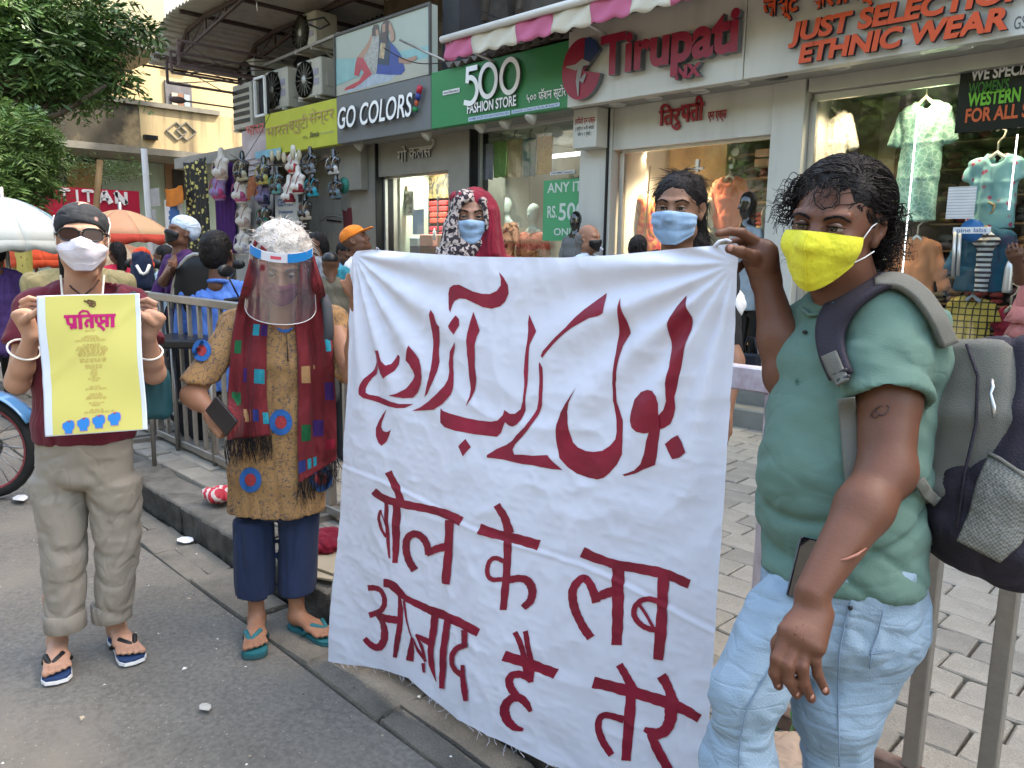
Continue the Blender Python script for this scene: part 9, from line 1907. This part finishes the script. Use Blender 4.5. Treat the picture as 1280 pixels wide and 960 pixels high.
for i,(px,py,d,w_,h_,m,lb)in enumerate(((426,375,4.6,.07,.16,(.03,.20,.25),'teal cloth bag hanging between the kurta sleeve and the banner'),(178,338,5.8,.10,.10,(.012,.02,.05),'dark blue display bust with a pale necklace'),(178,324,5.8,.09,.045,(.62,.06,.02),'bright red cloth heap above the dark display bust'))):
 c=at(px,py,d);s=SDF(c-.35,c+.35,.012);s.ecap(c+V(0,0,h_),c-V(0,0,h_),(w_*.8,w_*.5),(w_,w_*.6),CR,.02);o=tag(fpart(['cloth_bag','display_bust','cloth_heap'][i],s,CL('x%d'%i,m),None,.012,10),lb,['bag','bust','cloth'][i])
mb=MB();mb.tube([at(171,332,5.68),at(176,341,5.66),at(180,343,5.66),at(184,340,5.66),at(187,331,5.68)],.012,6);tag(part('necklace',mb,m_bead),'pale necklace on the dark blue display bust','necklace')
t=thing('chair','black plastic chair back between the purple shirt and the blue shirt','chair',at(247,360,4.9)*[1,1,0]+V(0,0,PZ));c=at(247,330,4.9);Rc=facing(247,330,20)
a=np.linspace(math.pi*1.0,0,14);mb=MB();mb.tube([c+Rc@V(.17*math.cos(q),0,-.28+.34*math.sin(q))for q in a],.014,6);part('back_frame',mb,m_steel,t)
mb=MB();mb.sphere(c+V(0,0,-.14),(.17,.03,.2),12,0,Rc);part('backrest',mb,m_black,t);mb=MB();mb.box(c+Rc@V(0,.2,-.46),(.2,.2,.025),0,Rc,.01);part('seat',mb,m_black,t)
for q in(-1,1):
 for p in(0,1):mb=MB();b_=c+Rc@V(q*.18,.02+.36*p,-.48);mb.tube([b_,V(b_[0],b_[1],PZ)],.014,6);part('leg',mb,m_steel,t)
def bike(lbl,loc,rz,tank,group,k=1.0):
 t=thing('motorbike',lbl,'motorbike',loc,group,rz);m_t=M('tyre',(.018,.018,.018),.85,.2,30,.3,80);m_rim=M('rim_metal',(.30,.30,.30),.35,.1,metal=.8);m_tk=M('tank_'+group.split()[0]+tank[1],tank[0],.25,.05,coat=.8);A=dict(world=False)
 for x in(-.62,.64):
  c=V(x,0,.30);mb=MB();th=np.linspace(0,2*math.pi,33)[:-1];G_=np.array([[c+V((.272+.028*math.cos(q))*math.cos(p),.034*math.sin(q),(.272+.028*math.cos(q))*math.sin(p))for q in np.linspace(0,2*math.pi,9)[:-1]]for p in np.r_[th,th[:1]]]);mb.grid(G_,0,True,True);w=part('wheel',mb,m_t,t,**A)
  mb=MB();mb.lathe([(.250,-.022),(.238,-.022),(.238,.022),(.250,.022)],c,32,0,1);[q_.__delitem__(slice(-2,None))for q_ in(mb.f,mb.mi,mb.sm)];part('rim',mb,M('red_rim',(.25,.05,.06),.4)if x>0 else m_rim,w,**A)
  for i in range(18):q=i*math.pi/9;mb=MB();mb.tube([c+V(.03*math.cos(q+.3),.02,.03*math.sin(q+.3)),c+V(.24*math.cos(q),0,.24*math.sin(q))],.004,4);part('spoke',mb,m_rim,w,**A)
  mb=MB();mb.lathe([(.0,-.05),(.075,-.05),(.075,.05),(.0,.05)],c,16,0,1);part('hub',mb,m_rim,w,**A)
  mb=MB();a=np.linspace(.5,2.6,14)if x>0 else np.linspace(.2,2.2,14);mb.grid(np.array([[c+V(.33*math.cos(q),y,.33*math.sin(q))for y in(-.06,-.03,0,.03,.06)]for q in a]),0,True);part('mudguard',mb,m_tk,t,world=False,solid=.006)
 for y in(-.075,.075):mb=MB();mb.tube([(.64,y,.30),(.44,y,.85)],.018,8);part('fork',mb,m_rim,t,**A);mb=MB();mb.tube([(-.62,y*1.4,.30),(-.42,y*1.4,.62)],.024,8);part('shock_absorber',mb,m_black,t,**A)
 s=SDF((-.2,-.2,.5),(.5,.2,1.0),.012);s.ell((.16,0,.78),(.24,.13,.12),None,.02);part('fuel_tank',s.mesh(),m_tk,t,**A)
 s=SDF((-.85,-.2,.6),(.1,.2,.95),.012);s.ecap((-.02,0,.76),(-.62,0,.84),(.12,.05),(.10,.045),(0,1,0),.02);part('seat',s.mesh(),m_black,t,**A)
 s=SDF((-.3,-.25,.15),(.4,.25,.7),.014);s.box((.05,0,.40),(.17,.12,.14),None,.04);s.cap((.1,0,.5),(.16,0,.62),.08,.07);part('engine',s.mesh(),m_rim,t,**A)
 mb=MB();mb.tube([(.15,-.14,.36),(.0,-.17,.24),(-.4,-.17,.26),(-.8,-.17,.34)],[.02,.025,.04,.045],10);part('exhaust',mb,m_rim,t,**A)
 mb=MB();mb.tube([(.36,-.34,.98),(.42,-.15,1.0),(.42,.15,1.0),(.36,.34,.98)],.014,8);part('handlebar',mb,m_black,t,**A);mb=MB();mb.sphere((.52,0,.88),(.08,.09,.09),14);part('headlight',mb,m_rim,t,**A)
 for y in(-1,1):mb=MB();mb.tube([(.38,y*.25,1.0),(.36,y*.3,1.12)],.006,5);mb.sphere((.36,y*.32,1.16),(.02,.06,.04),10);part('mirror',mb,m_black,t,**A)
 mb=MB();mb.bar((.42,0,.8),(-.1,0,.55),.05);mb.bar((-.1,0,.55),(-.6,0,.7),.04);mb.bar((.3,0,.66),(.1,0,.22),.04);mb.bar((.1,.12,.25),(.0,.2,.0),.02);part('frame',mb,m_black,t,**A);return t
g='motorbikes parked near the barricades';p0=onz(-12,622)
bike('blue motorbike on the road at the left edge of the picture',(p0[0]-.455,p0[1]-.455,0),R_(45),((.10,.26,.48),'a'),g)
bike('dark motorbike parked behind the barricade below the blue shirt',(-5.05,2.35,PZ),R_(12),((.012,.012,.015),'b'),g);bike('black motorbike behind the barricade next to the poster',(-6.2,2.55,PZ),R_(150),((.02,.02,.03),'c'),g)
bike('motorbike further back behind the woman with the poster',(-7.3,2.5,PZ),R_(20),((.05,.08,.20),'d'),g)
def bundle(lbl,px,py,z,r,m,cat='bundle',name='cloth_bundle',sq=.7,yy=None):
 c=onz(px,py,z);s=SDF(c-V(r,r,r)*1.7,c+V(r,r,r)*1.7,.007);
 for i in range(4):s.ell(c+V(r*.45*math.sin(i*2.1),r*.4*math.cos(i*2.1),r*sq*.55+.01),(r*.75,r*.6,r*sq*.55),None,.02)
 return tag(fpart(name,s,m,None,.010,16,(1,1,1),int(px)),lbl,cat)
m_rw=two('red_white_cloth',(.48,.02,.04),(.62,.52,.48),'wave',9,.62,axis='DIAGONAL',soft=.04,dist=2)
bundle('red and white striped bundle by the kerb left of the mustard kurta',272,628,.16,.085,m_rw);bundle('red cloth bundle on cardboard between the woman in the face shield and the banner',404,690,.16,.10,MATS['red_scarf'])
bundle('pale sack lying at the feet of the man in jeans behind his legs',978,985,.15,.12,M('sack_pale',(.45,.33,.24),.85))
c=onz(398,712,PZ+.01);mb=MB();mb.box(c+V(0,0,.012),(.12,.10,.004),0,np.array(Matrix.Rotation(.5,3,'Z')));mb.box(c+V(.02,.05,.024),(.10,.08,.004),0,np.array(Matrix.Rotation(.2,3,'Z')));tag(part('cardboard',mb,M('cardboard',(.42,.35,.24),.85,.1)),'flattened cardboard pieces under the red bundle','cardboard')
t=thing('small_plant','small leafy weed growing at the kerb behind the legs of the man in jeans','plant',onz(978,940,.15));c=onz(978,945,.16);r=random.Random(3)
for k in range(9):
 q=r.uniform(0,6.28);e=c+V(math.cos(q)*r.uniform(.02,.07),math.sin(q)*r.uniform(.02,.07),r.uniform(.03,.10));u_=nrm(e-c);w_=nrm(np.cross(u_,V(0,0,1)))*.016;L_=.05
 mb=MB();mb.add([e,e+u_*L_*.5+w_,e+u_*L_*1.1-V(0,0,.01),e+u_*L_*.5-w_,e+u_*L_*.5+V(0,0,-.005)],[(0,1,4),(1,2,4),(2,3,4),(3,0,4)],0,True);mb.tube([c,e],.0012,4);part('leaf',mb,M('weed_leaf',(.04,.13,.03),.4,.2),t)
